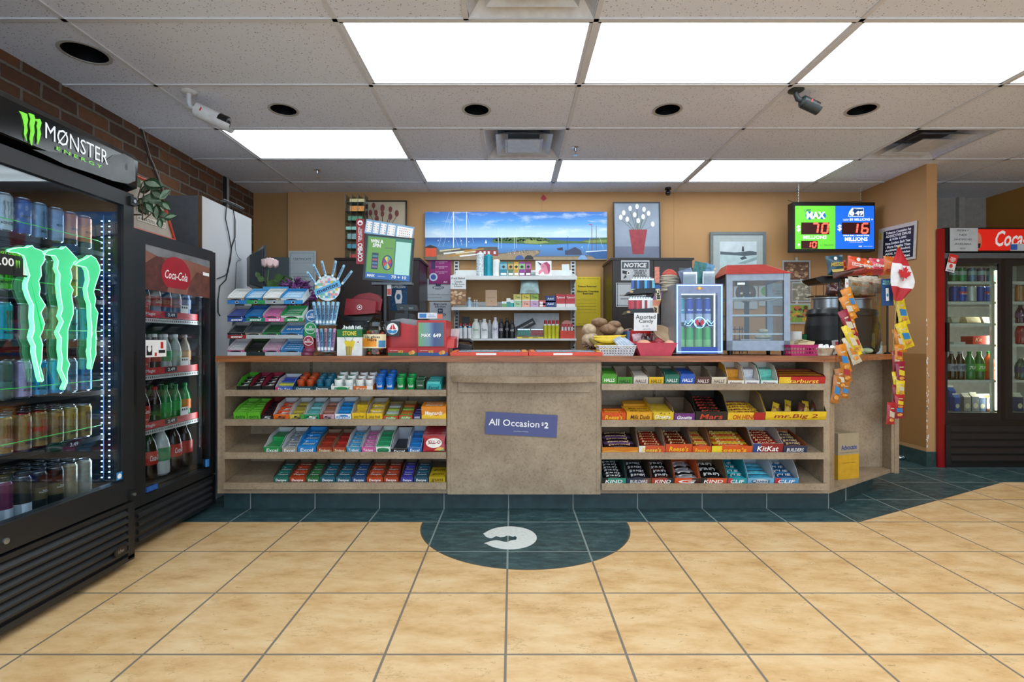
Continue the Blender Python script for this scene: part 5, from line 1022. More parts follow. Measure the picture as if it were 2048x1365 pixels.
def roll(c, Mx, lb):
    if c in pr: return dup(pr[c], mat=Mx, label=lb)
    k = MB(); m = pm(c, .35, 0, .08, 40); k.lathe([(.004,0),(.0095,.004),(.0095,.124),(.004,.128)], m, seg=12); k.cyltext('mentos', .0098, .064, .013, .085, pm('#1c3a74', .4), vert=True, bold=.03)
    k.cylpatch(.0097, -140, -40, .008, .022, pm('#e8f0f4', .4)); pr[c] = tag(k.build('candy_roll', mat=Mx), lb, 'candy roll', 'candy rolls in the spinning stand'); return pr[c]
BL = '#8fc2e0'
for q, (u0, v0, u1, v1) in enumerate(((635,572,616,546), (643,560,630,535), (653,556,646,529), (665,556,671,530), (675,562,686,538), (684,570,700,549))):
    a = math.degrees(math.atan2(u1-u0, v0-v1)); roll(BL, tr(PX(u0, d), d-.008, PZ(v0, d)) @ roty(R(a)) @ Matrix.Scale(.88, 4), 'light blue candy roll fanned above the round header, %s from the left' % ORD[q])
for q in range(6):
    u = 639 + q*7.4; roll(BL, tr(PX(u, d)*.15 + PX(656 + (u-656)*.85, d)*.85, d-.05, PZ(650, d)) @ roty(R((u-657)*.55)) @ Matrix.Scale(1.15, 4), 'light blue candy roll in the upper cup, %s from the left' % ORD[q])
for q, c in enumerate(('#c8a8c8', BL, '#d8a0b0', BL, '#c090b8')):
    u = 641 + q*8; roll(c, tr(PX(656 + (u-656)*.8, d), d-.045, PZ(703, d)) @ roty(R((u-657)*.4)) @ Matrix.Scale(1.15, 4), '%s candy roll in the lower cup, %s from the left' % ('pink' if c != BL else 'blue', ORD[q]))
# straw box
x0, x1 = PX(674, 3.17), PX(724, 3.17); w_ = (x1-x0); h_ = PZ(659, 3.17) - CZ
t = thing('lemonade_box', 'white and green box with a yellow cup and two straws printed on it', 'box', ((x0+x1)/2, 3.17, CZ))
k = MB(); k.box(-w_/2, w_/2, 0, .10, 0, h_, pm('#e4e6e4', .45)); k.box(-w_/2-.0005, w_/2+.0005, -.0005, .1005, h_*.70, h_+.0004, pm('#1c6a34', .45)); k.build('carton', t)
k = MB(); k.text('STONE', 0, h_*.845, w_*.55, pm('#e8d83a', .45), h=h_*.17, y=-.0015, bold=.03)
yl = pm('#e0c41c', .45); k.poly([(-.035,.09),(-.02,.098),(.0,.092),(.02,.10),(.036,.088),(.03,.07),(.026,.055),(.022,.03),(.016,.055),(.0,.062),(-.02,.058),(-.03,.075)], yl, -.001)
k.poly([(-.026,.062),(.018,.062),(.012,0.002),(-.02,.002)], pm('#c8b04a', .45), -.0008); 
for q in range(4): k.rect(-.021+q*.010, -.018+q*.010, .002, .058, pm('#5a4a1c', .45), -.0012)
k.M = tr(-.02, 0, .09) @ roty(R(-25)); k.rect(-.002, .002, 0, .03, pm('#8a9094', .4), -.0014); k.M = tr(.012, 0, .09) @ roty(R(28)); k.rect(-.002, .002, 0, .03, pm('#8a9094', .4), -.0014); k.M = Matrix()
k.poly([(.048,.085),(.054,.092),(.060,.085),(.055,.080)], RED, -.001); k.build('box_print', t)
k = MB()
for q in range(26): a, b_ = random.uniform(-.06, .06), random.uniform(.01, .09); k.tube([(a, b_, h_-.01), (a+random.uniform(-.012,.012), b_, h_+random.uniform(.012,.026))], .0035, WHTP, 6)
o = k.build('wrapped_straws', t); o['kind'] = 'stuff'
# clear jar
x0, x1 = PX(724, 3.2), PX(772, 3.2); r_ = (x1-x0)/2; H_ = PZ(643, 3.2) - CZ
t = thing('candy_jar', 'clear plastic jar with an orange fruit label and black handwriting', 'jar', ((x0+x1)/2, 3.2+r_*.4, CZ))
cj = glass('#f6f0ee', 1.3, .93)
k = MB(); k.lathe([(r_*.9,0),(r_,.01),(r_,H_*.74),(r_*.88,H_*.84)], cj, seg=28); k.build('jar', t)
k = MB(); k.lathe([(r_*.90,H_*.84),(r_*.92,H_*.86),(r_*.92,H_*.98),(r_*.86,H_)], glass('#eef4f4', 1.4, .85), seg=28); k.build('lid', t)
k = MB(); k.cylpatch(r_*1.005, -165, -15, H_*.22, H_*.62, pm('#e8d8b0', .45), n=16); k.cylpatch(r_*1.008, -150, -70, H_*.26, H_*.50, pm('#e8921c', .45), n=12); k.cylpatch(r_*1.008, -60, -20, H_*.24, H_*.44, pm('#4a8ab8', .45))
k.cyltext('Lip gloss\nHere', r_*1.014, H_*.50, r_*1.3, H_*.16, INK, bold=.02); k.build('label', t)
k = MB()
for q in range(34): a = random.uniform(0, 6.28); rr = random.uniform(0, r_*.75); k.ball((rr*math.cos(a), rr*math.sin(a), random.uniform(.012, H_*.30) if q < 20 else random.uniform(H_*.62, H_*.72)), (.012,.010,.009), pm(random.choice(['#c84a2a', '#d8b03a', '#5a8a3a', '#3a2a24', '#b8483a']), .3), 8, 5)
o = k.build('sweets', t); o['kind'] = 'stuff'
# red lottery terminal
LR = pm('#b81c18', .35); t = thing('lottery_terminal', 'red lottery terminal with a sailboat badge and a green and blue screen', 'terminal', (PX(770, 3.25), 3.25, CZ))
def q2(u, v, dd=3.25): return (PX(u, dd) - PX(770, dd), PZ(v, dd) - CZ)
k = MB(); k.prism([q2(771, 706), q2(836, 706), q2(836, 652), q2(815, 649), q2(797, 645), q2(775, 648), q2(771, 655)], .03, .32, LR); k.build('body', t, bevel=.004)
k = MB(); k.prism([q2(773, 648), q2(797, 645), q2(815, 649), q2(836, 653), q2(836, 640), q2(800, 636), q2(776, 640)], .08, .34, pm('#8c9094', .4)); k.build('top_cover', t, bevel=.003)
k = MB(); a0, a1, b0, b1 = *q2(834, 702), *q2(907, 702)
x0_, z0_ = q2(835, 697); x1_, z1_ = q2(893, 641)
k.box(x0_, x1_, -.02, .28, z0_, z1_, LR); k.side([(-.02, z0_), (.28, z0_), (.28, z0_+.09), (.02, z0_+.06)], x1_, x1_+.05, LR); k.build('screen_housing', t, bevel=.005)
sx0, sz0 = q2(838, 693); sx1, sz1 = q2(889, 646)
sm = bpy.data.materials.new('lotto_screen'); sm.use_nodes = True; nt = sm.node_tree; p = nt.nodes['Principled BSDF']; tcn = nt.nodes.new('ShaderNodeTexCoord'); sp = nt.nodes.new('ShaderNodeSeparateXYZ'); nt.links.new(tcn.outputs['Object'], sp.inputs[0])
rr = nt.nodes.new('ShaderNodeValToRGB'); nt.links.new(vmath(nt, 'DIVIDE', vmath(nt, 'SUBTRACT', sp.outputs[0], sx0), sx1-sx0), rr.inputs[0]); e = rr.color_ramp.elements
for i, (pos, c) in enumerate([(0, '#5a8a4a'), (.4, '#5a7a8a'), (.62, '#26386a'), (1, '#3a4a58')]):
    if i > 1: e.new(pos)
    e[i].position = pos; e[i].color = hexc(c) + [1]
nt.links.new(rr.outputs[0], p.inputs['Base Color']); nt.links.new(rr.outputs[0], p.inputs['Emission Color']); p.inputs['Emission Strength'].default_value = .4; p.inputs['Roughness'].default_value = .15
k = MB(); k.box(sx0, sx1, -.023, -.02, sz0, sz1, sm); k.text('MAX', sx0+(sx1-sx0)*.3, (sz0+sz1)/2-.006, (sx1-sx0)*.36, WHTP, y=-.0245, bold=.04); k.text('649', sx0+(sx1-sx0)*.73, (sz0+sz1)/2-.006, (sx1-sx0)*.30, WHTP, y=-.0245, bold=.04); k.build('screen', t)
k = MB(); bx_, bz_ = q2(785, 658); k.M = tr(bx_, .0, bz_); k.box(-.046, .046, -.004, .032, -.048, .048, pm('#10141c', .3)); k.disc(0, 0, .037, .037, WHTP, -.0046, 28); k.poly([(-.033,-.012),(-.015,-.006),(.0,-.014),(.018,-.008),(.033,-.012),(.02,-.03),(-.02,-.03)], pm('#2a86c0', .4), -.0052); k.poly([(-.02,-.004),(0,.032),(.0,-.004)], pm('#c82a3c', .4), -.0052); k.poly([(.004,.034),(.024,-.004),(.004,-.004)], pm('#c82a3c', .4), -.0052); k.build('sailboat_badge', t, bevel=.006)
k = MB(); c0, c1 = q2(834, 636), q2(886, 624); k.M = tr(0, .05, 0) ; k.box(q2(833,0)[0], q2(872,0)[0], 0, .003, q2(0,637)[1], q2(0,625)[1], pm('#d4dce0', .4)); k.box(q2(836,0)[0], q2(850,0)[0], -.001, 0, q2(0,635)[1], q2(0,627)[1], pm('#2a7ac0', .4)); k.text('Cards\nWelcome', q2(861,0)[0], q2(0,631)[1], .05, pm('#2a6ab0', .4), y=-.001); k.box(q2(872,0)[0], q2(883,0)[0], 0, .003, q2(0,637)[1], q2(0,628)[1], pm('#d86a4a', .4)); k.build('card_sticker', t)
# cracker boxes
for a, b_, c, nm_ in ((776, 834, '#1d5a34', 'left with a green lower band'), (835, 896, '#1c4a8c', 'right with a blue lower band')):
    o = bx('cracker_box', 'long flat red cracker box on the counter edge, the %s' % nm_, 'box', a, b_, 696.5, CZ, '#a81c20', d=3.14, dep=.05, grp='flat cracker boxes', deco=[(0,1,0,.42,c)])
    k = MB(); k.text('RITZ', -.01, .026, .03, pm('#e0b83a', .4), h=.014, y=-.0015, bold=.03); k.text('mini crackers', -.055, .034, .05, WHTP, y=-.0015); k.disc(.065, .022, .013, .013, pm('#d89a4a', .5), -.0015, 16); k.disc(.050, .018, .012, .012, pm('#c8843a', .5), -.0019, 16); k.build('box_print', o)
# customer display on a pole
t = thing('customer_display', 'black lottery customer display on a pole showing WIN A SPIN in green', 'display screen', (PX(768, 3.45), 3.45, CZ))
def q3(u, v, dd=3.45): return (PX(u, dd) - PX(768, dd), PZ(v, dd) - CZ)
k = MB(); k.tube([(0,.03,0), (0,.03,q3(0,560)[1])], .024, BLK, 16); k.lathe([(.026,.20),(.026,.205)], SIL, cy=.03); k.build('pole', t)
k = MB(); k.lathe([(.05,0),(.045,.012),(.03,.016)], BLK, cy=.03, seg=24); k.build('base', t)
k = MB(); k.M = tr(q3(779,520)[0], -.02, q3(779,520)[1]) @ rotz(R(8)) @ roty(R(4)); 
k.box(-.163, .163, 0, .045, -.155, .160, pm('#0c1214', .3)); k.build('screen_bezel', t, bevel=.008)
k = MB(); k.M = tr(q3(779,520)[0], -.02, q3(779,520)[1]) @ rotz(R(8)) @ roty(R(4)); E_ = lambda c, s_=.3: pm(c, .3, 0, .03, 25., 0., c, s_)
k.box(-.148, .148, -.003, .0, -.140, .148, E_('#2a6a5a')); k.box(-.142, .035, -.004, -.003, -.100, .142, E_('#5a8a3c')); k.box(.042, .142, -.004, -.003, -.10, .125, E_('#9ac8c0', .3)); k.box(-.148, .148, -.0045, -.003, -.140, -.10, E_('#1c5a9c'))
k.text('WIN A\nSPIN', -.085, .10, .085, WHTP, h=.055, y=-.0055, bold=.04); k.text('NEW ON KENO', .0, .075, .06, pm('#7a4a8c', .4), y=-.0055, bold=.02); k.disc(-.008, -.025, .035, .052, pm('#2a3f6c', .4), -.0050, 24)
for q in range(8): k.poly([(-.008, -.025)] + [(-.008 + .028*math.cos(R(45*q+a)), -.025 + .044*math.sin(R(45*q+a))) for a in (0, 15, 30, 45)], pm(['#c8442a', '#3aa0b8', '#d8c03a', '#7a3a8c'][q % 4], .4), -.0056)
k.box(-.112, -.07, -.0056, -.004, -.075, .035, pm('#2c3a5c', .4)); 
for q in range(4): k.rect(-.108, -.074, -.066+q*.024, -.052+q*.024, pm(['#8a6a9c', '#5a7aa8', '#a8586a', '#4a8a8c'][q], .4), -.006)
k.text('MAX', -.11, -.120, .05, WHTP, y=-.0055, bold=.04); k.text('WEDNESDAY', -.04, -.122, .05, WHTP, y=-.0055); k.text('70 + 10', .075, -.118, .10, WHTP, h=.022, y=-.0055, bold=.02); k.build('screen', t)
k = MB(); k.M = tr(q3(779,464)[0], -.012, q3(779,462)[1]) @ rotz(R(8)) @ roty(R(8)); k.box(-.160, .165, 0, .004, -.045, .052, pm('#7aa6cc', .4))
for q, (a, w3) in enumerate(((-.135, .036), (-.088, .036), (-.040, .036), (.015, .048), (.105, .105))):
    k.box(a-w3/2, a+w3/2, -.001, 0, -.034, .040, WHTP)
    for i in range(4):
        for j in range(2 if q < 4 else 6): k.disc(a-w3*.32+ (w3*.64/(1 if q < 4 else 5))*j, -.022+i*.016, .0035, .0035, pm(['#c84a5a', '#4a7ac8', '#e0a03a'][(i+j+q) % 3], .4), -.0016, 8)
k.build('number_header', t)
k = MB(); cx_, cz_ = q3(723.5, 485); k.M = tr(cx_, -.035, cz_); k.box(-.028, .028, 0, .004, -.155, .152, pm('#9c2834', .4))
for st_, zc, hh_, ww_ in (('COMBO', -.075, .125, .034), ('YOUR LOTTO\nTO LOTTO', .045, .10, .028)):
    vs_, fs_, ar_ = glyphs(st_, 0., .03); k.add([(-b_*ww_, -.001, zc + a_*hh_) for a_, b_ in vs_], fs_, WHTP)
k.disc(0, .125, .018, .018, WHTP, -.001, 18); k.disc(0, .122, .010, .008, pm('#9c2834', .4), -.0015, 12); k.build('combo_banner', t)
k = MB(); k.box(q3(744,0)[0], q3(824,0)[0], -.01, .06, q3(0,570)[1], q3(0,565)[1], pm('#5a5e62', .3, .6)); k.build('mount_plate', t)
k = MB(); k.box(.02, .05, .0, .003, q3(0,592)[1], q3(0,569)[1], pm('#c8ccce', .5)); k.box(.022, .048, -.001, 0, q3(0,590)[1], q3(0,578)[1], pm('#b84a3a', .5)); k.build('hanging_tag', t)
# red printer
t = thing('receipt_printer', 'red plastic hooded lottery ticket printer on a black base', 'printer', (PX(722, 3.4), 3.40, CZ))
def q4(u, v, dd=3.4): return (PX(u, dd) - PX(722, dd), PZ(v, dd) - CZ)
rd = pm('#8c1c22', .35)
k = MB(); k.prism([q4(688,631), q4(750,627), q4(752,603), q4(725,598), q4(692,598)], 0, .16, rd); k.build('front_hood', t, bevel=.006)
k = MB(); P = [q4(697,600), q4(757,622), q4(761,598), q4(750,588), q4(735,584), q4(712,588), q4(702,594)]; k.prism(P, .05, .22, pm('#7c181e', .35)); k.build('rear_hood', t, bevel=.005)
k = MB(); ex, ez = q4(719, 615); k.disc(ex, ez, .018, .018, WHTP, -.001, 20); k.disc(ex, ez, .015, .015, rd, -.0014, 20); k.poly([(ex-.009,ez-.004),(ex+.009,ez-.004),(ex,ez+.010)], WHTP, -.0018); k.build('sailboat_emblem', t)
k = MB(); k.prism([q4(684,634), q4(747,634), q4(742,642), q4(690,642)], -.01, .24, BLK); k.prism([q4(702,642), q4(733,642), q4(736,655), q4(699,655)], .02, .2, BLK); k.box(-.07, .07, .02, .2, 0, q4(0,655)[1], BLK); k.build('base', t, bevel=.004)
# black scale / reader
t = thing('price_readout', 'small black price readout behind the red terminal', 'display', (PX(812, 3.55), 3.55, CZ))
def q5(u, v): return (PX(u, 3.55) - PX(812, 3.55), PZ(v, 3.55) - CZ)
k = MB(); k.prism([q5(792,609), q5(832,610), q5(835,622), q5(795,621)], 0, .05, pm('#101214', .25)); k.build('readout', t, bevel=.004); k = MB(); k.box(-.012, .012, .01, .04, .03, q5(0,620)[1], BLK); k.build('neck', t); k = MB(); k.prism([q5(784,640), q5(826,641), q5(822,628), q5(790,626)], .02, .14, BLK); k.box(-.06,.04,.03,.13,0,q5(0,640)[1], BLK); k.build('body', t, bevel=.004)
k = MB(); k.text('8888', q5(803,615)[0], q5(803,616)[1], .02, pm('#8ab0a0', .4), y=-.001); k.text('000', q5(822,616)[0], q5(822,617)[1], .03, pm('#8ab0a0', .4), y=-.001); k.build('digits', t)
t, hw, hh = card('lottery_poster', 'narrow dark blue starry lottery poster reading MILLION behind the display pole', 'poster', 780, 814, 566, 622, 3.72, '#154a74')
lines(t, [('$1MILLION', 0, hh*.7, hw*1.6, .024, '#dfe8f0', .02)]); k = MB(); k.poly([(-.02,-.05),(.022,-.05),(.028,0),(.02,.05),(-.015,.05),(-.028,0)], WHTP, -.001); k.disc(0, 0, .016, .022, pm('#3a6a94', .5), -.0014, 16)
for q in range(24): k.disc(random.uniform(-.9,.9)*hw, random.uniform(-.95,.5)*hh, .0015, .0015, WHTP, -.0008, 6)
k.build('poster_print', t)
k = MB(); k.M = rotx(R(8)); k.box(-.014, .014, 0, .1, 0, .21, pm('#3a1c2c', .4)); k.box(.016, .026, .02, .1, 0, .19, pm('#7a5a34', .4)); tag(k.build('brochure_stack', loc=loc(776, 3.36)), 'dark folded brochures standing right of the display pole', 'brochures')
k = MB(); k.M = rotz(R(-25)) @ rotx(R(-12)); k.box(-.03, .035, 0, .003, 0, .13, pm('#d4d4d6', .5)); k.box(-.028, .032, -.001, 0, .01, .055, pm('#b8889a', .5, 0, .4, 80)); tag(k.build('lottery_slip', loc=loc(906, 3.42, CZ+.05)), 'white and pink lottery slip sticking out right of the red terminal', 'ticket')
k = MB(); k.box(-.02, .02, 0, .05, 0, .13, pm('#1c4a8c', .4)); k.box(-.018, .018, -.001, 0, .06, .12, pm('#7ab0d8', .4)); tag(k.build('blue_packet', loc=loc(911, 3.60)), 'small blue packet behind the telephone', 'packet')
# clear rack on the cabinet
t = thing('acrylic_rack', 'tall clear acrylic rack with small packets on top of the left dark cabinet', 'rack', (PX(712, 4.7), 4.66, 1.832))
k = MB(); hw_ = .088; h_ = PZ(388, 4.66) - 1.832
for xx in (-hw_, -.03, .03, hw_): k.box(xx-.0025, xx+.0025, 0, .12, 0, h_, glass('#dfe8ea', .8, .86))
k.box(-hw_, hw_, .118, .12, 0, h_, glass('#e4ecee', .8, .92)); k.build('panels', t)
for q in range(7):
    zz = .01 + q*h_/7; k = MB(); k.box(-hw_, hw_, 0, .118, zz, zz+.003, glass('#cfdcde', .9, .75)); k.build('shelf', t)
for q, (c, x_, w3) in enumerate((('#b84a4a', 0, .10), ('#4a8aa0', .0, .14), ('#7a9aa0', -.02, .10), ('#8ac0b0', -.03, .11), ('#4a8a6a', 0, .13), ('#d88a2a', .02, .13), ('#d8c88a', .02, .14))):
    k = MB(); k.box(x_-w3/2, x_+w3/2, .01, .05, .0, .03 + .01*(q % 3), pm(c, .4, 0, .3, 80)); tag(k.build('packet', loc=(PX(712, 4.7), 4.66, 1.832 + .0135 + q*h_/7)), 'small packet in the clear rack, %s level from the bottom' % ORD[q], 'packet', 'packets in the clear rack')
# telephone
t = thing('telephone', 'black desk telephone with a coiled cord left under the wall shelves', 'telephone', loc(927, 3.5))
k = MB(); k.prism([(-.045,0),(.055,0),(.055,.06),(-.03,.075)], 0, .14, BLK); k.build('body', t, bevel=.005); k = MB(); k.tube([(-.045,.02,.085),(-.03,.01,.10),(.04,.01,.10),(.06,.02,.082)], .012, BLK); k.build('handset', t)
k = MB(); k.tube([(-.05 + .10*q/90, -.03 + .008*math.cos(q*.9), .012 + .009*math.sin(q*.9)) for q in range(90)], .003, BLK, 6); k.build('coiled_cord', t)
k = MB(); k.box(-.11, .09, 0, .05, 0, .016, BLK); tag(k.build('tape_dispenser', loc=loc(1000, 3.68)), 'flat black case lying behind the orange ticket trays', 'case')
# scratch ticket trays
for a, b_, nm_ in ((901, 1056.5, 'left'), (1058, 1205, 'right')):
    x0, x1 = PX(a, 3.14), PX(b_, 3.14); w_ = x1-x0
    t = thing('ticket_tray', 'low orange red scratch ticket counter tray with a clear lid, %s one' % nm_, 'ticket tray', ((x0+x1)/2, 3.135, CZ), 0, 'scratch ticket trays')
    k = MB(); orr = pm('#d8401c', .35); k.side([(0,0),(.19,0),(.19,.032),(.0,.022)], -w_/2, w_/2, orr); k.box(-w_*.17, w_*.09, -.0008, 0, .005, .017, WHTP); k.build('tray', t, bevel=.002)
    k = MB(); k.M = tr(0, .0, .0235) @ rotx(R(3)); k.box(-w_*.40, w_*.40, .02, .16, 0, .004, pm('#8494a4', .2, 0, .3, 12)); k.box(-w_*.48, -w_*.42, .01, .17, 0, .004, pm('#e0742c', .3)); k.box(w_*.42, w_*.48, .01, .17, 0, .004, pm('#e0a02c', .3)); k.M = k.M @ tr(0,.04,.0045) @ rotx(R(-90)); k.text('SCRATCH n WIN', -w_*.12, 0, w_*.35, WHTP, h=.02, y=0, bold=.04); k.text('$1', w_*.22, -.0, .03, WHTP, h=.018, y=0, bold=.03); k.build('ticket_window', t)
# ------------------------------------------------------------------ things on the counter, right half
# bread loaves in a bag and bananas
CR = pm('#b8a184', .55, 0, .3, 45, .6); CR2 = pm('#8a6a50', .6, 0, .35, 50, .6)
BR = [(1180, 681, 28, 16, CR, 'pale knotted end of the bread bag, nearest the bananas'), (1178, 661, 24, 13, CR, 'round pale bun at the upper left of the pile'), (1199, 645, 26, 9, CR2, 'brown loaf topmost on the pile'), (1216, 659, 30, 11, CR2, 'wide brown seeded loaf in the middle of the pile'), (1228, 650, 22, 8, CR2, 'small brown loaf at the upper right of the pile'), (1236, 663, 20, 11, CR, 'pale loaf at the right of the pile')]
for i, (u, v, rx_, rz_, m, lb) in enumerate(BR):
    k = MB(); s_ = 3.40/FPX; k.ball((0,0,0), (rx_*s_*.62, .05, rz_*s_*1.0), m, 18, 12, .10)
    if i == 0:
        for q in range(6): a = R(200+q*22); k.tube([(0,-.01,-.02),(.04*math.cos(a),-.03,.05*math.sin(a)),(.075*math.cos(a),-.035,.055*math.sin(a)-.01)], [.02,.012,.003], glass('#e8e0d8', 1.4, .85), 6)
    tag(k.build('bread_loaf', loc=(PX(u, 3.40), 3.38 + .012*(i % 3), PZ(v, 3.40))), lb, 'bread', 'bagged loaves on the counter')
k = MB(); k.box(-.12, .12, 0, .12, 0, .10, pm('#7a5a3a', .6)); tag(k.build('bread_tray', loc=loc(1215, 3.44)), 'plain brown tray holding the loaves behind the bananas', 'tray')
t = thing('banana_bunch', 'bunch of ripe yellow bananas lying over the white basket', 'bananas', loc(1186, 3.26, CZ+.075))
yb = pm('#d8b828', .5, 0, .12, 30)
for q, (dz, dy, L_, cv) in enumerate(((.045, .03, .215, .012), (.030, .0, .20, .016), (-.012, -.005, .17, .02), (.0, .03, .16, .02))):
    k = MB(); P = [(.008 + L_*a, dy, dz + (-cv*math.sin(math.pi*a)*1.0) + .01*a) for a in [i/10 for i in range(11)]]; k.tube(P, [.006,.010,.015,.0175,.018,.018,.0175,.016,.013,.008,.005], yb, 7); k.tube([P[10], (P[10][0]+.006, P[10][1], P[10][2])], .004, pm('#3a2c14', .7), 6); k.build('banana', t)
k = MB(); k.tube([(.02,.01,.0),(-.008,.012,.02),(-.02,.014,.035)], [.018,.013,.007], pm('#7a6a2a', .6)); k.build('stem', t)
def basket(nm, lb, p0, p1, ytop, d, col, dep=.13, taper=.84, rows=3, cols=12, zb=CZ, slots=True, rough=.45):
    x0, x1 = PX(p0, d), PX(p1, d); h = PZ(ytop, d) - zb; w_ = (x1-x0)/2; b_ = w_*taper; m = pm(col, rough)
    t = thing(nm, lb, 'basket', ((x0+x1)/2, d, zb)); k = MB(); th = .002; f0 = dep*(1-taper)/2
    T = [(-w_,0),(w_,0),(w_,dep),(-w_,dep)]; Bm = [(-b_,f0),(b_,f0),(b_,dep-f0),(-b_,dep-f0)]
    if not slots:
        for i in range(4):
            j = (i+1) % 4; V = [(*Bm[i],0),(*Bm[j],0),(*T[j],h),(*T[i],h)]; k.add(V, [(0,1,2,3)], m); cx_ = [(x*.985, (y-dep/2)*.975+dep/2, z+.001) for x, y, z in V]; k.add(cx_, [(3,2,1,0)], m)
    else:
        for i in range(4):
            j = (i+1) % 4; n_ = cols if i % 2 == 0 else cols//2
            P = lambda u, v: tuple((Vector((*Bm[i],0)).lerp(Vector((*Bm[j],0)), u)).lerp(Vector((*T[i],h)).lerp(Vector((*T[j],h)), u), v))
            def bar(u0, u1, v0, v1):
                a = [Vector(P(u0,v0)), Vector(P(u1,v0)), Vector(P(u1,v1)), Vector(P(u0,v1))]; cc_ = Vector((0, dep/2, h*.5)); o2 = [p + (cc_-p).normalized()*.002 for p in a]
                k.add([tuple(p) for p in a + o2], [(0,1,2,3),(7,6,5,4),(0,4,5,1),(1,5,6,2),(2,6,7,3),(3,7,4,0)], m)
            for r_ in range(rows+1):
                v = .12 + (.70)*r_/rows; bar(0, 1, v - .055, v + .055)
            bar(0, 1, 0, .08); bar(0, 1, .88, 1)
            for c_ in range(n_+1): u = c_/n_; bar(max(0, u-.014), min(1, u+.014), 0, 1)
    k.add([(x, y, .001) for x, y in Bm], [(0,1,2,3)], m)
    for i in range(4):
        j = (i+1) % 4; k.tube([(*T[i], h), (*T[j], h)], .003, m, 6)
    k.build('shell', t); return t
t = basket('white_basket', 'white slotted plastic basket holding wrapped sticks under the bananas', 1197, 1273, 692, 3.15, '#d6d8de', dep=.12)
for q in range(7):
    k = MB(); k.box(-.006, .006, -.055, .055, 0, .012, pm('#c2ccda', .35, 0, .25, 60)); a = tr(PX(1236 + q*4, 3.2), 3.20, CZ + .065 + .006*(q % 4)) @ rotz(R(25 + q*5)) @ rotx(R(35)); tag(k.build('wrapped_stick', mat=a), 'silver wrapped snack stick in the white basket, %s from the left' % ORD[q], 'snack stick', 'wrapped sticks in the white basket')
# red candy box with sign
t = thing('candy_bin', 'red cardboard bin of bagged candy behind the pink basket', 'bin', loc(1287, 3.27))
w_ = .085; k = MB(); k.box(-w_, w_, 0, .003, 0, .09, RED); k.box(-w_, w_, .16, .163, 0, .165, RED); k.side([(0,0),(.163,0),(.163,.165),(0,.09)], -w_-.003, -w_, RED); k.side([(0,0),(.163,0),(.163,.165),(0,.09)], w_, w_+.003, RED); k.box(-w_, w_, 0, .163, 0, .004, RED); k.build('bin', t)
k = MB(); k.box(-.105, -.089, 0, .16, 0, .16, pm('#1f4f86', .4)); tag(k.build('blue_box', loc=loc(1287, 3.27)), 'narrow dark blue box left of the red candy bin', 'box')
for q in range(6): k = MB(); k.M = roty(R(random.uniform(-60, 60))); k.pillow(.06, .075, .025, glass('#e4d4d8', 1.6, .8) if q % 2 else pm('#c8a8b0', .3, 0, .4, 60), n=6); tag(k.build('candy_bag', loc=(PX(1272 + 7*q, 3.35), 3.30+.02*(q % 3), CZ+.065)), 'small bag of pink candy in the red bin, %s from the left' % ORD[q], 'candy bag', 'candy bags in the red bin')
t, hw, hh = card('candy_sign', 'white handmade sign reading Assorted Candy above the red bin', 'sign', 1268, 1314, 626, 662, 3.25, '#dfe0e2', lean=-4)
lines(t, [('Assorted', 0, hh*.55, hw*1.7, .028, '#23252a'), ('Candy', .004, hh*.02, hw*1.25, .030, '#23252a'), ('$ 1.00', 0, -hh*.48, hw*.5, .012, '#4a4c50'), ('each or 2 for', .01, -hh*.8, hw*.7, .007, '#4a4c50')])
t = basket('pink_basket', 'solid pink plastic basket with an apple at the front of the counter', 1272, 1355, 687, 3.14, '#c8485e', dep=.14, taper=.74, slots=False)
k = MB(); k.ball((0,0,0), (.034,.034,.031), pm('#8c1f2c', .25, 0, .3, 15), 20, 14); k.tube([(0,0,.024),(.003,0,.036)], .0015, pm('#3a2414', .7), 5)
tag(k.build('apple', loc=(PX(1317, 3.2), 3.21, CZ+.082)), 'dark red apple at the middle of the pink basket', 'apple')
k = MB(); k.ball((0,0,0), (.046,.04,.03), pm('#d89a7a', .4, 0, .2, 20), 18, 12); tag(k.build('peach', loc=(PX(1288, 3.2), 3.21, CZ+.072)), 'pale orange fruit at the left of the pink basket', 'fruit')
k = MB(); k.ball((0,0,0), (.035,.034,.03), pm('#d8a68a', .4, 0, .2, 20), 18, 12); tag(k.build('peach', loc=(PX(1340, 3.2), 3.22, CZ+.070)), 'pale orange fruit at the right of the pink basket', 'fruit')
k = MB(); k.M = roty(R(22)) @ rotx(R(38)); k.lathe([(.045,0),(.07,.02),(.085,.05),(.088,.055),(.083,.055),(.066,.024),(.04,.006)], pm('#c8a988', .5, 0, .1, 20), seg=28)
tag(k.build('wooden_bowl', loc=(PX(1326, 3.3), 3.33, CZ+.10)), 'tilted pale bowl leaning behind the apple', 'bowl')
# lighter display
t = thing('lighter_display', 'wavy two shelf lighter display with a black and rainbow side panel', 'display rack', (PX(1300, 3.42), 3.42, CZ))
def q6(u, v, dd=3.42): return (PX(u, dd) - PX(1300, dd), PZ(v, dd) - CZ)
side_ = [(1299,660),(1306,640),(1302,625),(1298,612),(1303,600),(1308,590),(1303,580),(1303,573),(1309,570),(1319,570),(1324,575),(1326,588),(1323,602),(1318,614),(1318,628),(1322,640),(1320,652),(1316,662)]
k = MB(); k.prism([q6(*p) for p in side_], 0, .02, BLK, fm=pm('#141416', .4)); k.build('side_panel', t)
pr_ = [[(1304,573),(1309,570.5),(1319,570.5),(1323,575),(1324,583),(1304,583)], [(1304,583),(1324,583),(1325,590),(1322,600),(1305,600),(1308,590)], [(1305,600),(1322,600),(1318,612),(1299,612)], [(1299,612),(1317,612),(1317,628),(1303,628)]]
k = MB()
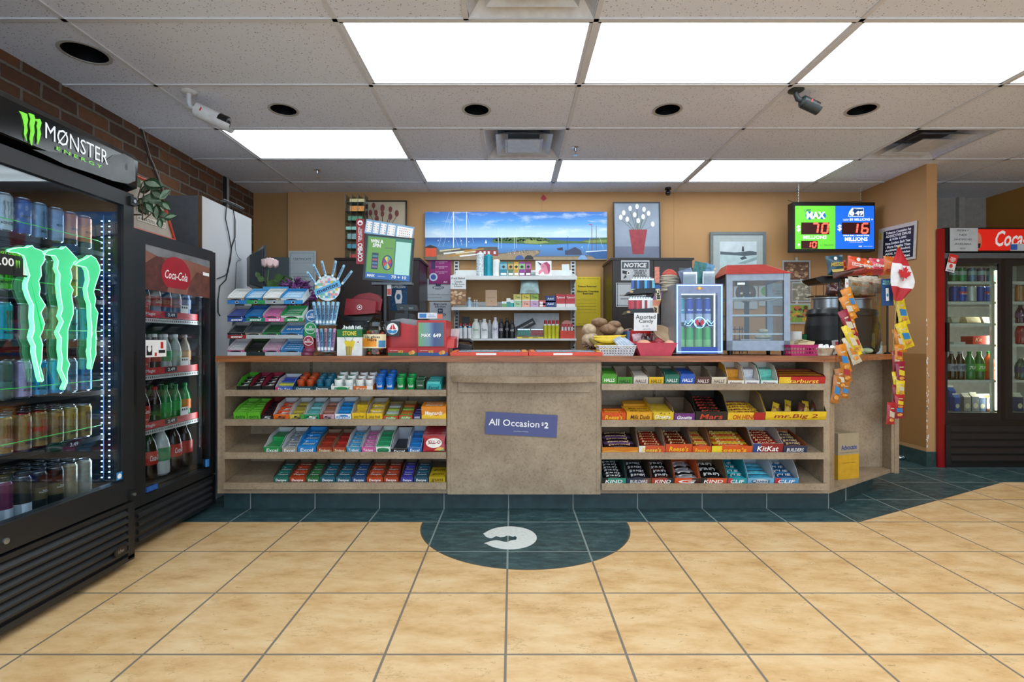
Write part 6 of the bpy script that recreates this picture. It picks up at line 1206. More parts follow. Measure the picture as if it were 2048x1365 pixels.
for pts, c in zip(pr_, ('#3a5aa0', '#8a6aa0', '#d8886a', '#e8c8a0')): k.poly([q6(*p) for p in pts], pm(c, .4), -.001)
u_, v_ = q6(1316, 590); k.M = tr(u_, 0, v_) @ roty(R(-8)); k.box(-.016, .016, -.002, -.001, -.04, .04, pm('#e4d24a', .4)); k.box(-.013, .013, -.0025, -.002, -.037, .037, pm('#e8e2c8', .4)); vs_, fs_, ar_ = glyphs('BIC', .1, .05); k.add([(-b_*.022, -.003, a_*.062) for a_, b_ in vs_], fs_, INK)
k.M = tr(*[q6(1311, 620)[0], 0, q6(1311, 620)[1]]); vs_, fs_, ar_ = glyphs('our', .1, .05); k.add([(-b_*.018, -.003, a_*.04) for a_, b_ in vs_], fs_, INK); k.build('rainbow_print', t)
LT = [(0, 1262, 1304, 577, ['#2a5aa8', '#141c2c', '#3a7ac8', '#16305c', '#0f1c34', '#3aa8d8', '#1c4a94', '#10141c', '#5ac0e0'], 'upper'), (1, 1256, 1300, 617, ['#a82028', '#b8303a', '#7c1418', '#c83a44', '#a01c28', '#d8d4d8', '#8c1c24', '#e0dce0', '#c0c4cc'], 'lower')]
for i, a, b_, yb_, cols, nm_ in LT:
    k = MB(); P = [(a-8, yb_+13), (a-2, yb_+6), (a+8, yb_+2), (b_+4, yb_), (b_+6, yb_+10), (a+20, yb_+11)]; k.prism([q6(*p) for p in P], -.03, .10, BLK); k.build('shelf', t, bevel=.004)
    k = MB(); xx, zz = q6(a-1, yb_+8); k.disc(xx, zz, .013, .006, pm('#c89a5a', .4), -.0312, 14); k.build('oval_sticker', t)
    for q, c in enumerate(cols):
        for rw in range(2):
            k = MB(); k.box(-.009, .009, 0, .011, 0, .058, pm(c, .25)); k.box(-.009, .009, 0, .011, .058, .070, CHR); k.tube([(-.004,.0055,.072),(.004,.0055,.072)], .004, pm('#3a3a3e', .3, .8), 8)
            tag(k.build('pocket_lighter', loc=(PX(a + 3 + (b_-a)/8.2*q + 3*rw, 3.42), 3.41+.035*rw, PZ(yb_, 3.42) - .004 + .012*rw)), 'lighter on the %s shelf of the wavy display, %s row, %s from the left' % (nm_, ['front', 'back'][rw], ORD[q]), 'lighter', 'lighters in the wavy display')
k = MB(); k.box(-.012, .012, 0, .10, 0, .075, pm('#cdbfa4', .5)); k.box(-.03, .03, .0, .09, .0, .07, pm('#c4b89e', .5)); tag(k.build('paper_bag', loc=(PX(1262, 3.5), 3.52, CZ+.105)), 'cream folded paper bags left of the assorted candy sign', 'bag')
k = MB(); k.box(-.09, .09, 0, .10, 0, .105, pm('#a89a80', .6)); tag(k.build('paper_carton', loc=(PX(1262, 3.5), 3.51, CZ)), 'plain low carton under the cream paper bags', 'carton')
t = thing('yellow_display', 'yellow and red standing snack display between lighter stand and small fridge', 'display', (PX(1333, 3.56), 3.56, CZ))
k = MB(); k.prism([(-.045,0),(.045,0),(.05,.17),(.03,.24),(-.02,.15)], 0, .05, pm('#d8b020', .4)); k.build('card', t); k = MB(); k.poly([(.0+.03*math.cos(R(a)), .09+.06*math.sin(R(a))) for a in range(0, 360, 20)], pm('#a8141c', .35), -.001); k.build('red_oval', t)
# small fridge
BLU = pm('#1c3f9c', .3); x0, x1 = PX(1352, 3.2), PX(1446, 3.2); w_ = (x1-x0)/2; H_ = PZ(568, 3.2) - CZ
t = thing('mini_fridge', 'small countertop fridge with glowing blue edges and energy drink cans inside', 'fridge', ((x0+x1)/2, 3.2, CZ))
k = MB(); g_ = pm('#9a9ca4', .35, .2)
k.box(-w_, w_, .03, .34, .015, .03, g_); k.box(-w_, w_, .03, .34, H_-.02, H_, g_); k.box(-w_, -w_+.02, .03, .34, .03, H_-.02, g_); k.box(w_-.02, w_, .03, .34, .03, H_-.02, g_); k.box(-w_, w_, .32, .34, .03, H_-.02, pm('#dfe6ee', .4)); k.build('cabinet', t)
k = MB(); gx0, gx1, gz0, gz1 = -w_+.034, w_-.034, .055, H_-.06
fr = pm('#7a86a8', .3)
k.box(-w_, gx0, 0, .028, .012, H_, fr); k.box(gx1, w_, 0, .028, .012, H_, fr); k.box(gx0, gx1, 0, .028, .012, gz0, BLU); k.box(gx0, gx1, 0, .028, gz1, H_, fr); k.build('door_frame', t, bevel=.003)
NE = pm('#9fd4ff', .4, 0, .02, 25, 0, '#7cc4ff', 3.5)
k = MB(); e_ = .006
for (a, b_, c, d_) in ((-w_+.006, w_-.006, H_-.012, H_-.008), (-w_+.006, w_-.006, .022, .026)): k.box(a, b_, -.003, 0, c, d_, NE)
for a in (-w_+.006, w_-.010): k.box(a, a+.004, -.003, 0, .026, H_-.012, NE)
k.build('light_edge', t)
k = MB(); k.box(gx0, gx1, .012, .016, gz0, gz1, glass('#f4faff', 1., .97)); k.build('glass_pane', t)
k = MB(); k.box(gx0+.0, gx1, .06, .31, H_*.47, H_*.475, pm('#c8d4e0', .3)); k.build('shelf', t)
k = MB(); LE = pm('#ffffff', .4, 0, .0, 25, 0, '#dff2ff', 2.6); k.box(gx1-.005, gx1, .04, .05, gz0, gz1, LE); k.box(gx0, gx1, .04, .05, gz1-.006, gz1, LE); k.box(gx0, gx0+.004, .04, .05, gz0, gz1, LE); k.build('interior_light', t)
k = MB(); zz = H_*.46; k.M = tr(0, 0, zz)
for sg in (-1, 1):
    k.tube([(sg*.02,-.003,-.02),(sg*.05,-.003,.02),(sg*.075,-.003,-.01),(sg*.09,-.003,.012),(sg*.095,-.003,-.015)], .0016, NE, 6); k.tube([(sg*.03,-.003,.02),(sg*.06,-.003,-.018),(sg*.085,-.003,-.02)], .0016, NE, 6)
k.tube([(.035*math.cos(R(a)), -.003, .035*math.sin(R(a))) for a in range(0, 361, 20)], .0016, NE, 6); k.poly([(-.028,-.01),(-.01,-.02),(-.004,.0),(-.01,.022),(-.026,.012)], pm('#b82a44', .4), -.001); k.poly([(.028,-.01),(.01,-.02),(.004,.0),(.01,.022),(.026,.012)], pm('#b82a44', .4), -.001); k.build('twin_bull_emblem', t)
k = MB(); k.disc(0, H_-.028, .012, .010, pm('#e0b83a', .4), -.001); k.poly([(-.03,H_-.032),(-.008,H_-.022),(-.008,H_-.034)], pm('#c87a3a', .4), -.0014); k.poly([(.03,H_-.032),(.008,H_-.022),(.008,H_-.034)], pm('#c87a3a', .4), -.0014); k.build('small_emblem', t)
canc = {}
def can(nm, lb, Mx, col, top='#b8bcc0', r=.026, h=.135, txt=None, tc='#ffffff', claw=None, band=None, grp=None, seg=18, metal=.25):
    key = (col, top, r, h, txt, tc, claw, band, seg)
    if key in canc:
        o = canc[key].copy(); C.objects.link(o); o.matrix_world = Mx; return tag(o, lb, 'can', grp)
    k = MB(); m = pm(col, .28, metal, .14, 45); tm = pm(top, .25, .9)
    k.lathe([(r*.80, 0), (r, h*.05), (r, h*.92), (r*.84, h*.975), (r*.84, h), (r*.76, h-.002), (.004, h-.003)], m, seg=seg, mats=[tm, m, m, tm, tm, tm, tm])
    if band: c, z0, z1 = band; k.cylpatch(r+.0004, -180, 0, h*z0, h*z1, pm(c, .3), n=10)
    if claw:
        cm = pm(claw, .4)
        for q in (-1, 0, 1):
            for s_ in range(4):
                z0 = h*(.78 - .115*s_); z1 = z0 - h*.115; wd = 5 - s_*.8; o_ = q*20 + (1.5 if s_ % 2 else -1.5)
                k.cylpatch(r+.0008, -90+o_-wd, -90+o_+wd, z1, z0, cm, n=2)
    if txt: k.cyltext(txt, r+.0008, h*(.22 if claw else .5), r*1.35, h*.07, pm(tc, .4), bold=.02)
    o = k.build(nm, mat=Mx); canc[key] = o; return tag(o, lb, 'can', grp)
for q in range(4):
    xx = gx0 + .030 + q*(gx1-gx0-.06)/3
    can('drink_can', '%s can from the left on the upper shelf of the small fridge' % ORD[q], tr((x0+x1)/2+xx, 3.30, CZ+H_*.478), ['#1f9aa8', '#173fa0', '#173fa0', '#173fa0'][q], r=.0255, h=.155, band=('#b8c0d0', .0, .34), txt='Bull', grp='cans in the small fridge')
    can('drink_can', '%s green can from the left on the lower shelf of the small fridge' % ORD[q], tr((x0+x1)/2+xx, 3.30, CZ+.032), '#3fae48', r=.0255, h=.155, band=('#8ad070', .0, .45), grp='cans in the small fridge')
# on top of the fridge
zf = CZ + H_
t = thing('brochure_holder', 'clear holder of white and colour brochures on top of the small fridge', 'holder', (PX(1397, 3.28), 3.27, zf))
k = MB(); cl2 = glass('#e8eef2', 1.1, .88); k.box(-.11, -.02, -.002, 0, 0, .07, cl2); k.box(.03, .10, -.002, 0, 0, .075, cl2); k.box(-.11, .10, .06, .062, 0, .12, cl2); k.build('holder', t)
for i, (a, b_, c, h_, y_, m, tl) in enumerate(((-.10, -.01, 0, .085, .006, '#e0e2e6', 0), (-.095, -.005, 0, .125, .024, '#6a7a9c', -18), (-.05, .03, 0, .155, .036, '#2f6a6c', 14), (-.0, .07, 0, .165, .046, '#5a8ab0', 20), (.025, .10, 0, .055, .004, '#e4e6ea', 0), (.03, .105, 0, .075, .014, '#dcdee4', 0), (.035, .11, 0, .092, .024, '#d4d8e0', 0))):
    k = MB(); k.M = roty(R(tl)); k.box(a, b_, 0, .006, .002, h_, pm(m, .5, 0, .12 if i in (0,4,5,6) else .5, 40)); o = k.build('brochure', loc=(PX(1397, 3.28), 3.27+y_, zf+.001)); tag(o, ['white leaflet at the lower left of the holder', 'grey violet tilted brochure in the holder', 'teal photo brochure in the holder', 'sky blue tall brochure at the back of the holder', 'front white paper at the right of the holder', 'second white paper at the right of the holder', 'rear white paper at the right of the holder'][i], 'brochure', 'brochures on the small fridge')
k = MB(); wb = pm('#cdc4b4', .6, 0, .1, 20, .4)
for q in range(9): k.ball((.0+.01*(q % 2), 0, .010+.012*q), (.062+.004*math.sin(q*2.), .05, .009), wb, 16, 6, .12)
tag(k.build('paper_bag_stack', loc=(PX(1337, 3.42), 3.42, zf-.03)), 'stack of crumpled cream takeout bags left on top of the small fridge', 'bags')
k = MB(); k.lathe([(.055,0),(.05,.02),(.03,.04),(.01,.05)], pm('#b8483a', .5), seg=20, sy=.6); tag(k.build('takeout_lid', loc=(PX(1338, 3.45), 3.44, zf+.078)), 'small red rounded lid on the cream takeout bags', 'lid')
k = MB(); k.box(-.05, .02, 0, .08, 0, .12, wb); k.box(-.056, .024, -.004, .084, .12, .132, wb); tag(k.build('foam_container', loc=(PX(1424, 3.42), 3.42, zf)), 'cream foam container between brochures and food warmer hood', 'container')
k = MB(); k.box(-.020, .012, 0, .002, 0, .11, pm('#c87a6a', .5, 0, .4, 50)); k.M = roty(R(25)); tag(k.build('receipt_strip', loc=(PX(1312, 3.44), 3.40, PZ(568, 3.44))), 'pink and white paper strip clipped on top of the lighter display', 'paper strip')
# food warmer
t = thing('food_warmer', 'glass and steel food warmer with a red hood on the counter', 'food warmer', (1.40, 3.28, CZ), R(-8)); W3, D3 = .39, .33; ZT = 1.505-CZ; ST = pm('#80848c', .3, .75)
for sx in (0, W3-.038):
    for sy in (0, D3-.03):
        k = MB(); k.box(sx, sx+.038, sy, sy+.03, .03, ZT, ST); k.build('corner_post', t, bevel=.002)
for sx in (.03, W3-.03):
    for sy in (.03, D3-.03): k = MB(); k.lathe([(.012,0),(.014,.03)], BLK, cx=sx, cy=sy, seg=12); k.build('foot', t)
k = MB(); k.box(.0, W3, 0, D3, .03, .095, ST); k.build('base', t, bevel=.002)
k = MB(); k.box(.038, W3-.038, .004, D3, ZT-.042, ZT, ST); k.build('top_rail', t)
k = MB(); o_ = .012; tp = [(-o_,-o_,ZT),(W3+o_,-o_,ZT),(W3+o_,D3+o_,ZT),(-o_,D3+o_,ZT),(.03,.10,ZT+.075),(W3-.12,.10,ZT+.075),(W3-.12,D3-.08,ZT+.075),(.03,D3-.08,ZT+.075)]
k.add(tp, [(0,1,5,4),(1,2,6,5),(2,3,7,6),(3,0,4,7),(4,5,6,7),(3,2,1,0)], pm('#b83a34', .22, .3)); k.build('hood', t, bevel=.002)
k = MB(); gg = glass('#f0f4f4', 1., .96); k.box(.038, W3-.038, .006, .009, .095, ZT-.042, gg); k.box(.006, .009, .03, D3-.03, .095, ZT, gg); k.box(W3-.009, W3-.006, .03, D3-.03, .095, ZT, gg); k.build('glass_panes', t)
for zz in (.14, .262, .375):
    k = MB()
    for q in range(9): yy = .02 + q*(D3-.05)/8; k.tube([(.012, yy, zz), (W3-.012, yy, zz)], .0018, CHR, 5)
    for xx in (.014, W3/2, W3-.014): k.tube([(xx, .02, zz), (xx, D3-.03, zz)], .0022, CHR, 5)
    k.box(.036, W3-.036, .012, .016, zz-.006, zz+.004, SIL); k.build('wire_shelf', t)
k = MB(); k.box(W3*.52, W3*.60, D3-.03, D3-.02, .095, ZT-.04, pm('#4a5054', .4, .4)); k.build('rear_mullion', t)
k = MB(); k.box(.08, .13, .05, .09, ZT-.065, ZT-.042, BLK); k.box(.082, .128, .048, .05, ZT-.063, ZT-.05, pm('#e8eef0', .3, 0, .0, 25, 0, '#e8f4ff', 1.5)); k.build('lamp', t)
k = MB(); k.box(-.09, .09, -.10, .10, 0, .006, SIL)
tag(k.build('serving_plate', mat=tr(1.40, 3.28, CZ) @ rotz(R(-8)) @ tr(.20, .17, .098)), 'thin metal tray on the floor of the food warmer', 'tray')
for q, (xx, zz) in enumerate(((.245, .104), (.285, .106), (.265, .145))):
    k = MB(); k.ball((0, 0, .016), (.033, .03, .016), pm('#d8cdb4', .6, 0, .2, 40), 16, 8, .05); tag(k.build('bun', mat=tr(1.40, 3.28, CZ) @ rotz(R(-8)) @ tr(xx, .12, zz)), ['white bun inside the food warmer, left', 'white bun inside the food warmer, right', 'bun resting on top of two others in the warmer'][q], 'bun', 'buns in the food warmer')
k = MB()
for zz in (.02, .10, .18): k.tube([(0,0,zz),(.11,0,zz)], .003, BLKM, 5); k.tube([(0,.08,zz),(.11,.08,zz)], .003, BLKM, 5)
for xx in (0, .055, .11): k.tube([(xx,0,0),(xx,0,.20)], .003, BLKM, 5); k.tube([(xx,.08,0),(xx,.08,.20)], .003, BLKM, 5)
tag(k.build('wire_stand', loc=(PX(1462, 3.7), 3.68, CZ)), 'small black wire stand visible behind the food warmer glass', 'stand')
# condiments right of warmer
for q in range(5):
    k = MB(); k.lathe([(.030,0),(.036,.012),(.038,.022)], pm('#e8e6e2', .5) if q else pm('#e8e6e2', .5), seg=20); tag(k.build('foam_bowl', loc=(PX(1592, 3.5), 3.5, CZ+.092+.0115*q)), 'white foam bowl in the stack right of the warmer, %s from the bottom' % ORD[q], 'bowl', 'stacked foam bowls')
k = MB(); k.box(-.055, .06, 0, .08, 0, .092, pm('#c8b894', .6)); k.box(-.058, .063, -.003, .083, .06, .066, pm('#a8946c', .6)); tag(k.build('napkin_box', loc=(PX(1590, 3.48), 3.46, CZ)), 'cream box under the foam bowls', 'box')
k = MB()
for q in range(6): k.box(-.03, .03, 0, .06, q*.016, q*.016+.010, pm('#1c6a3c', .4)); k.box(-.026,.026,.002,.058,q*.016+.010,q*.016+.016, pm('#0f4a28', .4))
tag(k.build('green_crate', loc=(PX(1612, 3.58), 3.56, CZ+.045)), 'small ribbed green plastic crate beside the soup kettle', 'crate')
k = MB(); k.box(-.04, .04, 0, .07, 0, .045, pm('#8a7a5c', .6)); tag(k.build('napkin_box', loc=(PX(1612, 3.58), 3.555, CZ)), 'low brown box under the green crate', 'box')
for q in range(4):
    k = MB(); k.M = rotz(R(-12+q*9)) @ roty(R(4*q-4)); k.box(-.05, .05, 0, .06, 0, .006, pm('#d8c49c', .55)); tag(k.build('cracker_packet', loc=(PX(1600 + 4*q, 3.3), 3.24+.01*q, CZ+.066+.008*q)), 'cream cracker packet over the magenta basket, %s from the bottom' % ORD[q], 'packet', 'cracker packets')
basket('magenta_basket', 'magenta slotted plastic basket right of the food warmer', 1581, 1637, 691, 3.16, '#b81c6a', dep=.11, taper=.9, rows=2, cols=9)
t = thing('shell_bowl', 'fluted translucent bowl of creamers beside the magenta basket', 'bowl', loc(1655, 3.2)); k = MB(); V = []; n = 48; sh = pm('#c8b69c', .3, 0, .15, 30)
for j, (r_, z_) in enumerate(((.045, 0), (.06, .02), (.072, .045), (.076, .05), (.070, .047), (.05, .012))):
    for q in range(n): a = 2*math.pi*q/n; rr = r_*(1 + .045*math.cos(12*a)); V.append((rr*math.cos(a), .05+rr*math.sin(a)*.85, z_))
k.add(V, [(j*n+q, j*n+(q+1)%n, (j+1)*n+(q+1)%n, (j+1)*n+q) for j in range(5) for q in range(n)] + [tuple(range(n))], sh, True); k.build('bowl', t)
for q in range(9):
    k = MB(); k.lathe([(.010,0),(.016,.022),(.018,.024)], WHTP, seg=12); k.M = Matrix(); tag(k.build('creamer_cup', mat=tr(PX(1655, 3.2)-.045+.022*(q % 5), 3.2+.03+.03*(q//5), CZ+.036+.008*(q % 2)) @ rotx(R(random.uniform(-60, 60)))), 'white creamer cup in the fluted bowl, %s counted from the left' % ORD[q], 'creamer', 'creamer cups')
k = MB(); k.M = rotx(R(-8)); k.box(-.022, .022, 0, .03, 0, .10, pm('#d8d8dc', .5)); k.box(-.018, .022, -.001, 0, .05, .09, pm('#b8303a', .5)); tag(k.build('paper_packet', loc=loc(1678, 3.36, CZ+.0)), 'white paper packet standing left of the black guard post', 'packet')
# soup kettles
def kettle(lb, x, y, r, zs=1.):
    t = thing('soup_kettle', lb, 'soup kettle', (x, y, CZ)); KB = pm('#17191b', .38, 0, .3, 300, .35)
    k = MB(); k.lathe([(r*.88,0),(r*.98,.02),(r*1.04,.10*zs),(r*1.0,.20*zs),(r*.90,.27*zs),(r*.88,.275*zs)], KB, seg=36); k.build('body', t)
    k = MB(); k.lathe([(r*.96,.272*zs),(r*.97,.285*zs),(r*.90,.315*zs),(r*.70,.325*zs)], pm('#202426', .3), seg=36); k.build('collar', t)
    k = MB(); k.lathe([(r*.66,.325*zs),(r*.66,.385*zs),(r*.72,.39*zs),(r*.72,.396*zs),(r*.60,.40*zs)], SIL, seg=36); k.build('steel_lid', t)
    k = MB(); k.tube([(-r*.68,-.02,.392*zs),(-r*1.0,-.03,.44*zs),(-r*1.15,-.035,.47*zs)], .003, CHR, 6); k.build('ladle_handle', t)
kettle('large black soup kettle with steel lid left of the black guard post', 2.24, 3.56, .145)
kettle('black soup kettle seen through the clear guard behind the chip strips', 2.60, 3.80, .150, 1.03)
# clear guard with posts
P1, P2 = (2.13, 3.27), (2.72, 3.64)
t = thing('sneeze_guard', 'clear acrylic guard between two thin black posts at the counter corner', 'guard', (0, 0, CZ))
for (x, y), zt in ((P1, .48), (P2, .46)):
    k = MB(); k.lathe([(.022,0),(.022,.008),(.006,.014),(.006,zt)], BLK, cx=x, cy=y, seg=12); k.build('post', t)
k = MB(); k.tube([(P2[0]-.03, P2[1], .40), (P2[0]-.03, P2[1]-.005, .45), (P2[0]-.01, P2[1]-.01, .47), (P2[0]+.02, P2[1]-.01, .46)], .005, BLK); k.build('hook', t)
k = MB(); dx, dy = P2[0]-P1[0], P2[1]-P1[1]; k.add([(P1[0],P1[1]-.002,.06),(P2[0],P2[1]-.002,.06),(P2[0],P2[1]-.002,.50),(P1[0],P1[1]-.002,.50),(P1[0]-.003,P1[1]+.003,.06),(P2[0]-.003,P2[1]+.003,.06),(P2[0]-.003,P2[1]+.003,.50),(P1[0]-.003,P1[1]+.003,.50)], [(0,1,2,3),(7,6,5,4),(0,4,5,1),(3,2,6,7),(1,5,6,2),(0,3,7,4)], glass('#eef2f2', .9, .92)); k.build('clear_panel', t)
k = MB(); k.M = tr(P1[0]+.035, P1[1]-.004, .44) @ rotz(math.atan2(dy, dx)); k.box(0, .04, -.002, 0, 0, .06, pm('#e8e8ea', .5)); k.text('CO', .02, .03, .026, RED, y=-.003, bold=.03); k.build('price_tag', t)
t, hw, hh = card('lottery_poster', 'narrow dark blue lottery sheet hanging on the clear guard', 'poster', 1763, 1786, 558, 612, 3.56, '#1c4474', tilt=-2); lines(t, [('YOUR $\nMILLION', 0, hh*.72, hw*1.5, .03, '#9ae0d0')]); k = MB(); k.box(-.010, .010, -.001, 0, -.06, .03, WHTP); k.disc(0, -.02, .007, .012, pm('#4a8ab0', .5), -.0015, 12); k.build('poster_print', t)
# produce / gloves on counter right
k = MB(); gl = pm('#b8c49c', .5, 0, .15, 20)
for q in range(6): a = R(-35+q*16); k.tube([(0,0,.012),(-.05*math.cos(a)-.01, -.02*math.sin(a), .03),(-.10*math.cos(a), .05*math.sin(a), .015)], [.022,.012,.006], gl, 8)
k.ball((.02,0,.022), (.045,.04,.022), gl, 14, 8); tag(k.build('rubber_glove', loc=(2.56, 3.66, CZ)), 'pale green rubber glove lying behind the clear guard', 'glove')
for q, (x, y, c, c2, lb) in enumerate(((2.62, 3.66, '#7a6a2a', '#3a4a1c', 'olive green hanging snack bag behind the clear guard'), (2.69, 3.69, '#d8dcd8', '#2a8a4a', 'white carton with green emblem behind the clear guard'))):
    k = MB(); k.pillow(.055, .17, .03, pm(c, .4, 0, .4, 40)) if q == 0 else k.box(-.03, .03, 0, .05, 0, .09, pm(c, .4)); 
    if q: k.disc(0, .05, .016, .016, pm(c2, .4), -.001)
    tag(k.build('snack_bag' if q == 0 else 'juice_carton', loc=(x, y, CZ + (.0 if q else .02))), lb, 'snack')
# chip rack
t = thing('chip_rack', 'black wire and plastic chip rack standing behind the clear guard', 'rack', (2.48, 3.78, CZ)); zr = PZ(552, 3.75) - CZ
k = MB(); k.prism([(-.20, zr-.03), (-.16, zr-.055), (.02, zr-.045), (.26, zr-.04), (.26, zr+.005), (.02, zr+.0), (-.16, zr-.0), (-.21, zr-.012)], -.02, .16, BLK); k.build('top_shelf', t, bevel=.006)
for xx in (.20, ): k = MB(); k.tube([(xx, .17, 0), (xx, .17, zr+.02)], .008, BLK); k.build('pole', t)
k = MB(); k.box(-.2, .25, -.01, .12, zr-.15, zr-.145, BLKM); k.build('lower_shelf', t)
k = MB(); 
for q in range(9): k.tube([(-.2+.055*q, -.012, zr-.15), (-.2+.055*q, -.012, zr-.04)], .002, BLKM, 5)
k.build('wire_front', t)
CH = [(1673, 548, 36, 40, '#1f4a5a', '#b89a3a', 'MISSES', 'teal chip bag at the left end of the rack', -4, .55), (1693, 541, 30, 30, '#b82818', '#e07a2a', 'Crispy', 'red chip bag behind the large orange one', -12, .3), (1711, 542, 40, 37, '#d84a20', '#f0e0d8', 'Humpty\nDumpty', 'large orange red chip bag in front at the centre', 10, .5), (1733, 540, 27, 31, '#e0641c', '#f0e0d8', 'chips', 'narrow orange chip bag right of the large one', 4, .5), (1753, 538, 30, 34, '#d84a60', '#f0e0d8', 'chips', 'pink and orange chip bag, fourth along the rack', 3, .5), (1777, 538, 26, 38, '#c8641c', '#c8c0b8', None, 'orange chip bag turned sideways at the right end', 8, .5)]
for u, yb_, wd, hg, c, c2, tx, lb, tl, th_ in CH:
    k = MB(); k.pillow(wd*3.72/FPX, hg*3.72/FPX, .05, pm(c, .25, 0, .25, 25), n=8); W5 = wd*3.72/FPX
    if tx: k.text(tx, 0, hg*3.72/FPX*.52, W5*.72, pm(c2, .35), h=.03, y=-.0268, bold=.04, shear=.2)
    k.disc(-W5*.05, hg*3.72/FPX*.82, W5*.10, W5*.10, pm('#e8e4e0', .35), -.0262, 12) if tx and th_ > .4 else None
    k.poly([(-W5*.3,.018),(W5*.3,.018),(W5*.34,.04),(-W5*.34,.04)], pm('#8c1c14' if u > 1680 else '#c8b060', .35), -.0235)
    o = k.build('chip_bag', mat=tr(PX(u, 3.74), 3.74 + (.05 if u == 1693 else 0), CZ+zr+.004) @ roty(R(tl)) @ rotx(R(-6))); tag(o, lb, 'chip bag', 'chip bags on the rack')
k = MB(); k.pillow(.045, .24, .03, pm('#4a2418', .3, 0, .3, 30)); tag(k.build('snack_stick_box', mat=tr(PX(1672, 3.66), 3.70, PZ(551, 3.66)) @ roty(R(78))), 'long brown snack pack lying along the rack shelf', 'snack pack')
k = MB(); k.pillow(.05, .17, .03, pm('#8a2f24', .3, 0, .3, 30), n=8); tag(k.build('snack_stick_box', mat=tr(PX(1695, 3.66), 3.70, PZ(546, 3.66)) @ roty(R(82))), 'red brown snack pack lying below the large orange chip bag', 'snack pack')
for q, (u, v, wd, hg, c, tx, tc_, lb) in enumerate(((1661, 592, 22, 22, '#3a1c1c', 'Ruffles', '#a88a8a', 'dark brown candy bag on the lower rack level, left'), (1680, 590, 22, 24, '#45201c', 'Ruffles', '#a88a8a', 'dark brown candy bag on the lower rack level, second'), (1714, 588, 46, 32, '#b8a890', 'Old Dutch', '#c87a2a', 'large pale chip bag with orange lettering on the lower rack level'), (1738, 586, 40, 34, '#c4b8a6', 'Original', '#a8403a', 'pale cream chip bag behind the clear panel'), (1756, 588, 22, 30, '#a8927a', None, '#ffffff', 'tan chip bag beside the blue lottery sheet'))):
    k = MB(); s_ = 3.7/FPX; k.pillow(wd*s_, hg*s_, .045, pm(c, .22, 0, .35, 35), n=8)
    if tx: k.text(tx, 0, hg*s_*.55, wd*s_*.75, pm(tc_, .35), y=-.0245, bold=.04, shear=.2)
    tag(k.build('chip_bag', mat=tr(PX(u, 3.70), 3.70 + .02*(q % 2), PZ(v, 3.70)) @ roty(R(random.uniform(-8, 8)))), lb, 'chip bag', 'bags on the lower rack level')
# hanging strips of snack bags
def strip(nm, lb, pts, d0, d1, ddesc):
    t = thing('hanging_strip', lb, 'strip', (PX(pts[0][0], d0), d0, PZ(pts[0][1], d0))); k = MB()
    k.box(-.006, .006, .012, .014, PZ(pts[-1][1]-20, d1) - PZ(pts[0][1], d0), 0, BLKM); k.build('clip_strip', t)
    for q, (u, v, wd, hg, tl, c, c2) in enumerate(pts):
        dd = d0 + (d1-d0)*q/len(pts) - .012*(q % 2); s_ = dd/FPX
        k = MB(); k.M = tr(0, 0, -hg*s_); k.pillow(wd*s_, hg*s_, .026, pm(c, .22, 0, .28, 35), n=6); H5 = hg*s_
        k.poly([(-wd*s_*.26, H5*.38), (wd*s_*.26, H5*.32), (wd*s_*.28, H5*.56), (-wd*s_*.26, H5*.64)], pm(c2, .35), -.0136); k.disc(0, H5*.22, wd*s_*.26, H5*.08, pm('#c8883a', .5, 0, .4, 60), -.0130, 12); k.rect(-wd*s_*.2, wd*s_*.2, H5*.72, H5*.77, pm('#c8b898', .4), -.0130)
        tag(k.build('snack_bag', mat=tr(PX(u, dd), dd, PZ(v, dd)) @ roty(R(tl))), '%s snack bag from the top on the %s strip' % (ORD[q], ddesc), 'snack bag', 'snack bags on the %s strip' % ddesc)
OR, YE, MA, BR_, WH = '#c87a1e', '#d8bc2a', '#8c1f34', '#a8682a', '#c8bca4'
BU, RE_ = '#2a7ab4', '#a8242c'
strip('s', 'black clip strip carrying the left column of snack bags', [(1690,578,22,52,-22,OR,BU), (1686,594,20,50,-24,OR,WH), (1697,632,20,38,-14,OR,WH), (1684,622,20,60,-24,MA,WH), (1700,662,22,48,-22,'#c8b06a',RE_), (1690,652,18,66,-24,YE,WH), (1692,675,20,58,-24,WH,OR), (1680,690,22,58,-14,OR,BU), (1688,722,22,44,-8,BR_,RE_), (1677,738,18,42,-10,BR_,WH), (1690,764,20,34,6,BR_,BU), (1676,752,18,56,8,BR_,BU)], 3.22, 3.16, 'left hanging')
strip('s', 'black clip strip carrying the right column of snack bags', [(1797,598,22,54,-14,YE,BU), (1800,646,24,54,-20,YE,BU), (1792,658,18,50,-16,OR,WH), (1797,690,18,34,0,OR,RE_), (1790,702,18,44,-6,MA,WH), (1800,724,20,42,-2,MA,YE), (1792,744,18,40,-6,YE,WH), (1801,762,18,30,2,YE,WH), (1793,770,18,44,-4,MA,YE), (1799,790,20,30,2,RE_,YE), (1795,800,22,38,-4,MA,BU), (1783,806,18,44,4,RE_,WH)], 3.60, 3.56, 'right hanging')
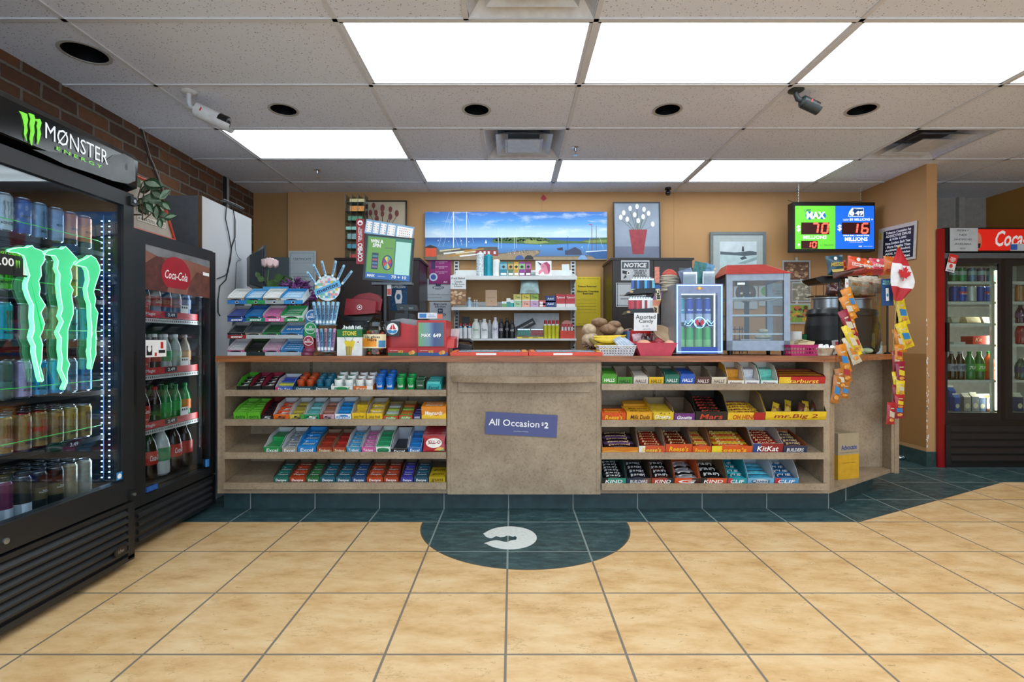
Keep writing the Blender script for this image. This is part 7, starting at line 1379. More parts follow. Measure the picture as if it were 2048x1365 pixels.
# flag
t = thing('canada_flag', 'small Canadian flag drooping on a thin pole above the right snack strip', 'flag', (PX(1800, 3.5), 3.52, CZ))
def q7(u, v, y=0): return (PX(u, 3.5) - PX(1800, 3.5), y, PZ(v, 3.5) - CZ)
k = MB(); k.tube([q7(1796, 712, .03), q7(1799, 600, .01), q7(1801, 494, 0)], .003, pm('#a8885a', .5)); k.ball(q7(1801, 493), (.006,.006,.008), pm('#d8b04a', .3, .6)); k.build('pole', t)
ctr = [(0,1797,1804), (.1,1795,1809), (.25,1790,1817), (.4,1787,1824), (.55,1785,1829), (.7,1784,1828), (.85,1786,1817), (1,1789,1806)]
def fl(u, v):
    for a, b_ in zip(ctr, ctr[1:]):
        if a[0] <= u <= b_[0]: f_ = (u-a[0])/(b_[0]-a[0]); l_ = a[1]+(b_[1]-a[1])*f_; r_ = a[2]+(b_[2]-a[2])*f_; return (l_ + (r_-l_)*v, 496 + 106*u + 14*(v-.4)*(1-abs(2*u-1)))
for nm_, u0, u1, c in (('red_stripe', 0, .30, '#b81c24'), ('white_field', .30, .74, '#dcd6d8'), ('red_stripe', .74, 1, '#a81c24')):
    k = MB(); n1, n2 = 8, 12; V = []
    for i in range(n1+1):
        for j in range(n2+1):
            u, v = u0+(u1-u0)*i/n1, j/n2; x_, y_ = fl(u, v); V.append(q7(x_, y_, .012*math.sin(v*9+u*4) - .012))
    k.add(V, [(i*(n2+1)+j, i*(n2+1)+j+1, (i+1)*(n2+1)+j+1, (i+1)*(n2+1)+j) for i in range(n1) for j in range(n2)], pm(c, .7), True); k.build(nm_, t)
HM = [(0,1),(.18,.68),(.36,.77),(.27,.28),(.50,.52),(.56,.40),(.86,.46),(.76,.20),(.88,.12),(.44,-.22),(.50,-.40),(.06,-.33),(.08,-.75)]
k = MB(); LP = HM + [(-a, b_) for a, b_ in reversed(HM[1:])]; k.M = tr(*q7(1806, 550, -.032)) @ roty(R(14)); k.poly([(a*.052, b_*.062) for a, b_ in LP], pm('#b81c24', .7), 0); k.build('maple_leaf', t)
# jackpot display
x0, x1 = PX(1585.5, 4.75), PX(1750, 4.75); zt, zb = PZ(405, 4.75), PZ(503, 4.75); w_, h_ = (x1-x0)/2, (zt-zb)/2
t = thing('jackpot_display', 'hanging green and blue lottery jackpot display with glowing red digits', 'display', ((x0+x1)/2, 4.75, (zt+zb)/2))
k = MB(); k.box(-w_, w_, 0, .09, -h_, h_, pm('#0c0e10', .35)); k.build('housing', t, bevel=.004)
EM = lambda c, s_=.75: pm(c, .35, 0, .02, 25., 0., c, s_)
ix = -w_ + .022; mx_ = -w_ + 2*w_*.515; jx = w_-.010; iz, jz = -h_+.022, h_-.034
def uvp(u, v): return (-w_ + (u-165)/(1390-165)*2*w_, h_ - (v-178)/(905-178)*2*h_)
k = MB(); k.box(ix, mx_, -.003, 0, iz, jz, EM('#63c83a', .8)); k.box(mx_, jx, -.003, 0, iz, jz, EM('#1464d8', .8)); k.build('lit_panel', t)
k = MB(); WE = EM('#f4faff', .9); RD = EM('#3a0408', .15); RL = pm('#ff5040', .4, 0, 0, 25, 0, '#ff4a3a', 3.)
def tx(s_, u, v, wd, hg, m=WE, **kw): a, b_ = uvp(u, v); k.text(s_, a, b_, wd/1225*2*w_, m, h=hg/727*2*h_, y=-.0055, **kw)
for u, v, r_, c in ((415, 375, 62, '#1c5aa8'), (515, 380, 42, '#4a9a3a'), (605, 380, 50, '#1c6ac0')): a, b_ = uvp(u, v); k.disc(a, b_, r_/1225*2*w_, r_/727*2*h_, EM(c, .6), -.004, 20)
tx('Lotto', 383, 290, 95, 36, EM('#1c4a6c', .3), rot=12, bold=.02); tx('MAX', 505, 372, 280, 105, bold=.04)
tx('$', 247, 570, 58, 100, bold=.02); tx('MILLIONS', 490, 697, 345, 52, bold=.02); tx('+', 250, 810, 40, 45, bold=.05); tx('x 1 MILLION', 665, 815, 200, 22, EM('#1c6a3a', .3))
for (u0, u1, v0, v1) in ((288, 705, 478, 655), (985-93, 1310, 478, 655), (288, 532, 748, 868)):
    a, b_ = uvp(u0, v1); c, d_ = uvp(u1, v0); k.box(a, c, -.004, -.002, b_, d_, RD)
a, b_ = uvp(1100, 320); k.M = Matrix(); k.poly([uvp(985,390), uvp(1000,320), uvp(1045,262), uvp(1215,262), uvp(1222,390)], WE, -.0042); k.poly([uvp(995,383), uvp(1008,322), uvp(1050,270), uvp(1208,270), uvp(1214,383)], EM('#123c7c', .5), -.0046)
tx('6', 1040, 325, 75, 110, bold=.05); tx('49', 1150, 340, 120, 70, bold=.04); tx('LOTTO', 1145, 278, 90, 12)
tx('$5 MILLIONS +', 1180, 436, 350, 42, bold=.02); tx('CLASSIC\nDRAW', 950, 440, 90, 30); tx('$', 858, 560, 60, 100, bold=.02); tx('GOLD BALL / BOULE D\'OR', 1105, 672, 390, 22, bold=.03); tx('MILLIONS', 1105, 725, 340, 56, bold=.03); tx('OR/OU $1 MILLION', 1105, 770, 200, 14); tx('ALC', 1165, 832, 50, 20, bold=.03); tx('Lottery Corporation', 1280, 832, 140, 12)
k.build('panel_print', t)
SEG = {'0': 'abcdef', '1': 'bc', '6': 'acdefg', '7': 'abc'}
def digit(k, ch, u, v, wd, hg):
    """seven segment digit, centre (u, v) in the display's own units"""
    cx_, cz_ = uvp(u, v); w5, h5 = wd/1225*w_, hg/727*h_; t_ = .0075 if hg > 100 else .005; sh = .12
    P = {'a': ((-w5, h5), (w5, h5)), 'b': ((w5, h5), (w5, 0)), 'c': ((w5, 0), (w5, -h5)), 'd': ((-w5, -h5), (w5, -h5)), 'e': ((-w5, 0), (-w5, -h5)), 'f': ((-w5, h5), (-w5, 0)), 'g': ((-w5, 0), (w5, 0))}
    for s_ in SEG[ch]:
        (xa, za), (xb, zb_) = P[s_]; xa += za*sh; xb += zb_*sh
        if abs(za-zb_) < 1e-6: k.box(cx_+xa+t_*.5, cx_+xb-t_*.5, -.007, -.004, cz_+za-t_, cz_+za+t_, RL)
        else: k.prism([(cx_+xa-t_, cz_+za-.003*(1 if za > zb_ else -1)), (cx_+xa+t_, cz_+za-.003), (cx_+xb+t_, cz_+zb_+.003), (cx_+xb-t_, cz_+zb_+.003)], -.007, -.004, RL)
for nm_, ds in (('digits_of_first_jackpot', [('7', 495, 565, 80, 140), ('0', 640, 565, 85, 140)]), ('digits_of_second_jackpot', [('1', 1110, 565, 20, 140), ('6', 1235, 565, 85, 140)]), ('digits_of_small_prize', [('1', 415, 808, 15, 80), ('0', 480, 808, 50, 80)])):
    k = MB()
    for q in ds: digit(k, *q)
    k.build('red_digits', t)
for sx in (-w_*.80, w_*.72):
    k = MB(); n = 0; zz = h_; top_ = CEIL - (zt+zb)/2
    k.tube([(sx + .004*math.sin(q*1.9), .04 + .004*math.cos(q*1.9), h_ + (top_-h_)*q/24) for q in range(25)], .0028, SIL, 5); k.build('chain', t)
k = MB(); k.tube([(-w_-.03, .03, h_+.03), (-w_+.02, .03, h_+.01), (w_*.4, .03, h_+.012), (w_*.72, .03, h_+.02)], .003, BLK, 5); k.build('cable', t)
# tobacco warning sign on the partition side
yc = 4.60; t = thing('warning_sign', 'tilted black and white tobacco warning sign on the orange partition wall', 'sign', (PXW-.014, yc, 1.965), R(-90)); t.rotation_euler = (0, R(3), R(-90))
k = MB(); k.box(-.225, .225, 0, .006, -.165, .165, pm('#c8c0bc', .5)); k.build('board', t); k = MB(); k.box(-.16, .20, -.001, 0, -.145, .13, pm('#10142c', .5)); k.box(-.215, -.185, -.001, 0, .06, .12, pm('#d8b82a', .5)); k.build('dark_field', t)
k = MB()
for q, s_ in enumerate(('Tobacco Contains An', 'ADDICTIVE DRUG', '& Kills 1,600', 'Nova Scotians Each Year', '- More Deaths Than', 'Accidents, Alcohol,', 'AIDS, Homicides', 'And Suicides Combined.')): k.text(s_, .02, .108-.033*q, .30 if q != 2 else .2, WHTP, h=.024, y=-.002, bold=.04)
k.build('lettering', t)
k = MB(); k.box(-.17, .17, 0, .003, 0, .80, glass('#fbf8f2', 1., .99)); tag(k.build('clear_wall_panel', loc=(PXW-.004, 4.45, .16), rz=R(-90)), 'clear acrylic protector screwed to the lower orange partition wall', 'wall panel')
k = MB(); fo = pm('#c8d0d4', .2, .9, .3, 60, 1.)
for q in range(9): k.ball((random.uniform(-.07,.07), random.uniform(-.03,.03), .015), (.03,.022,.016), fo, 8, 6, .5)
tag(k.build('crumpled_foil', loc=(PX(1802, 4.6), 4.55, .004)), 'crumpled silver foil on the floor against the teal baseboard', 'foil')
k = MB(); k.poly([(0,0),(.055,-.01),(.0,.055)], CB); k.prism([(0,0),(.055,-.01),(0,.055)], 0, .003, CB); tag(k.build('cardboard_flap', loc=(2.828, 3.80, .385)), 'small cream cardboard flap sticking out beside the counter end panel', 'cardboard')
# ------------------------------------------------------------------ energy drink cooler (front faces +X)
def claw_poly(k, pts, y0, y1, m, fm=None): k.prism(pts, y0, y1, m, fm)
XF, YN, YF = -1.81, 1.62, 2.405; WD = YF - YN; MT = tr(XF, YN, 0) @ rotz(R(90))
t = thing('energy_drink_cooler', 'tall black single door cooler with glowing green claw sign and lettered header', 'cooler', (XF, YN, 0), R(90))
CBK = pm('#141517', .42); CFR = pm('#1c1e21', .38); DEP = .80
k = MB(); k.box(0, .02, .06, DEP, .04, 1.95, CBK); k.box(WD-.02, WD, .06, DEP, .04, 1.95, CBK); k.box(.02, WD-.02, DEP-.02, DEP, .04, 1.95, CBK); k.box(.02, WD-.02, .06, DEP-.02, .30, .36, CBK); k.box(.02, WD-.02, .06, DEP-.02, 1.72, 1.95, CBK); k.box(.02, WD-.02, .09, DEP-.02, .04, .30, CBK)
k.build('cabinet', t)
k = MB(); LN = pm('#2a3036', .4); k.box(.022, .026, .08, DEP-.022, .36, 1.72, LN); k.box(WD-.026, WD-.022, .08, DEP-.022, .36, 1.72, LN); k.box(.026, WD-.026, DEP-.026, DEP-.022, .36, 1.72, LN); k.build('liner', t)
k = MB(); k.side([(.055, 1.775), (-.015, 1.80), (-.02, 1.93), (.0, 1.96), (.06, 1.965)], .0, WD, pm('#08090a', .12, 0, .1, 20)); k.build('header_sign', t, bevel=.004)
# header print and painted ceiling reflection, on the front face of the header
def HX(u, v):       # world position on the header face seen at pixel (u, v)
    d_ = (XF + .018)*FPX/(u - CX); return d_ - YN, PZ(v, d_)
k = MB()
GR = pm('#7ad83a', .35, 0, .1, 30, 0, '#6ad03a', .5); WE2 = pm('#dfe6ee', .4, 0, .02, 25, 0, '#dfe6ee', .4)
C1 = [(37,222),(52,228),(54,240),(52,250),(53,262),(50,270),(52,282),(47,268),(48,255),(45,240),(42,230)]; C2 = [(56,226),(66,230),(69,240),(66,252),(67,265),(64,275),(62,291),(58,278),(60,262),(58,248),(60,238)]; C3 = [(68,238),(78,238),(81,246),(78,258),(80,268),(77,280),(74,289),(73,275),(74,262),(72,252),(74,245)]
for c_ in (C1, C2, C3): k.prism([HX(*p) for p in c_], -.0225, -.019, GR)
a0, a1 = HX(88, 262), HX(216, 322)
k.text('MØNSTER', (a0[0]+a1[0])/2, (a0[1]+a1[1])/2+.008, (a1[0]-a0[0])*.98, WE2, h=.062, y=-.0205, bold=.0)
a0, a1 = HX(112, 294), HX(203, 326); k.text('E N E R G Y', (a0[0]+a1[0])/2, (a0[1]+a1[1])/2-.012, (a1[0]-a0[0]), GR, h=.014, y=-.0205, bold=.01)
k.poly([HX(*p) for p in [(64,299),(120,306),(170,322),(205,326),(225,310),(248,308),(266,318),(270,340),(270,362),(255,368),(225,362),(185,348),(130,330),(100,315)]], pm('#4e5358', .25, 0, .3, 12), -.0202); k.disc(*HX(252, 334), .008, .016, pm('#2a2c30', .3), -.0206, 14)  # grey swirl: reflection of the ceiling put in as flat colour
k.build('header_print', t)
GX0, GX1, GZ0, GZ1 = .055, WD-.062, .415, 1.705
k = MB(); k.box(0, GX0, 0, .05, .315, 1.77, CFR); k.box(GX1, WD, 0, .05, .315, 1.77, CFR); k.box(GX0, GX1, 0, .05, .315, GZ0, CFR); k.box(GX0, GX1, 0, .05, GZ1, 1.77, CFR); door = k.build('door', t, bevel=.004)
k = MB(); k.box(GX0, GX1, .015, .02, GZ0, GZ1, glass('#eaf2f8', 1.6, .95)); k.build('glass_pane', door)
for zz in (.34, 1.735):
    k = MB(); k.box(WD-.035, WD+.004, -.012, 0, zz-.02, zz+.02, CBK); k.M = tr(WD-.015, -.012, zz) @ rotx(R(90)); k.lathe([(.008,0),(.008,.006)], SIL, seg=12); k.build('hinge', t)
k = MB(); k.M = tr(.175, 0, .355) @ rotx(R(90)); k.lathe([(.011,0),(.011,.006),(.005,.007)], SIL, seg=14); k.build('door_lock', door)
k = MB(); k.box(.0, WD, .01, .06, .05, .30, CBK); k.box(0, WD, -.004, .012, .285, .305, CFR); k.box(0, .03, -.004, .012, .04, .285, CFR); k.box(WD-.04, WD, -.004, .012, .04, .285, CFR); k.box(0, WD, -.004, .012, .03, .055, CFR)
for q in range(6): zz = .075 + q*.035; k.side([(.010, zz), (-.008, zz), (-.010, zz+.010), (.008, zz+.028)], .035, WD-.045, CFR)
k.build('vent_grille', t)
k = MB(); k.M = tr(WD-.095, -.012, .105); k.disc(0, 0, .040, .024, BLK, 0, 28); k.disc(0, 0, .034, .019, pm('#1f2124', .3), -.001, 28); k.text('idw', 0, 0, .036, SIL, y=-.002, bold=.02); k.build('oval_badge', t)
k = MB(); k.box(WD-.105, WD-.073, -.0008, 0, .43, .465, pm('#3a8ad0', .4)); k.M = tr(WD-.089, 0, .447); k.disc(0, .0, .012, .012, WHTP, -.0012, 14); k.build('energy_label', door)
LED = pm('#ffffff', .4, 0, 0, 25, 0, '#a8d4ff', 7.)
for y_ in (.065, .10):
    k = MB(); k.box(WD-.058, WD-.052, y_, y_+.010, .42, 1.66, pm('#1c2c44', .3)); 
    for q in range(48): zz = .43 + q*.0255; k.box(WD-.061, WD-.058, y_+.001, y_+.008, zz, zz+.0045, LED)
    k.build('led_strip', t)
SZ = [1.484, 1.26, 1.07, .845, .637, .378]
for i, zz in enumerate(SZ):
    k = MB(); gs = pm('#3a4046', .4, .5)
    for q in range(14): k.tube([(.04, .10+q*.045, zz-.006), (WD-.07, .10+q*.045, zz-.006)], .002, gs, 5)
    k.box(.04, WD-.07, .085, .089, zz-.022, zz-.002, pm('#15181b', .4)); k.build('shelf', t)
    if 0 <= i < 5:
        k = MB(); gn = pm('#2fae3a', .3, 0, .05, 25, 0, '#38d048', .35)
        k.tube([(.04, .088, zz+.045)] + [(.05 + q*.019, .084 + .003*math.cos(q*1.7), zz+.045) for q in range(33)] + [(WD-.08, .09, zz+.045)], .0018, gn, 5); k.build('green_rail', t)
def CLW(u, v):      # point of the door plane seen at pixel (u, v)
    d_ = (XF + .008)*FPX/(u - CX); return d_ - YN, PZ(v, d_)
z1 = lambda p: (p[0]*.2198, 380 + p[1]*.2198); z2 = lambda p: (p[0]*.14656, 660 + p[1]*.14656)
A1 = [z1(p) for p in [(60,558),(100,540),(170,525),(250,525),(290,505),(310,530),(380,555),(405,600),(400,650),(370,700),(375,780),(350,830),(365,900),(355,960),(412,1050),(370,1120),(405,1220),(380,1300)]] + [z2(p) for p in [(585,0),(545,90),(580,200),(572,300),(570,400),(545,500),(580,620),(590,690),(572,712),(545,640),(530,560),(505,450),(475,300),(480,220),(455,170),(430,100),(470,0)]] + [z1(p) for p in [(290,1350),(310,1250),(300,1160),(305,1050),(270,980),(245,900),(245,850),(270,780),(245,700),(230,640),(215,600),(160,575),(100,568)]]
A2 = [z1(p) for p in [(400,590),(430,555),(500,535),(565,540),(595,515),(640,560),(705,630),(670,660),(640,720),(655,800),(635,860),(665,910),(650,960),(665,1060),(665,1130),(640,1200),(615,1280),(615,1365)]] + [z2(p) for p in [(920,200),(915,400),(950,470),(915,580),(920,720),(880,820),(868,800),(908,710),(870,620),(835,540),(850,400),(830,270),(835,130),(800,60)]] + [z1(p) for p in [(560,1350),(530,1300),(575,1200),(550,1150),(570,1080),(550,960),(540,860),(545,770),(520,720),(530,650),(500,600)]]
A3 = [z1(p) for p in [(680,680),(720,650),(790,620),(825,595),(870,625),(905,690),(910,740),(890,800),(870,860),(850,930),(870,990),(860,1060),(890,1120),(880,1200),(870,1290),(880,1365)]] + [z2(p) for p in [(1300,90),(1310,160),(1305,260),(1310,330),(1275,440),(1250,540),(1235,520),(1245,420),(1225,290),(1240,240),(1240,120),(1265,30)]] + [z1(p) for p in [(830,1350),(835,1250),(825,1150),(825,1050),(800,980),(790,900),(810,820),(800,740),(780,705)]]
NG = pm('#52c890', .3, 0, .18, 5, 0, '#2fd080', .46); NW = pm('#8affb8', .3, 0, .0, 25, 0, '#6aff9c', .75); NL = pm('#c8ffe0', .3, 0, .0, 25, 0, '#b0ffd4', 1.4)
for c_ in (A1, A2, A3):
    P = [CLW(*p) for p in c_]; k = MB(); k.prism(P, -.008, .010, NW, NG); k.tube([(a, -.009, b_) for a, b_ in P + P[:1]], .0012, NL, 5); k.build('glowing_claw', t)
k = MB(); zt_ = PZ(530, 1.86); k.box(.10, .275, -.001, .0005, zt_-.045, zt_+.045, pm('#101214', .4)); k.box(.10, .275, -.0014, .0005, zt_+.027, zt_+.040, pm('#2a3a1c', .4)); k.text('$3.00', .155, zt_-.0, .10, WHTP, h=.035, y=-.0018, bold=.02); k.text('ENERGY DRINKS', .18, zt_+.033, .12, GR, h=.008, y=-.0018)
for xx, c_, cc_ in ((.218, '#141414', GR), (.252, '#dfe4e8', pm('#8a9094', .4))):
    k.box(xx-.013, xx+.013, -.0022, -.0014, zt_-.038, zt_+.024, pm(c_, .4))
    for q in (-1, 0, 1): k.poly([(xx+q*.006-.002, zt_+.012), (xx+q*.006+.002, zt_+.012), (xx+q*.006, zt_-.018)], cc_, -.0026)
k.build('price_sign', door)
k = MB(); k.box(.51, .585, .078, .082, SZ[4]-.030, SZ[4]+.006, pm('#101214', .4)); k.text('3.49', .547, SZ[4]-.012, .040, pm('#d8e4ec', .4), h=.017, y=.0775, bold=.02); k.build('price_tag', t)
k = MB(); k.M = roty(R(8)); k.box(.665, .675, .060, .066, SZ[3]-.11, SZ[3]-.01, pm('#b8d4e8', .3)); k.build('shelf_clip', t)
CC = [[('#141816','#6ac83a','black'), ('#b8c0c4','#7a8488','white'), ('#c0c8cc','#8a9498','white'), ('#c4ccd0','#8a9498','silver white'), ('#2f5a9c',None,'blue'), ('#7a9ab8','#4a6a8c','pale blue'), ('#8a9ab0',None,'grey blue'), ('#c87a4a',None,'copper'), ('#d88a5a',None,'peach')],
      [('#c8b49a','#6a5a4a','cream'), ('#c8b8a8','#6a5a4a','cream'), ('#b8aca0','#5a5048','beige'), ('#5fae2a','#2a5a1c','lime green'), ('#3f6a3a','#1c3a1c','dark green'), ('#4a4458',None,'slate'), ('#8a7a4a',None,'olive'), ('#c8a83a',None,'gold'), ('#2a6ab8',None,'blue')],
      [('#c8708a','#5a3040','pink'), ('#1f9ab0','#5a5a3a','turquoise'), ('#20a0a8','#4a4a3a','turquoise'), ('#20a0b0','#6a5a3a','teal'), ('#7a3a5a',None,'plum'), ('#a8906a',None,'tan'), ('#c09a72','#5a4638','tan'), ('#3a9a8a',None,'sea green'), ('#2a7ac0',None,'blue')],
      [('#c8a04a','#5a4a2a','gold'), ('#c8a0b8','#4a3a44','lilac'), ('#c89ab4','#4a3a44','pink'), ('#5a6a60',None,'dim grey'), ('#a894b4','#4a4450','lavender'), ('#2a9acc','#c89a3a','sky blue'), ('#2a9acc','#c89a3a','sky blue'), ('#6a8494',None,'grey blue'), ('#4a86b4',None,'blue and silver')],
      [('#8a6a42','#4a341c','brown'), ('#8a6a42','#4a341c','brown with blue rim'), ('#9a7848','#5a2a1c','tan with pale rim'), ('#a07c4a','#7a4a24','tan with blue rim'), ('#94703e','#a8381c','brown with red rim'), ('#9c7844','#a8381c','tan with red band'), ('#8c6a3c','#4a341c','caramel'), ('#a0884c','#6a5228','golden'), ('#94783e','#5a3c1c','dark gold')],
      [('#1f4a8c',None,'blue and white'), ('#1c4a94',None,'blue and white'), ('#7a2458',None,'magenta'), ('#6a1f4a',None,'purple'), ('#2a2824',None,'black'), ('#1a1a18',None,'black with gold crest'), ('#141412',None,'black with gold crest'), ('#a89a7a',None,'champagne'), ('#b0aa9a',None,'silver camouflage')]]
for i, zz in enumerate(SZ):
    rims = {4: {1: '#7ab4dc', 3: '#7ab4dc', 4: '#b82c34', 5: '#b82c34'}}
    for j in range(9):
        c_, cl_, nm_ = CC[i][j]; x_ = .075 + j*.0715
        band = ('#c8ccd0', .02, .34) if (i == 5 and j in (2, 3, 4)) else ('#5a4a2a', .3, .6) if (i == 5 and j in (5, 6)) else ('#c84a2c', .45, .58) if (i == 4 and j in (5,)) else ('#7ab4dc', .45, .56) if (i == 4 and j == 2) else ('#e0e4e8', .1, .3) if i == 5 and j < 2 else ('#1c1c1c', .04, .2) if i == 0 and j > 6 else None
        can('drink_can', '%s can, %s from the right on the %s shelf, claw cooler' % (nm_, ORD[8-j], ['top', 'second', 'third', 'fourth', 'fifth', 'bottom'][i]), MT @ tr(x_, .125 + (.003 if j % 2 else 0), zz) @ rotz(R(random.uniform(-14, 14))), c_, top=rims.get(i, {}).get(j, '#b8bcc0'), r=.031, h=.148 if i != 5 else .160, txt=('MONSTER' if i < 5 else ['NOS', 'NOS', None, None, None, 'Full\nThrottle', 'Full\nThrottle', None, None][j]), tc='#e8e8e8' if i == 5 else '#3a3a3a', claw=cl_, band=band, metal=.35, grp='energy drink cans in the claw cooler')
    if i >= 3:
        for rw in range(1, 4):
            for j in range(9):
                can('drink_can', 'can standing behind the front row on the %s shelf, claw cooler' % ['', '', '', 'fourth', 'fifth', 'bottom'][i], MT @ tr(.075 + j*.0715, .125 + rw*.066, zz), ['#3a4450', '#8a6a42', '#2a2824'][i-3], r=.031, h=.148 if i != 5 else .160, grp='rear cans on the %s shelf of the claw cooler' % ['', '', '', 'fourth', 'fifth', 'bottom'][i], seg=14)
# real light inside the coolers
def lamp(nm, x, y, z, sx, sy, e_, c_, rot):
    L_ = bpy.data.lights.new(nm, 'AREA'); L_.shape = 'RECTANGLE'; L_.size = sx; L_.size_y = sy; L_.energy = e_; L_.color = c_
    o = bpy.data.objects.new(nm, L_); C.objects.link(o); o.location = (x, y, z); o.rotation_euler = rot; return o
def lamp_in(par, nm, lx, ly, lz, sx, sy, e_, c_, rot): o = lamp(nm, lx, ly, lz, sx, sy, e_, c_, rot); o.parent = par; return o
lamp_in(t, 'cooler_tube_light', WD-.05, .075, 1.04, .02, 1.2, 5., (.72, .88, 1), (R(90), 0, R(65)))
lamp_in(t, 'cooler_tube_light', .03, .075, 1.04, .02, 1.2, 4., (.72, .88, 1), (R(90), 0, R(-65)))

# ------------------------------------------------------------------ bottle cooler with red strips
XF2, YN2, YF2 = -1.90, 2.50, 3.22; W2 = YF2-YN2; M2 = tr(XF2, YN2, 0) @ rotz(R(90)); D2 = .66
t = thing('bottle_cooler', 'lower black glass door cooler with red price strips standing against the counter', 'cooler', (XF2, YN2, 0), R(90))
k = MB(); k.box(0, .02, .05, D2, .04, 1.63, CBK); k.box(W2-.02, W2, .05, D2, .04, 1.63, CBK); k.box(.02, W2-.02, D2-.02, D2, .04, 1.63, CBK); k.box(.02, W2-.02, .05, D2-.02, .2, .285, CBK); k.box(.02, W2-.02, .05, D2-.02, 1.59, 1.63, CBK); k.box(-.003, W2+.003, .02, D2, 1.63, 1.645, BLK); k.build('cabinet', t)
k = MB(); LN2 = pm('#4a4f54', .4); k.box(.021, .025, .07, D2-.022, .29, 1.59, LN2); k.box(W2-.025, W2-.021, .07, D2-.022, .29, 1.59, LN2); k.box(.026, W2-.026, D2-.026, D2-.022, .29, 1.59, LN2); k.build('liner', t)
gx0, gx1, gz0, gz1 = .105, W2-.055, .275, 1.575
k = MB(); k.box(0, gx0, 0, .045, .225, 1.635, CFR); k.box(gx1, W2, 0, .045, .225, 1.635, CFR); k.box(gx0, gx1, 0, .045, .225, gz0, CFR); k.box(gx0, gx1, 0, .045, gz1, 1.635, CFR)
k.box(.008, .030, -.010, 0, .74, 1.02, BLK); door = k.build('door', t, bevel=.006)
k = MB(); k.box(gx0, gx1, .010, .014, gz0, gz1, glass('#f0f4f6', 1.4, .96)); k.build('glass_pane', door)
k = MB(); k.box(0, W2, .0, .05, .03, .215, CFR)
for q in range(4): zz = .050 + q*.040; k.side([(.0, zz), (-.012, zz+.004), (-.012, zz+.016), (0, zz+.026)], .045, W2-.05, pm('#26282c', .35))
k.build('vent_grille', t, bevel=.003)
# poster on the glass top
k = MB(); k.box(gx0, gx1, .004, .009, gz1-.235, gz1, pm('#8a5a4a', .35, 0, .4, 6)); 
k.poly([(gx0+.0, gz1-.10), (gx0+.10, gz1-.04), (gx0+.2, gz1-.08), (gx0+.17, gz1-.235), (gx0, gz1-.235)], pm('#5a2c24', .4, 0, .4, 30), .0035); k.poly([(gx1, gz1-.235), (gx1, gz1-.10), (gx1-.13, gz1-.09), (gx1-.20, gz1-.16), (gx1-.22, gz1-.235)], pm('#6a3f34', .4, 0, .4, 20), .0034)
k.poly([(gx0, gz1), (gx1, gz1), (gx1, gz1-.045), (gx0+.32, gz1-.03), (gx0+.1, gz1-.05), (gx0, gz1-.03)], pm('#7a7c80', .4, 0, .3, 8), .0033)
cx_, cz_ = (gx0+gx1)/2-.035, gz1-.13; k.poly([(cx_+.125*math.cos(R(a)), cz_+.10*math.sin(R(a))) for a in range(-50, 231, 14)], pm('#a81828', .35, 0, .15, 12), .0028); k.text('Coca-Cola', cx_, cz_-.005, .19, WHTP, h=.048, y=.0022, shear=.3, bold=.01)
k.box(gx1-.07, gx1-.01, .002, .004, gz1-.10, gz1-.08, WHTP); k.build('header_poster', door)
k = MB(); k.box(gx0+.0, gx0+.16, .002, .006, .985, 1.075, WHTP); k.box(gx0+.010, gx0+.05, .001, .003, .995, 1.045, pm('#1c1c1c', .4)); k.disc(gx0+.03, 1.03, .014, .018, WHTP, .0005, 12); k.box(gx0+.115, gx0+.135, .001, .003, 1.03, 1.065, RED); k.box(gx0+.10, gx0+.15, .001, .003, 1.005, 1.022, INK); k.box(gx0+.07, gx0+.085, .001, .003, .99, 1.008, RED); k.build('white_sticker', door)
k = MB(); k.box(gx1-.035, gx1-.012, -.0005, .0095, .285, .33, pm('#3a8ad0', .4)); k.build('energy_label', door); k = MB(); k.box(gx0+.01, gx0+.09, -.0005, .0095, .28, .305, pm('#2a5aa8', .4)); k.build('refrigerant_label', door)
S2 = [(.295, '2'), (.585, ''), (.885, ''), (1.20, '')]; VC = glass('#e8eef0', 1.8, .9)
BCOL = [[('#b8bcc0', '#c8ccd0', '#9aa4a8'), ('#241410', '#c8281f', '#c02020'), ('#241410', '#c8281f', '#c02020'), ('#c8d0d0', '#4a9a6a', '#dfe4e4'), ('#241410', '#c8281f', '#c02020'), ('#1c1410', '#a82018', '#1a1a1a')],
        [('#241410', '#b82420', '#b02020'), ('#241410', '#c8281f', '#b02020'), ('#241410', '#c8281f', '#b02020'), ('#201410', '#1a1a1a', '#b02020'), ('#1a7a3a', '#2a9a4a', '#1a7a3a'), ('#1a7a3a', '#2a9a4a', '#1a7a3a'), ('#1a7a3a', '#d8782a', '#1a7a3a')],
        [('#a8b4b8', '#c8d0d4', '#dfe4e6'), ('#a8b4b8', '#b83a30', '#dfe4e6'), ('#6a5a50', '#b83a30', '#dfe4e6'), ('#3a2a24', '#a02820', '#dfe4e6'), ('#b0bcbc', '#2a9a5a', '#dfe4e6'), ('#a8b4b0', '#9ab4a0', '#dfe4e6'), ('#8a7a6a', '#b88a5a', '#8a8a8a')],
        [('#8aa0b4', '#c83a34', '#5a8ac0'), ('#8aa0b4', '#b8342c', '#4a7ab8'), ('#4a4a54', '#c83a34', '#4a7ab8'), ('#8aa0b4', '#c83a34', '#4a7ab8'), ('#3a6a94', '#b8342c', '#4a7ab8'), ('#8aa0b4', '#c8a0a0', '#3a5a8c'), ('#2a5a94', '#8a9ab0', '#2a3a5c')]]
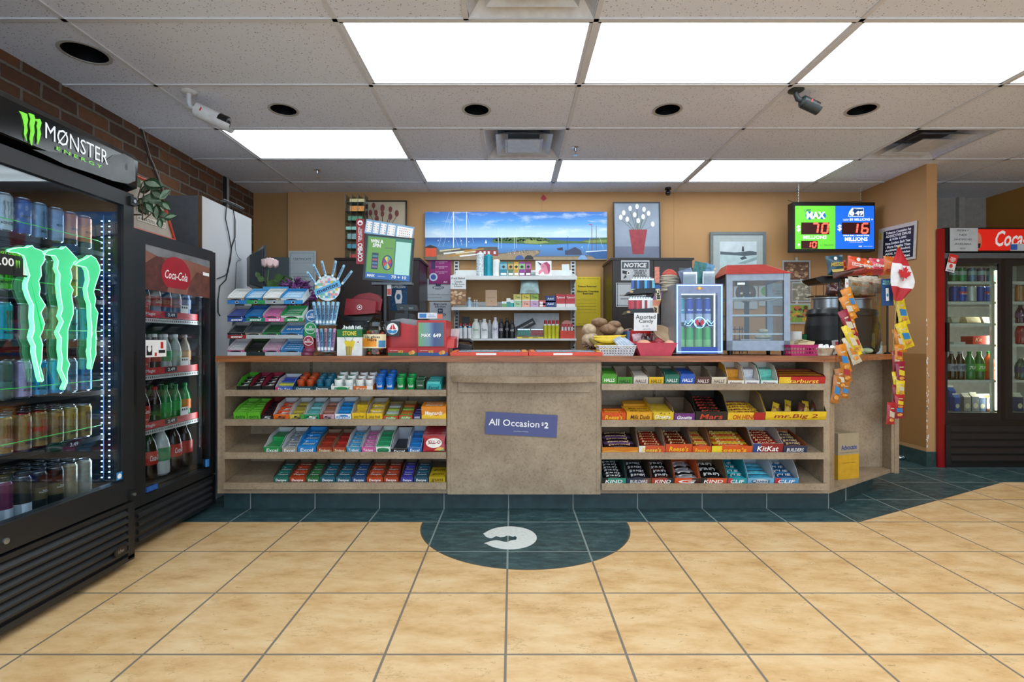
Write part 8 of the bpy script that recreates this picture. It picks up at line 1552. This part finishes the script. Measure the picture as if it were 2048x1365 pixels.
LBC = {'#c8281f': 'red label', '#b82420': 'dark red label', '#1a1a1a': 'black label', '#2a9a4a': 'green label', '#d8782a': 'orange label', '#c8d0d4': 'white label', '#b83a30': 'brick label', '#a02820': 'maroon label', '#2a9a5a': 'green label', '#9ab4a0': 'pale green label', '#b88a5a': 'tan label', '#c83a34': 'red label', '#b8342c': 'dark red label', '#c8a0a0': 'pink label', '#8a9ab0': 'grey label', '#4a9a6a': 'leafy label', '#a82018': 'deep red label', '#c8ccd0': 'silver label'}
botc = {}
def pop(lb, Mx, liq, lab, cap, r, h, txt=None, tc='#f4f4f4', grp=None):
    key = (liq, lab, cap, r, h, txt)
    if key in botc: return dup(botc[key], mat=Mx, label=lb)
    t_ = thing('soft_drink_bottle', lb, 'bottle', group=grp); t_.matrix_world = Mx
    k = MB(); m = pm(liq, .12, 0, .1, 20, 0, None, 0., .4); k.lathe([(r*.75,0),(r*.97,h*.04),(r,h*.12),(r*.94,h*.32),(r,h*.42),(r*.98,h*.58),(r*.80,h*.72),(r*.42,h*.86),(r*.36,h*.92)], m, seg=16); k.build('bottle', t_)
    k = MB(); k.lathe([(r*.42,h*.92),(r*.43,h*.93),(r*.43,h*.985),(r*.38,h)], pm(cap, .35), seg=14); k.build('cap', t_)
    k = MB(); lm = pm(lab, .4, 0, .08, 30); k.lathe([(r*1.0,h*.30),(r*1.012,h*.31),(r*1.012,h*.555),(r*.99,h*.56)], lm, seg=16)
    if txt: k.cyltext(txt, r*1.03, h*.43, r*1.5, h*.11, pm(tc, .4), shear=.25, bold=.02)
    k.build('label_wrap', t_); botc[key] = t_; return t_
for i, (zz, _) in enumerate(S2):
    if i:
        k = MB(); WI = pm('#c8cccc', .4)
        for q in range(12): k.tube([(.03+q*.06, .10, zz-.006), (.03+q*.06, D2-.04, zz-.006)], .002, WI, 5)
        k.box(.028, W2-.028, .088, .094, zz-.028, zz-.004, WI)
        for q in range(40): k.box(.03+q*.0165, .034+q*.0165, .0865, .088, zz-.020, zz-.010, INK)
        k.build('shelf', t)
        k = MB(); k.box(gx0-.05, W2-.05, .084, .087, zz+.0, zz+.038, RED); k.text('Real Magic', gx0+.12, zz+.018, .14, WHTP, h=.022, y=.0835, bold=.01); k.box(gx0+.27, gx0+.37, .0825, .084, zz+.006, zz+.036, INK); k.text('2.49', gx0+.32, zz+.021, .06, WHTP, h=.018, y=.082, bold=.02)
        k.disc(gx0+.11, zz+.058, .032, .032, RED, .0845, 24); k.text('Coca-Cola', gx0+.11, zz+.058, .045, WHTP, y=.084, shear=.3); k.box(gx0+.40, gx0+.47, .080, .084, zz+.038, zz+.085, WHTP)
        for q in range(3): k.box(gx0+.41+q*.020, gx0+.42+q*.020, .079, .080, zz+.066, zz+.078, INK)
        k.build('price_strip', t)
    n = len(BCOL[i])
    for j, (liq, lab, cap) in enumerate(BCOL[i]):
        big = i == 0
        for rw in range(2 if not big else 1):
            r_ = .048 if big else .034; h_ = .285 if big else .225; step = (W2-.10)/(n)
            pop('%s bottle, %s from left, %s row, %s level, red strip cooler' % (LBC.get(lab, 'plain'), ORD[j], ['front', 'rear'][rw], ['bottom', 'third', 'second', 'top'][i]), M2 @ tr(.055 + step*(j+.5), .14 + rw*.085, zz+.0), liq, lab, cap, r_, h_, txt='Coca-Cola' if lab.startswith(('#c8281f', '#c83a34')) else None, grp='bottles in the red strip cooler')
lamp_in(t, 'cooler_tube_light', W2-.05, .06, .95, .02, 1.1, 1.2, (.85, .94, 1), (R(90), 0, R(65)))

# ------------------------------------------------------------------ white cabinet with cables, letter board, plant
WG = pm('#c8ccd2', .5, 0, .05, 3); t = thing('white_cabinet', 'tall pale grey cabinet with brown edge strip behind the bottle cooler', 'cabinet', (-2.0, 3.24, 0)); zc = PZ(388, 3.2)
k = MB(); k.box(-.635, 0, 0, .62, .0, zc, WG); k.box(-.635, -.02, -.004, 0, 0, zc, pm('#5a5e66', .6)); k.build('body', t, bevel=.002)
k = MB(); k.box(-.020, .001, -.005, .003, 0, zc, pm('#6a5036', .7)); k.build('edge_strip', t)
def cable(nm, lb, pts, r=.004, x=-1.99): k = MB(); k.tube(pts, r, BLK, 6); return tag(k.build(nm), lb, 'cable')
def CW(u, v, xx=-1.992): d_ = xx*FPX/(u - CX); return (xx, d_, PZ(v, d_))
cable('black_cable', 'thicker black cable looping down the pale cabinet side, right strand', [CW(*p) for p in ((440,402),(455,406),(466,415),(470,440),(470,475),(463,495),(461,520),(455,545),(452,560),(440,572),(436,600),(436,625),(440,632))])
cable('black_cable', 'thicker black cable hanging down the pale cabinet side, left strand', [CW(*p) for p in ((448,404),(453,412),(451,438),(458,470),(463,500),(459,525),(456,545),(449,552),(434,558))], .0035)
cable('thin_wire', 'thin wire with a curl hanging on the pale cabinet side', [CW(*p) for p in ((470,480),(471,500),(475,512),(479,518),(483,520),(480,522),(477,520),(473,526),(472,545),(471,570),(470,600))], .0018)
k = MB(); k.tube([CW(450,403),CW(462,408,-1.994),CW(476,414,-1.994),CW(490,421,-1.994)], .008, pm('#4a4e52', .5), 6); tag(k.build('cable_tray', loc=(-.012, 0, .012)), 'grey cable guide along the top edge of the pale cabinet', 'cable guide')
def WP(u, v, xx=WX+.012): d_ = xx*FPX/(u - CX); return (xx, d_, PZ(v, d_))
for q, (a, b_) in enumerate((((281,256),(325,385)), ((286,258),(330,388)))):
    k = MB(); k.tube([WP(*a), WP((a[0]+b_[0])/2-7, (a[1]+b_[1])/2-8), WP((a[0]+b_[0])/2, (a[1]+b_[1])/2+6), WP(*b_)], .004, [BLK, pm('#9a9490', .6)][q], 6); tag(k.build('wall_cable'), '%s cable running down the brick wall behind the plant' % ['black', 'pale'][q], 'cable')
k = MB(); y_ = WP(455, 380)[1]; k.tube([(WX+.015, y_, CEIL-.002), (WX+.015, y_, 1.95)], .012, pm('#8a8680', .5, .3), 8); tag(k.build('conduit'), 'grey metal conduit down the brick wall above the pale cabinet', 'conduit')
k = MB(); k.box(WX, WX+.012, y_-.05, y_-.02, 1.95, CEIL-.002, BLKM); tag(k.build('black_duct'), 'flat black cable duct beside the metal conduit on the brick wall', 'duct')
t = thing('letter_board', 'house shaped red framed letter board on top of the bottle cooler', 'letter board', (XF2-.04, 2.80, 1.645), R(90)); 
def LB(u, v): d_ = (XF2-.02)*FPX/(u - CX); return d_ - 2.80, PZ(v, d_) - 1.645
P = [(-.26, .0), (.10, .0), (-.015, .24), (-.08, .275), (-.26, .275)]
k = MB(); k.prism(P, .012, .02, pm('#b8b0a4', .6)); k.build('felt', t)
k = MB()
for a, b_ in zip(P, P[1:] + P[:1]): k.tube([(a[0], .006, a[1]+.006), (b_[0], .006, b_[1]+.006)], .008, pm('#b8442c', .4), 6)
k.build('frame', t)
for q, (s_, x_, z_, w3) in enumerate((('LET US HELP', -.12, .165, .13), ('START WITH', -.10, .12, .16), ('A GRATEFUL HEART', -.08, .07, .20))):
    k = MB(); k.box(x_-w3/2-.006, x_+w3/2+.006, .009, .012, z_-.014, z_+.016, pm('#d8d4cc', .5)); k.text(s_, x_, z_, w3, INK, h=.016, y=.0085); k.build('letter_strip', t)
k = MB(); k.M = tr(-.06, .008, .22) @ roty(R(40)); k.box(-.03, .05, 0, .003, -.008, .008, pm('#c8a86a', .5)); k.build('wooden_clip', t)
t = thing('potted_plant', 'striped leaf houseplant trailing beside the claw cooler header', 'plant', (-2.22, 2.60, 1.645))
k = MB(); k.lathe([(.05,0),(.065,.10),(.07,.11)], pm('#5a3a2c', .6)); k.build('pot', t)
lf2 = [pm('#2f4a30', .45, 0, .5, 60), pm('#8aa088', .45, 0, .3, 60), pm('#3a5238', .45, 0, .5, 80)]
def PL(u, v, dd): return Vector((PX(u, dd)+2.22, dd-2.60, PZ(v, dd)-1.645))
k = MB(); stems = [[(285,440),(285,400),(290,378),(300,368)], [(290,430),(300,405),(312,398),(322,402)], [(285,420),(300,400),(318,412),(322,430)], [(288,440),(305,425),(318,434),(335,436)], [(282,415),(276,395),(285,365)]]
k.tube([(0,0,.08), PL(282,430,2.56)], .004, pm('#4a3a2a', .6), 5)
for s_ in stems: k.tube([PL(u, v, 2.55+.02*i) for i, (u, v) in enumerate(s_)], .003, pm('#5a4a3a', .6), 5)
k.build('stems', t)
k = MB()
for q, (u, v, dx, dz, L_) in enumerate(((285,362,.9,-.3,.12),(292,370,1,-.1,.11),(300,380,.8,-.5,.10),(310,390,.6,-.8,.09),(318,398,.8,.5,.08),(322,402,.7,-.6,.08),(312,408,.2,-1,.09),(320,420,.5,-.9,.08),(326,436,1,.1,.08),(318,436,.3,-.9,.06),(285,392,.9,-.3,.12),(278,384,.9,.3,.10),(290,404,.6,-.7,.08),(280,376,-.4,.8,.07),(300,396,-.8,-.5,.09),(276,408,.8,-.7,.09))):
    p = PL(u, v, 2.52 + .03*(q % 4)); leaf(k, p, (dx, -.2, dz), L_, L_*.6, lf2[q % 3]); leaf(k, p + Vector((dx*.012, -.004, dz*.012)), (dx, -.2, dz), L_*.85, L_*.28, lf2[1])
k.build('leaves', t)

# ------------------------------------------------------------------ large two door cooler at the right
d = 4.25; X0 = 3.66; t = thing('soft_drink_cooler', 'large red and black two door soft drink cooler behind the partition', 'cooler', (X0, d, 0)); WW = 1.28
k = MB(); RC = pm('#8a0c14', .3); k.box(-.055, -.0, .0, .018, .0, 2.02, RC); k.box(-.026, 0, .018, .72, 0, 2.02, RC); k.box(WW, WW+.03, .03, .72, 0, 2.02, RC); k.box(0, WW, .68, .72, .05, 2.02, CBK); k.box(0, WW, .05, .68, .36, .42, CBK); k.box(0, WW, .05, .68, 1.80, 2.02, CBK); k.box(0, WW, .06, .68, .04, .36, CBK); k.build('cabinet', t)
k = MB(); k.box(0, .01, .07, .68, .42, 1.8, pm('#c8ccc8', .4)); k.box(WW-.01, WW, .07, .68, .42, 1.8, pm('#c8ccc8', .4)); k.box(.01, WW-.01, .66, .68, .42, 1.8, pm('#c0c4c0', .4)); k.build('liner', t)
k = MB(); k.box(.0, WW+.0, .0, .06, 1.825, 2.03, BLK); k.box(.22, WW, -.006, 0, 1.835, 2.015, pm('#d8241c', .25, 0, .06, 6, 0, '#d8241c', .25)); k.build('header', t, bevel=.004)
k = MB(); 
def uv4(u, v): return PX(u, 4.24) - X0, PZ(v, 4.24)
a, b_ = uv4(2040, 479); k.text('Coca-Cola', a + .035, b_+.008, .48, WHTP, h=.135, y=-.0075, shear=.35, bold=.02)
k.M = tr(*[uv4(1957, 480)[0], -.008, uv4(1957, 480)[1]]); k.poly([(.03*math.cos(R(q)), .07*math.sin(R(q))-.01) for q in range(0, 360, 24)], pm('#c8806a', .3), 0); k.poly([(-.01,-.03),(.02,-.03),(.015,-.07),(-.012,-.07)], pm('#3a1c14', .3), -.001); k.M = Matrix()
k.box(uv4(2021,0)[0], WW, -.009, -.0076, PZ(502, 4.24), PZ(488, 4.24), pm('#b4bcc4', .4)); k.box(uv4(2021,0)[0], uv4(2035,0)[0], -.0095, -.009, PZ(500, 4.24), PZ(489, 4.24), pm('#2a5aa8', .4)); k.build('header_print', t)
k = MB(); a0, b0 = uv4(1900, 503); a1, b1 = uv4(1956, 456); k.box(a0, a1, -.010, -.007, b0, b1, pm('#aeb2b6', .5, 0, .08, 20)); 
for q, s_ in enumerate(('FRESHLY', 'MADE', 'SANDWICHES', 'AVAILABLE', 'NOW')): k.text(s_, (a0+a1)/2-.01, b1-.022-.038*q, [.105, .065, .15, .14, .05][q], INK, h=.016, y=-.011, shear=.2)
k.build('paper_notice', t)
k = MB(); k.box(0, WW, .0, .03, 1.77, 1.815, pm('#5a6066', .4, .3)); k.build('top_rail', t)
for a, b_, nm_ in ((1884, 2005, 0), (2014, 2160, 1)):
    ox0, ox1 = uv4(a, 0)[0], min(WW, uv4(b_, 0)[0]); g0 = uv4(1898 if not nm_ else 2031, 0)[0]; g1 = uv4(2001, 0)[0] if not nm_ else WW-.06
    k = MB(); yy = .012*nm_ + .004; k.box(ox0, g0, yy, yy+.018, .40, 1.77, CFR); k.box(g1, ox1, yy, yy+.018, .40, 1.77, CFR); k.box(g0, g1, yy, yy+.018, .40, .462, CFR); k.box(g0, g1, yy, yy+.018, 1.725, 1.77, CFR); dr = k.build('sliding_door', t, bevel=.003)
    k = MB(); k.box(g0, g1, yy+.008, yy+.011, .462, 1.725, glass('#eef4f0', 1.2, .95)); k.build('glass_pane', dr)
    if not nm_: k = MB(); k.box(g0-.02, g0+.004, -.012, .004, PZ(704, 4.25), PZ(646, 4.25), BLK); k.build('door_handle', dr)
k = MB(); k.box(uv4(2005,0)[0], uv4(2014,0)[0], .006, .022, .40, 1.77, pm('#15171a', .25)); k.build('centre_bar', t)
k = MB(); k.box(0, WW, .01, .06, .0, .40, CBK)
for q in range(5): zz = .05 + q*.062; k.side([(.01, zz), (-.006, zz), (-.008, zz+.01), (.006, zz+.05)], .05, WW, CFR)
k.box(.0, .045, -.01, .01, .02, .36, CFR); k.build('vent_grille', t)
k = MB(); wl_ = pm('#fff4dc', .4, 0, 0, 25, 0, '#ffe8c0', 6.); lx = PX(1991, 4.36) - X0
k.box(lx-.012, lx+.012, .085, .105, .47, 1.68, wl_); k.build('light_tube', t)
k = MB(); k.box(lx-.062, lx-.045, .08, .10, .46, 1.72, pm('#d8dcd4', .4)); k.build('shelf_post', t)
lamp_in(t, 'cooler_tube_light', lx-.03, .12, 1.08, .02, 1.2, 6., (1, .95, .85), (R(90), 0, R(50))); lamp_in(t, 'cooler_tube_light', WW-.05, .10, 1.08, .02, 1.2, 4., (1, .95, .85), (R(90), 0, R(50)))
SR = [PZ(y, 4.36) for y in (564, 604, 647, 689, 760, 824)]
for q, zz in enumerate(SR):
    k = MB(); k.box(.01, WW-.01, .09, .096, zz-.022, zz, pm('#c8d0d0', .4)); k.box(.01, WW-.01, .096, .6, zz-.008, zz-.002, pm('#b0b8b8', .4)) if q < 5 else None; k.build('shelf', t)
def cx4(u): return PX(u, 4.39)
for q, (u, c) in enumerate(((1906,'#2a6a4a'), (1923,'#2a8a5a'), (1943,'#5a7a9c'), (1962,'#6a5a7a'), (1980,'#3a8aa0'))):
    can('drink_can', 'multi coloured can on the top shelf of the right cooler, %s from the left' % ORD[q], tr(cx4(u), 4.39, SR[0]), c, r=.034, h=.12, band=('#9ab4b8', .5, .8), grp='cans on the top shelf of the right cooler')
for q, (u, c, tx_) in enumerate(((1908,'#1c3f94',None), (1923,'#1f4aa8','PEPSI'), (1942,'#b8c0c0',None), (1960,'#1c3f94',None), (1975,'#1f4aa8','PEPSI'))):
    can('drink_can', '%s can on the second shelf of the right cooler, %s from the left' % ('blue' if c[1] == '1' else 'silver', ORD[q]), tr(cx4(u), 4.39, SR[1]), c, r=.037, h=.135, txt=tx_, band=('#c83a3a', .5, .66) if tx_ else None, grp='cans on the second shelf of the right cooler')
for q, (u, w5, c, lb) in enumerate(((1908, .06, '#a8a89c', 'grey wrapped sandwich at the left of the third shelf'), (1945, .12, '#c8b48a', 'clear tray of tan sandwiches in the middle of the third shelf'), (1972, .07, '#8a8478', 'dark wrapped sandwich at the right of the third shelf'))):
    k = MB(); k.side([(0,0),(.09,0),(.07,.06),(.02,.055)], -w5/2, w5/2, pm(c, .4, 0, .3, 30)); k.box(-w5/2-.006, w5/2+.006, -.006, .1, 0, .006, pm('#3a3830', .4)); tag(k.build('sandwich_pack', loc=(PX(u, 4.4), 4.38, SR[2]), bevel=.006), lb, 'sandwich', 'sandwich packs')
k = MB(); k.prism([(-.08,0),(.07,0),(.10,.075),(-.08,.07)], 0, .12, pm('#b83226', .35)); k.text('Kit', -.03, .04, .06, pm('#f0d8b0', .4), y=-.001, shear=.3); tag(k.build('red_snack_box', loc=(PX(1960, 4.4), 4.38, SR[3])), 'red slanted snack box on the fourth shelf of the right cooler', 'box')
k = MB(); k.box(-.05, .05, 0, .1, 0, .02, pm('#b8c0c0', .4)); tag(k.build('white_tray', loc=(PX(1915, 4.4), 4.38, SR[3])), 'small white tray left of the red slanted box', 'tray')
for q, (u, liq, lab, cap, tx_, nm_, tc_) in enumerate(((1903,'#1a1210','#8a94a8','#9aa0a8','PEPSI','grey labelled cola bottle, far left','#1c2c6c'), (1920,'#1a1210','#8a94a8','#9aa0a8','PEPSI','grey labelled cola bottle, second from the left','#1c2c6c'), (1939,'#147a3c','#1a8a48','#1a7a3c','7UP','dark green lemon soda bottle','#ffffff'), (1958,'#2a6a2c','#5ab83a','#1a8a3c','7UP','bright green label lemon soda bottle','#ffffff'), (1978,'#d8501c','#e0641c','#1a7a3c','Crush','orange soda bottle','#ffffff'))):
    pop(nm_ + ' on the fifth shelf of the right cooler', tr(cx4(u), 4.39, SR[4]), liq, lab, cap, .041, .245, txt=tx_, tc=tc_, grp='bottles in the right cooler')
def carton(u, w5, h5, c, c2, lb, dd=4.38, z=None):
    k = MB(); k.box(-w5/2, w5/2, 0, w5, 0, h5*.78, pm(c, .4)); k.prism([(-w5/2,h5*.78),(w5/2,h5*.78),(w5/2,h5),(-w5/2,h5)], w5*.45, w5*.5, pm('#d8d8d0', .4)); k.side([(0,h5*.78),(w5,h5*.78),(w5*.5,h5*.94)], -w5/2, w5/2, pm(c2, .4)); k.disc(0, h5*.3, w5*.34, w5*.4, pm('#c8c4a8', .4), -.001, 14); tag(k.build('milk_carton', loc=(PX(u, dd), dd, SR[5])), lb, 'carton', 'cartons on the cooler floor')
carton(1905, .058, .22, '#1f4fa0', '#2a5ab0', 'tall blue milk carton at the far left of the cooler floor', 4.44); carton(1915, .05, .155, '#1f4fa0', '#3a6ac0', 'short blue milk carton second on the cooler floor', 4.38); carton(1935, .06, .16, '#8a8a88', '#c8c4b4', 'grey carton in the middle of the cooler floor'); carton(1951, .06, .165, '#7a8490', '#d8d0b8', 'grey and white cream carton'); carton(1965, .055, .15, '#4a6a94', '#b8bcc0', 'blue grey cream carton'); carton(1980, .06, .15, '#4a2418', '#d8b83a', 'brown and yellow chocolate milk carton at the right')
for q, (u, c, sh_) in enumerate(((2040,'#8a6a4a',0), (2047,'#1f6a4a',0))): can('drink_can', '%s can cut by the right photo edge on the second shelf of the right cooler' % ['brown', 'green'][q], tr(cx4(u), 4.39, SR[1]), c, r=.034, h=.15)
pop('purple juice bottle behind the second door, upper shelf', tr(cx4(2041), 4.39, SR[2]), '#3a1a3c', '#4a2a5c', '#3a2a3c', .036, .16, txt='Jolly'); pop('red juice bottle with orange cap behind the second door', tr(cx4(2043), 4.39, SR[3]), '#8a1c2c', '#7a1c30', '#e0582a', .042, .20); pop('dark green bottle behind the second door, fifth shelf', tr(cx4(2042), 4.39, SR[4]), '#2a4a44', '#1f2c5c', '#8a9490', .042, .20); carton(2040, .06, .16, '#2a3f6c', '#c8d0c8', 'blue and green carton behind the second door')
k = MB(); k.M = tr(PX(1908, 4.22), 4.235, PZ(508, 4.22)) @ roty(R(14)); k.box(-.022, .05, 0, .003, -.15, 0, pm('#d8d4d4', .5)); k.box(-.022, .05, -.001, 0, -.075, 0, pm('#c8241c', .45)); k.text('YOUR\nLUCKY\nDAY', .014, -.045, .05, WHTP, y=-.0015, bold=.02); k.disc(.012, -.10, .014, .018, pm('#c83a30', .45), -.001, 14); k.text('2/$4.99', .012, -.138, .055, INK, y=-.0015, bold=.02)
tag(k.build('hanging_price_card', loc=(0, 0, 0)), 'small red and white price card hanging on the right cooler door', 'card')
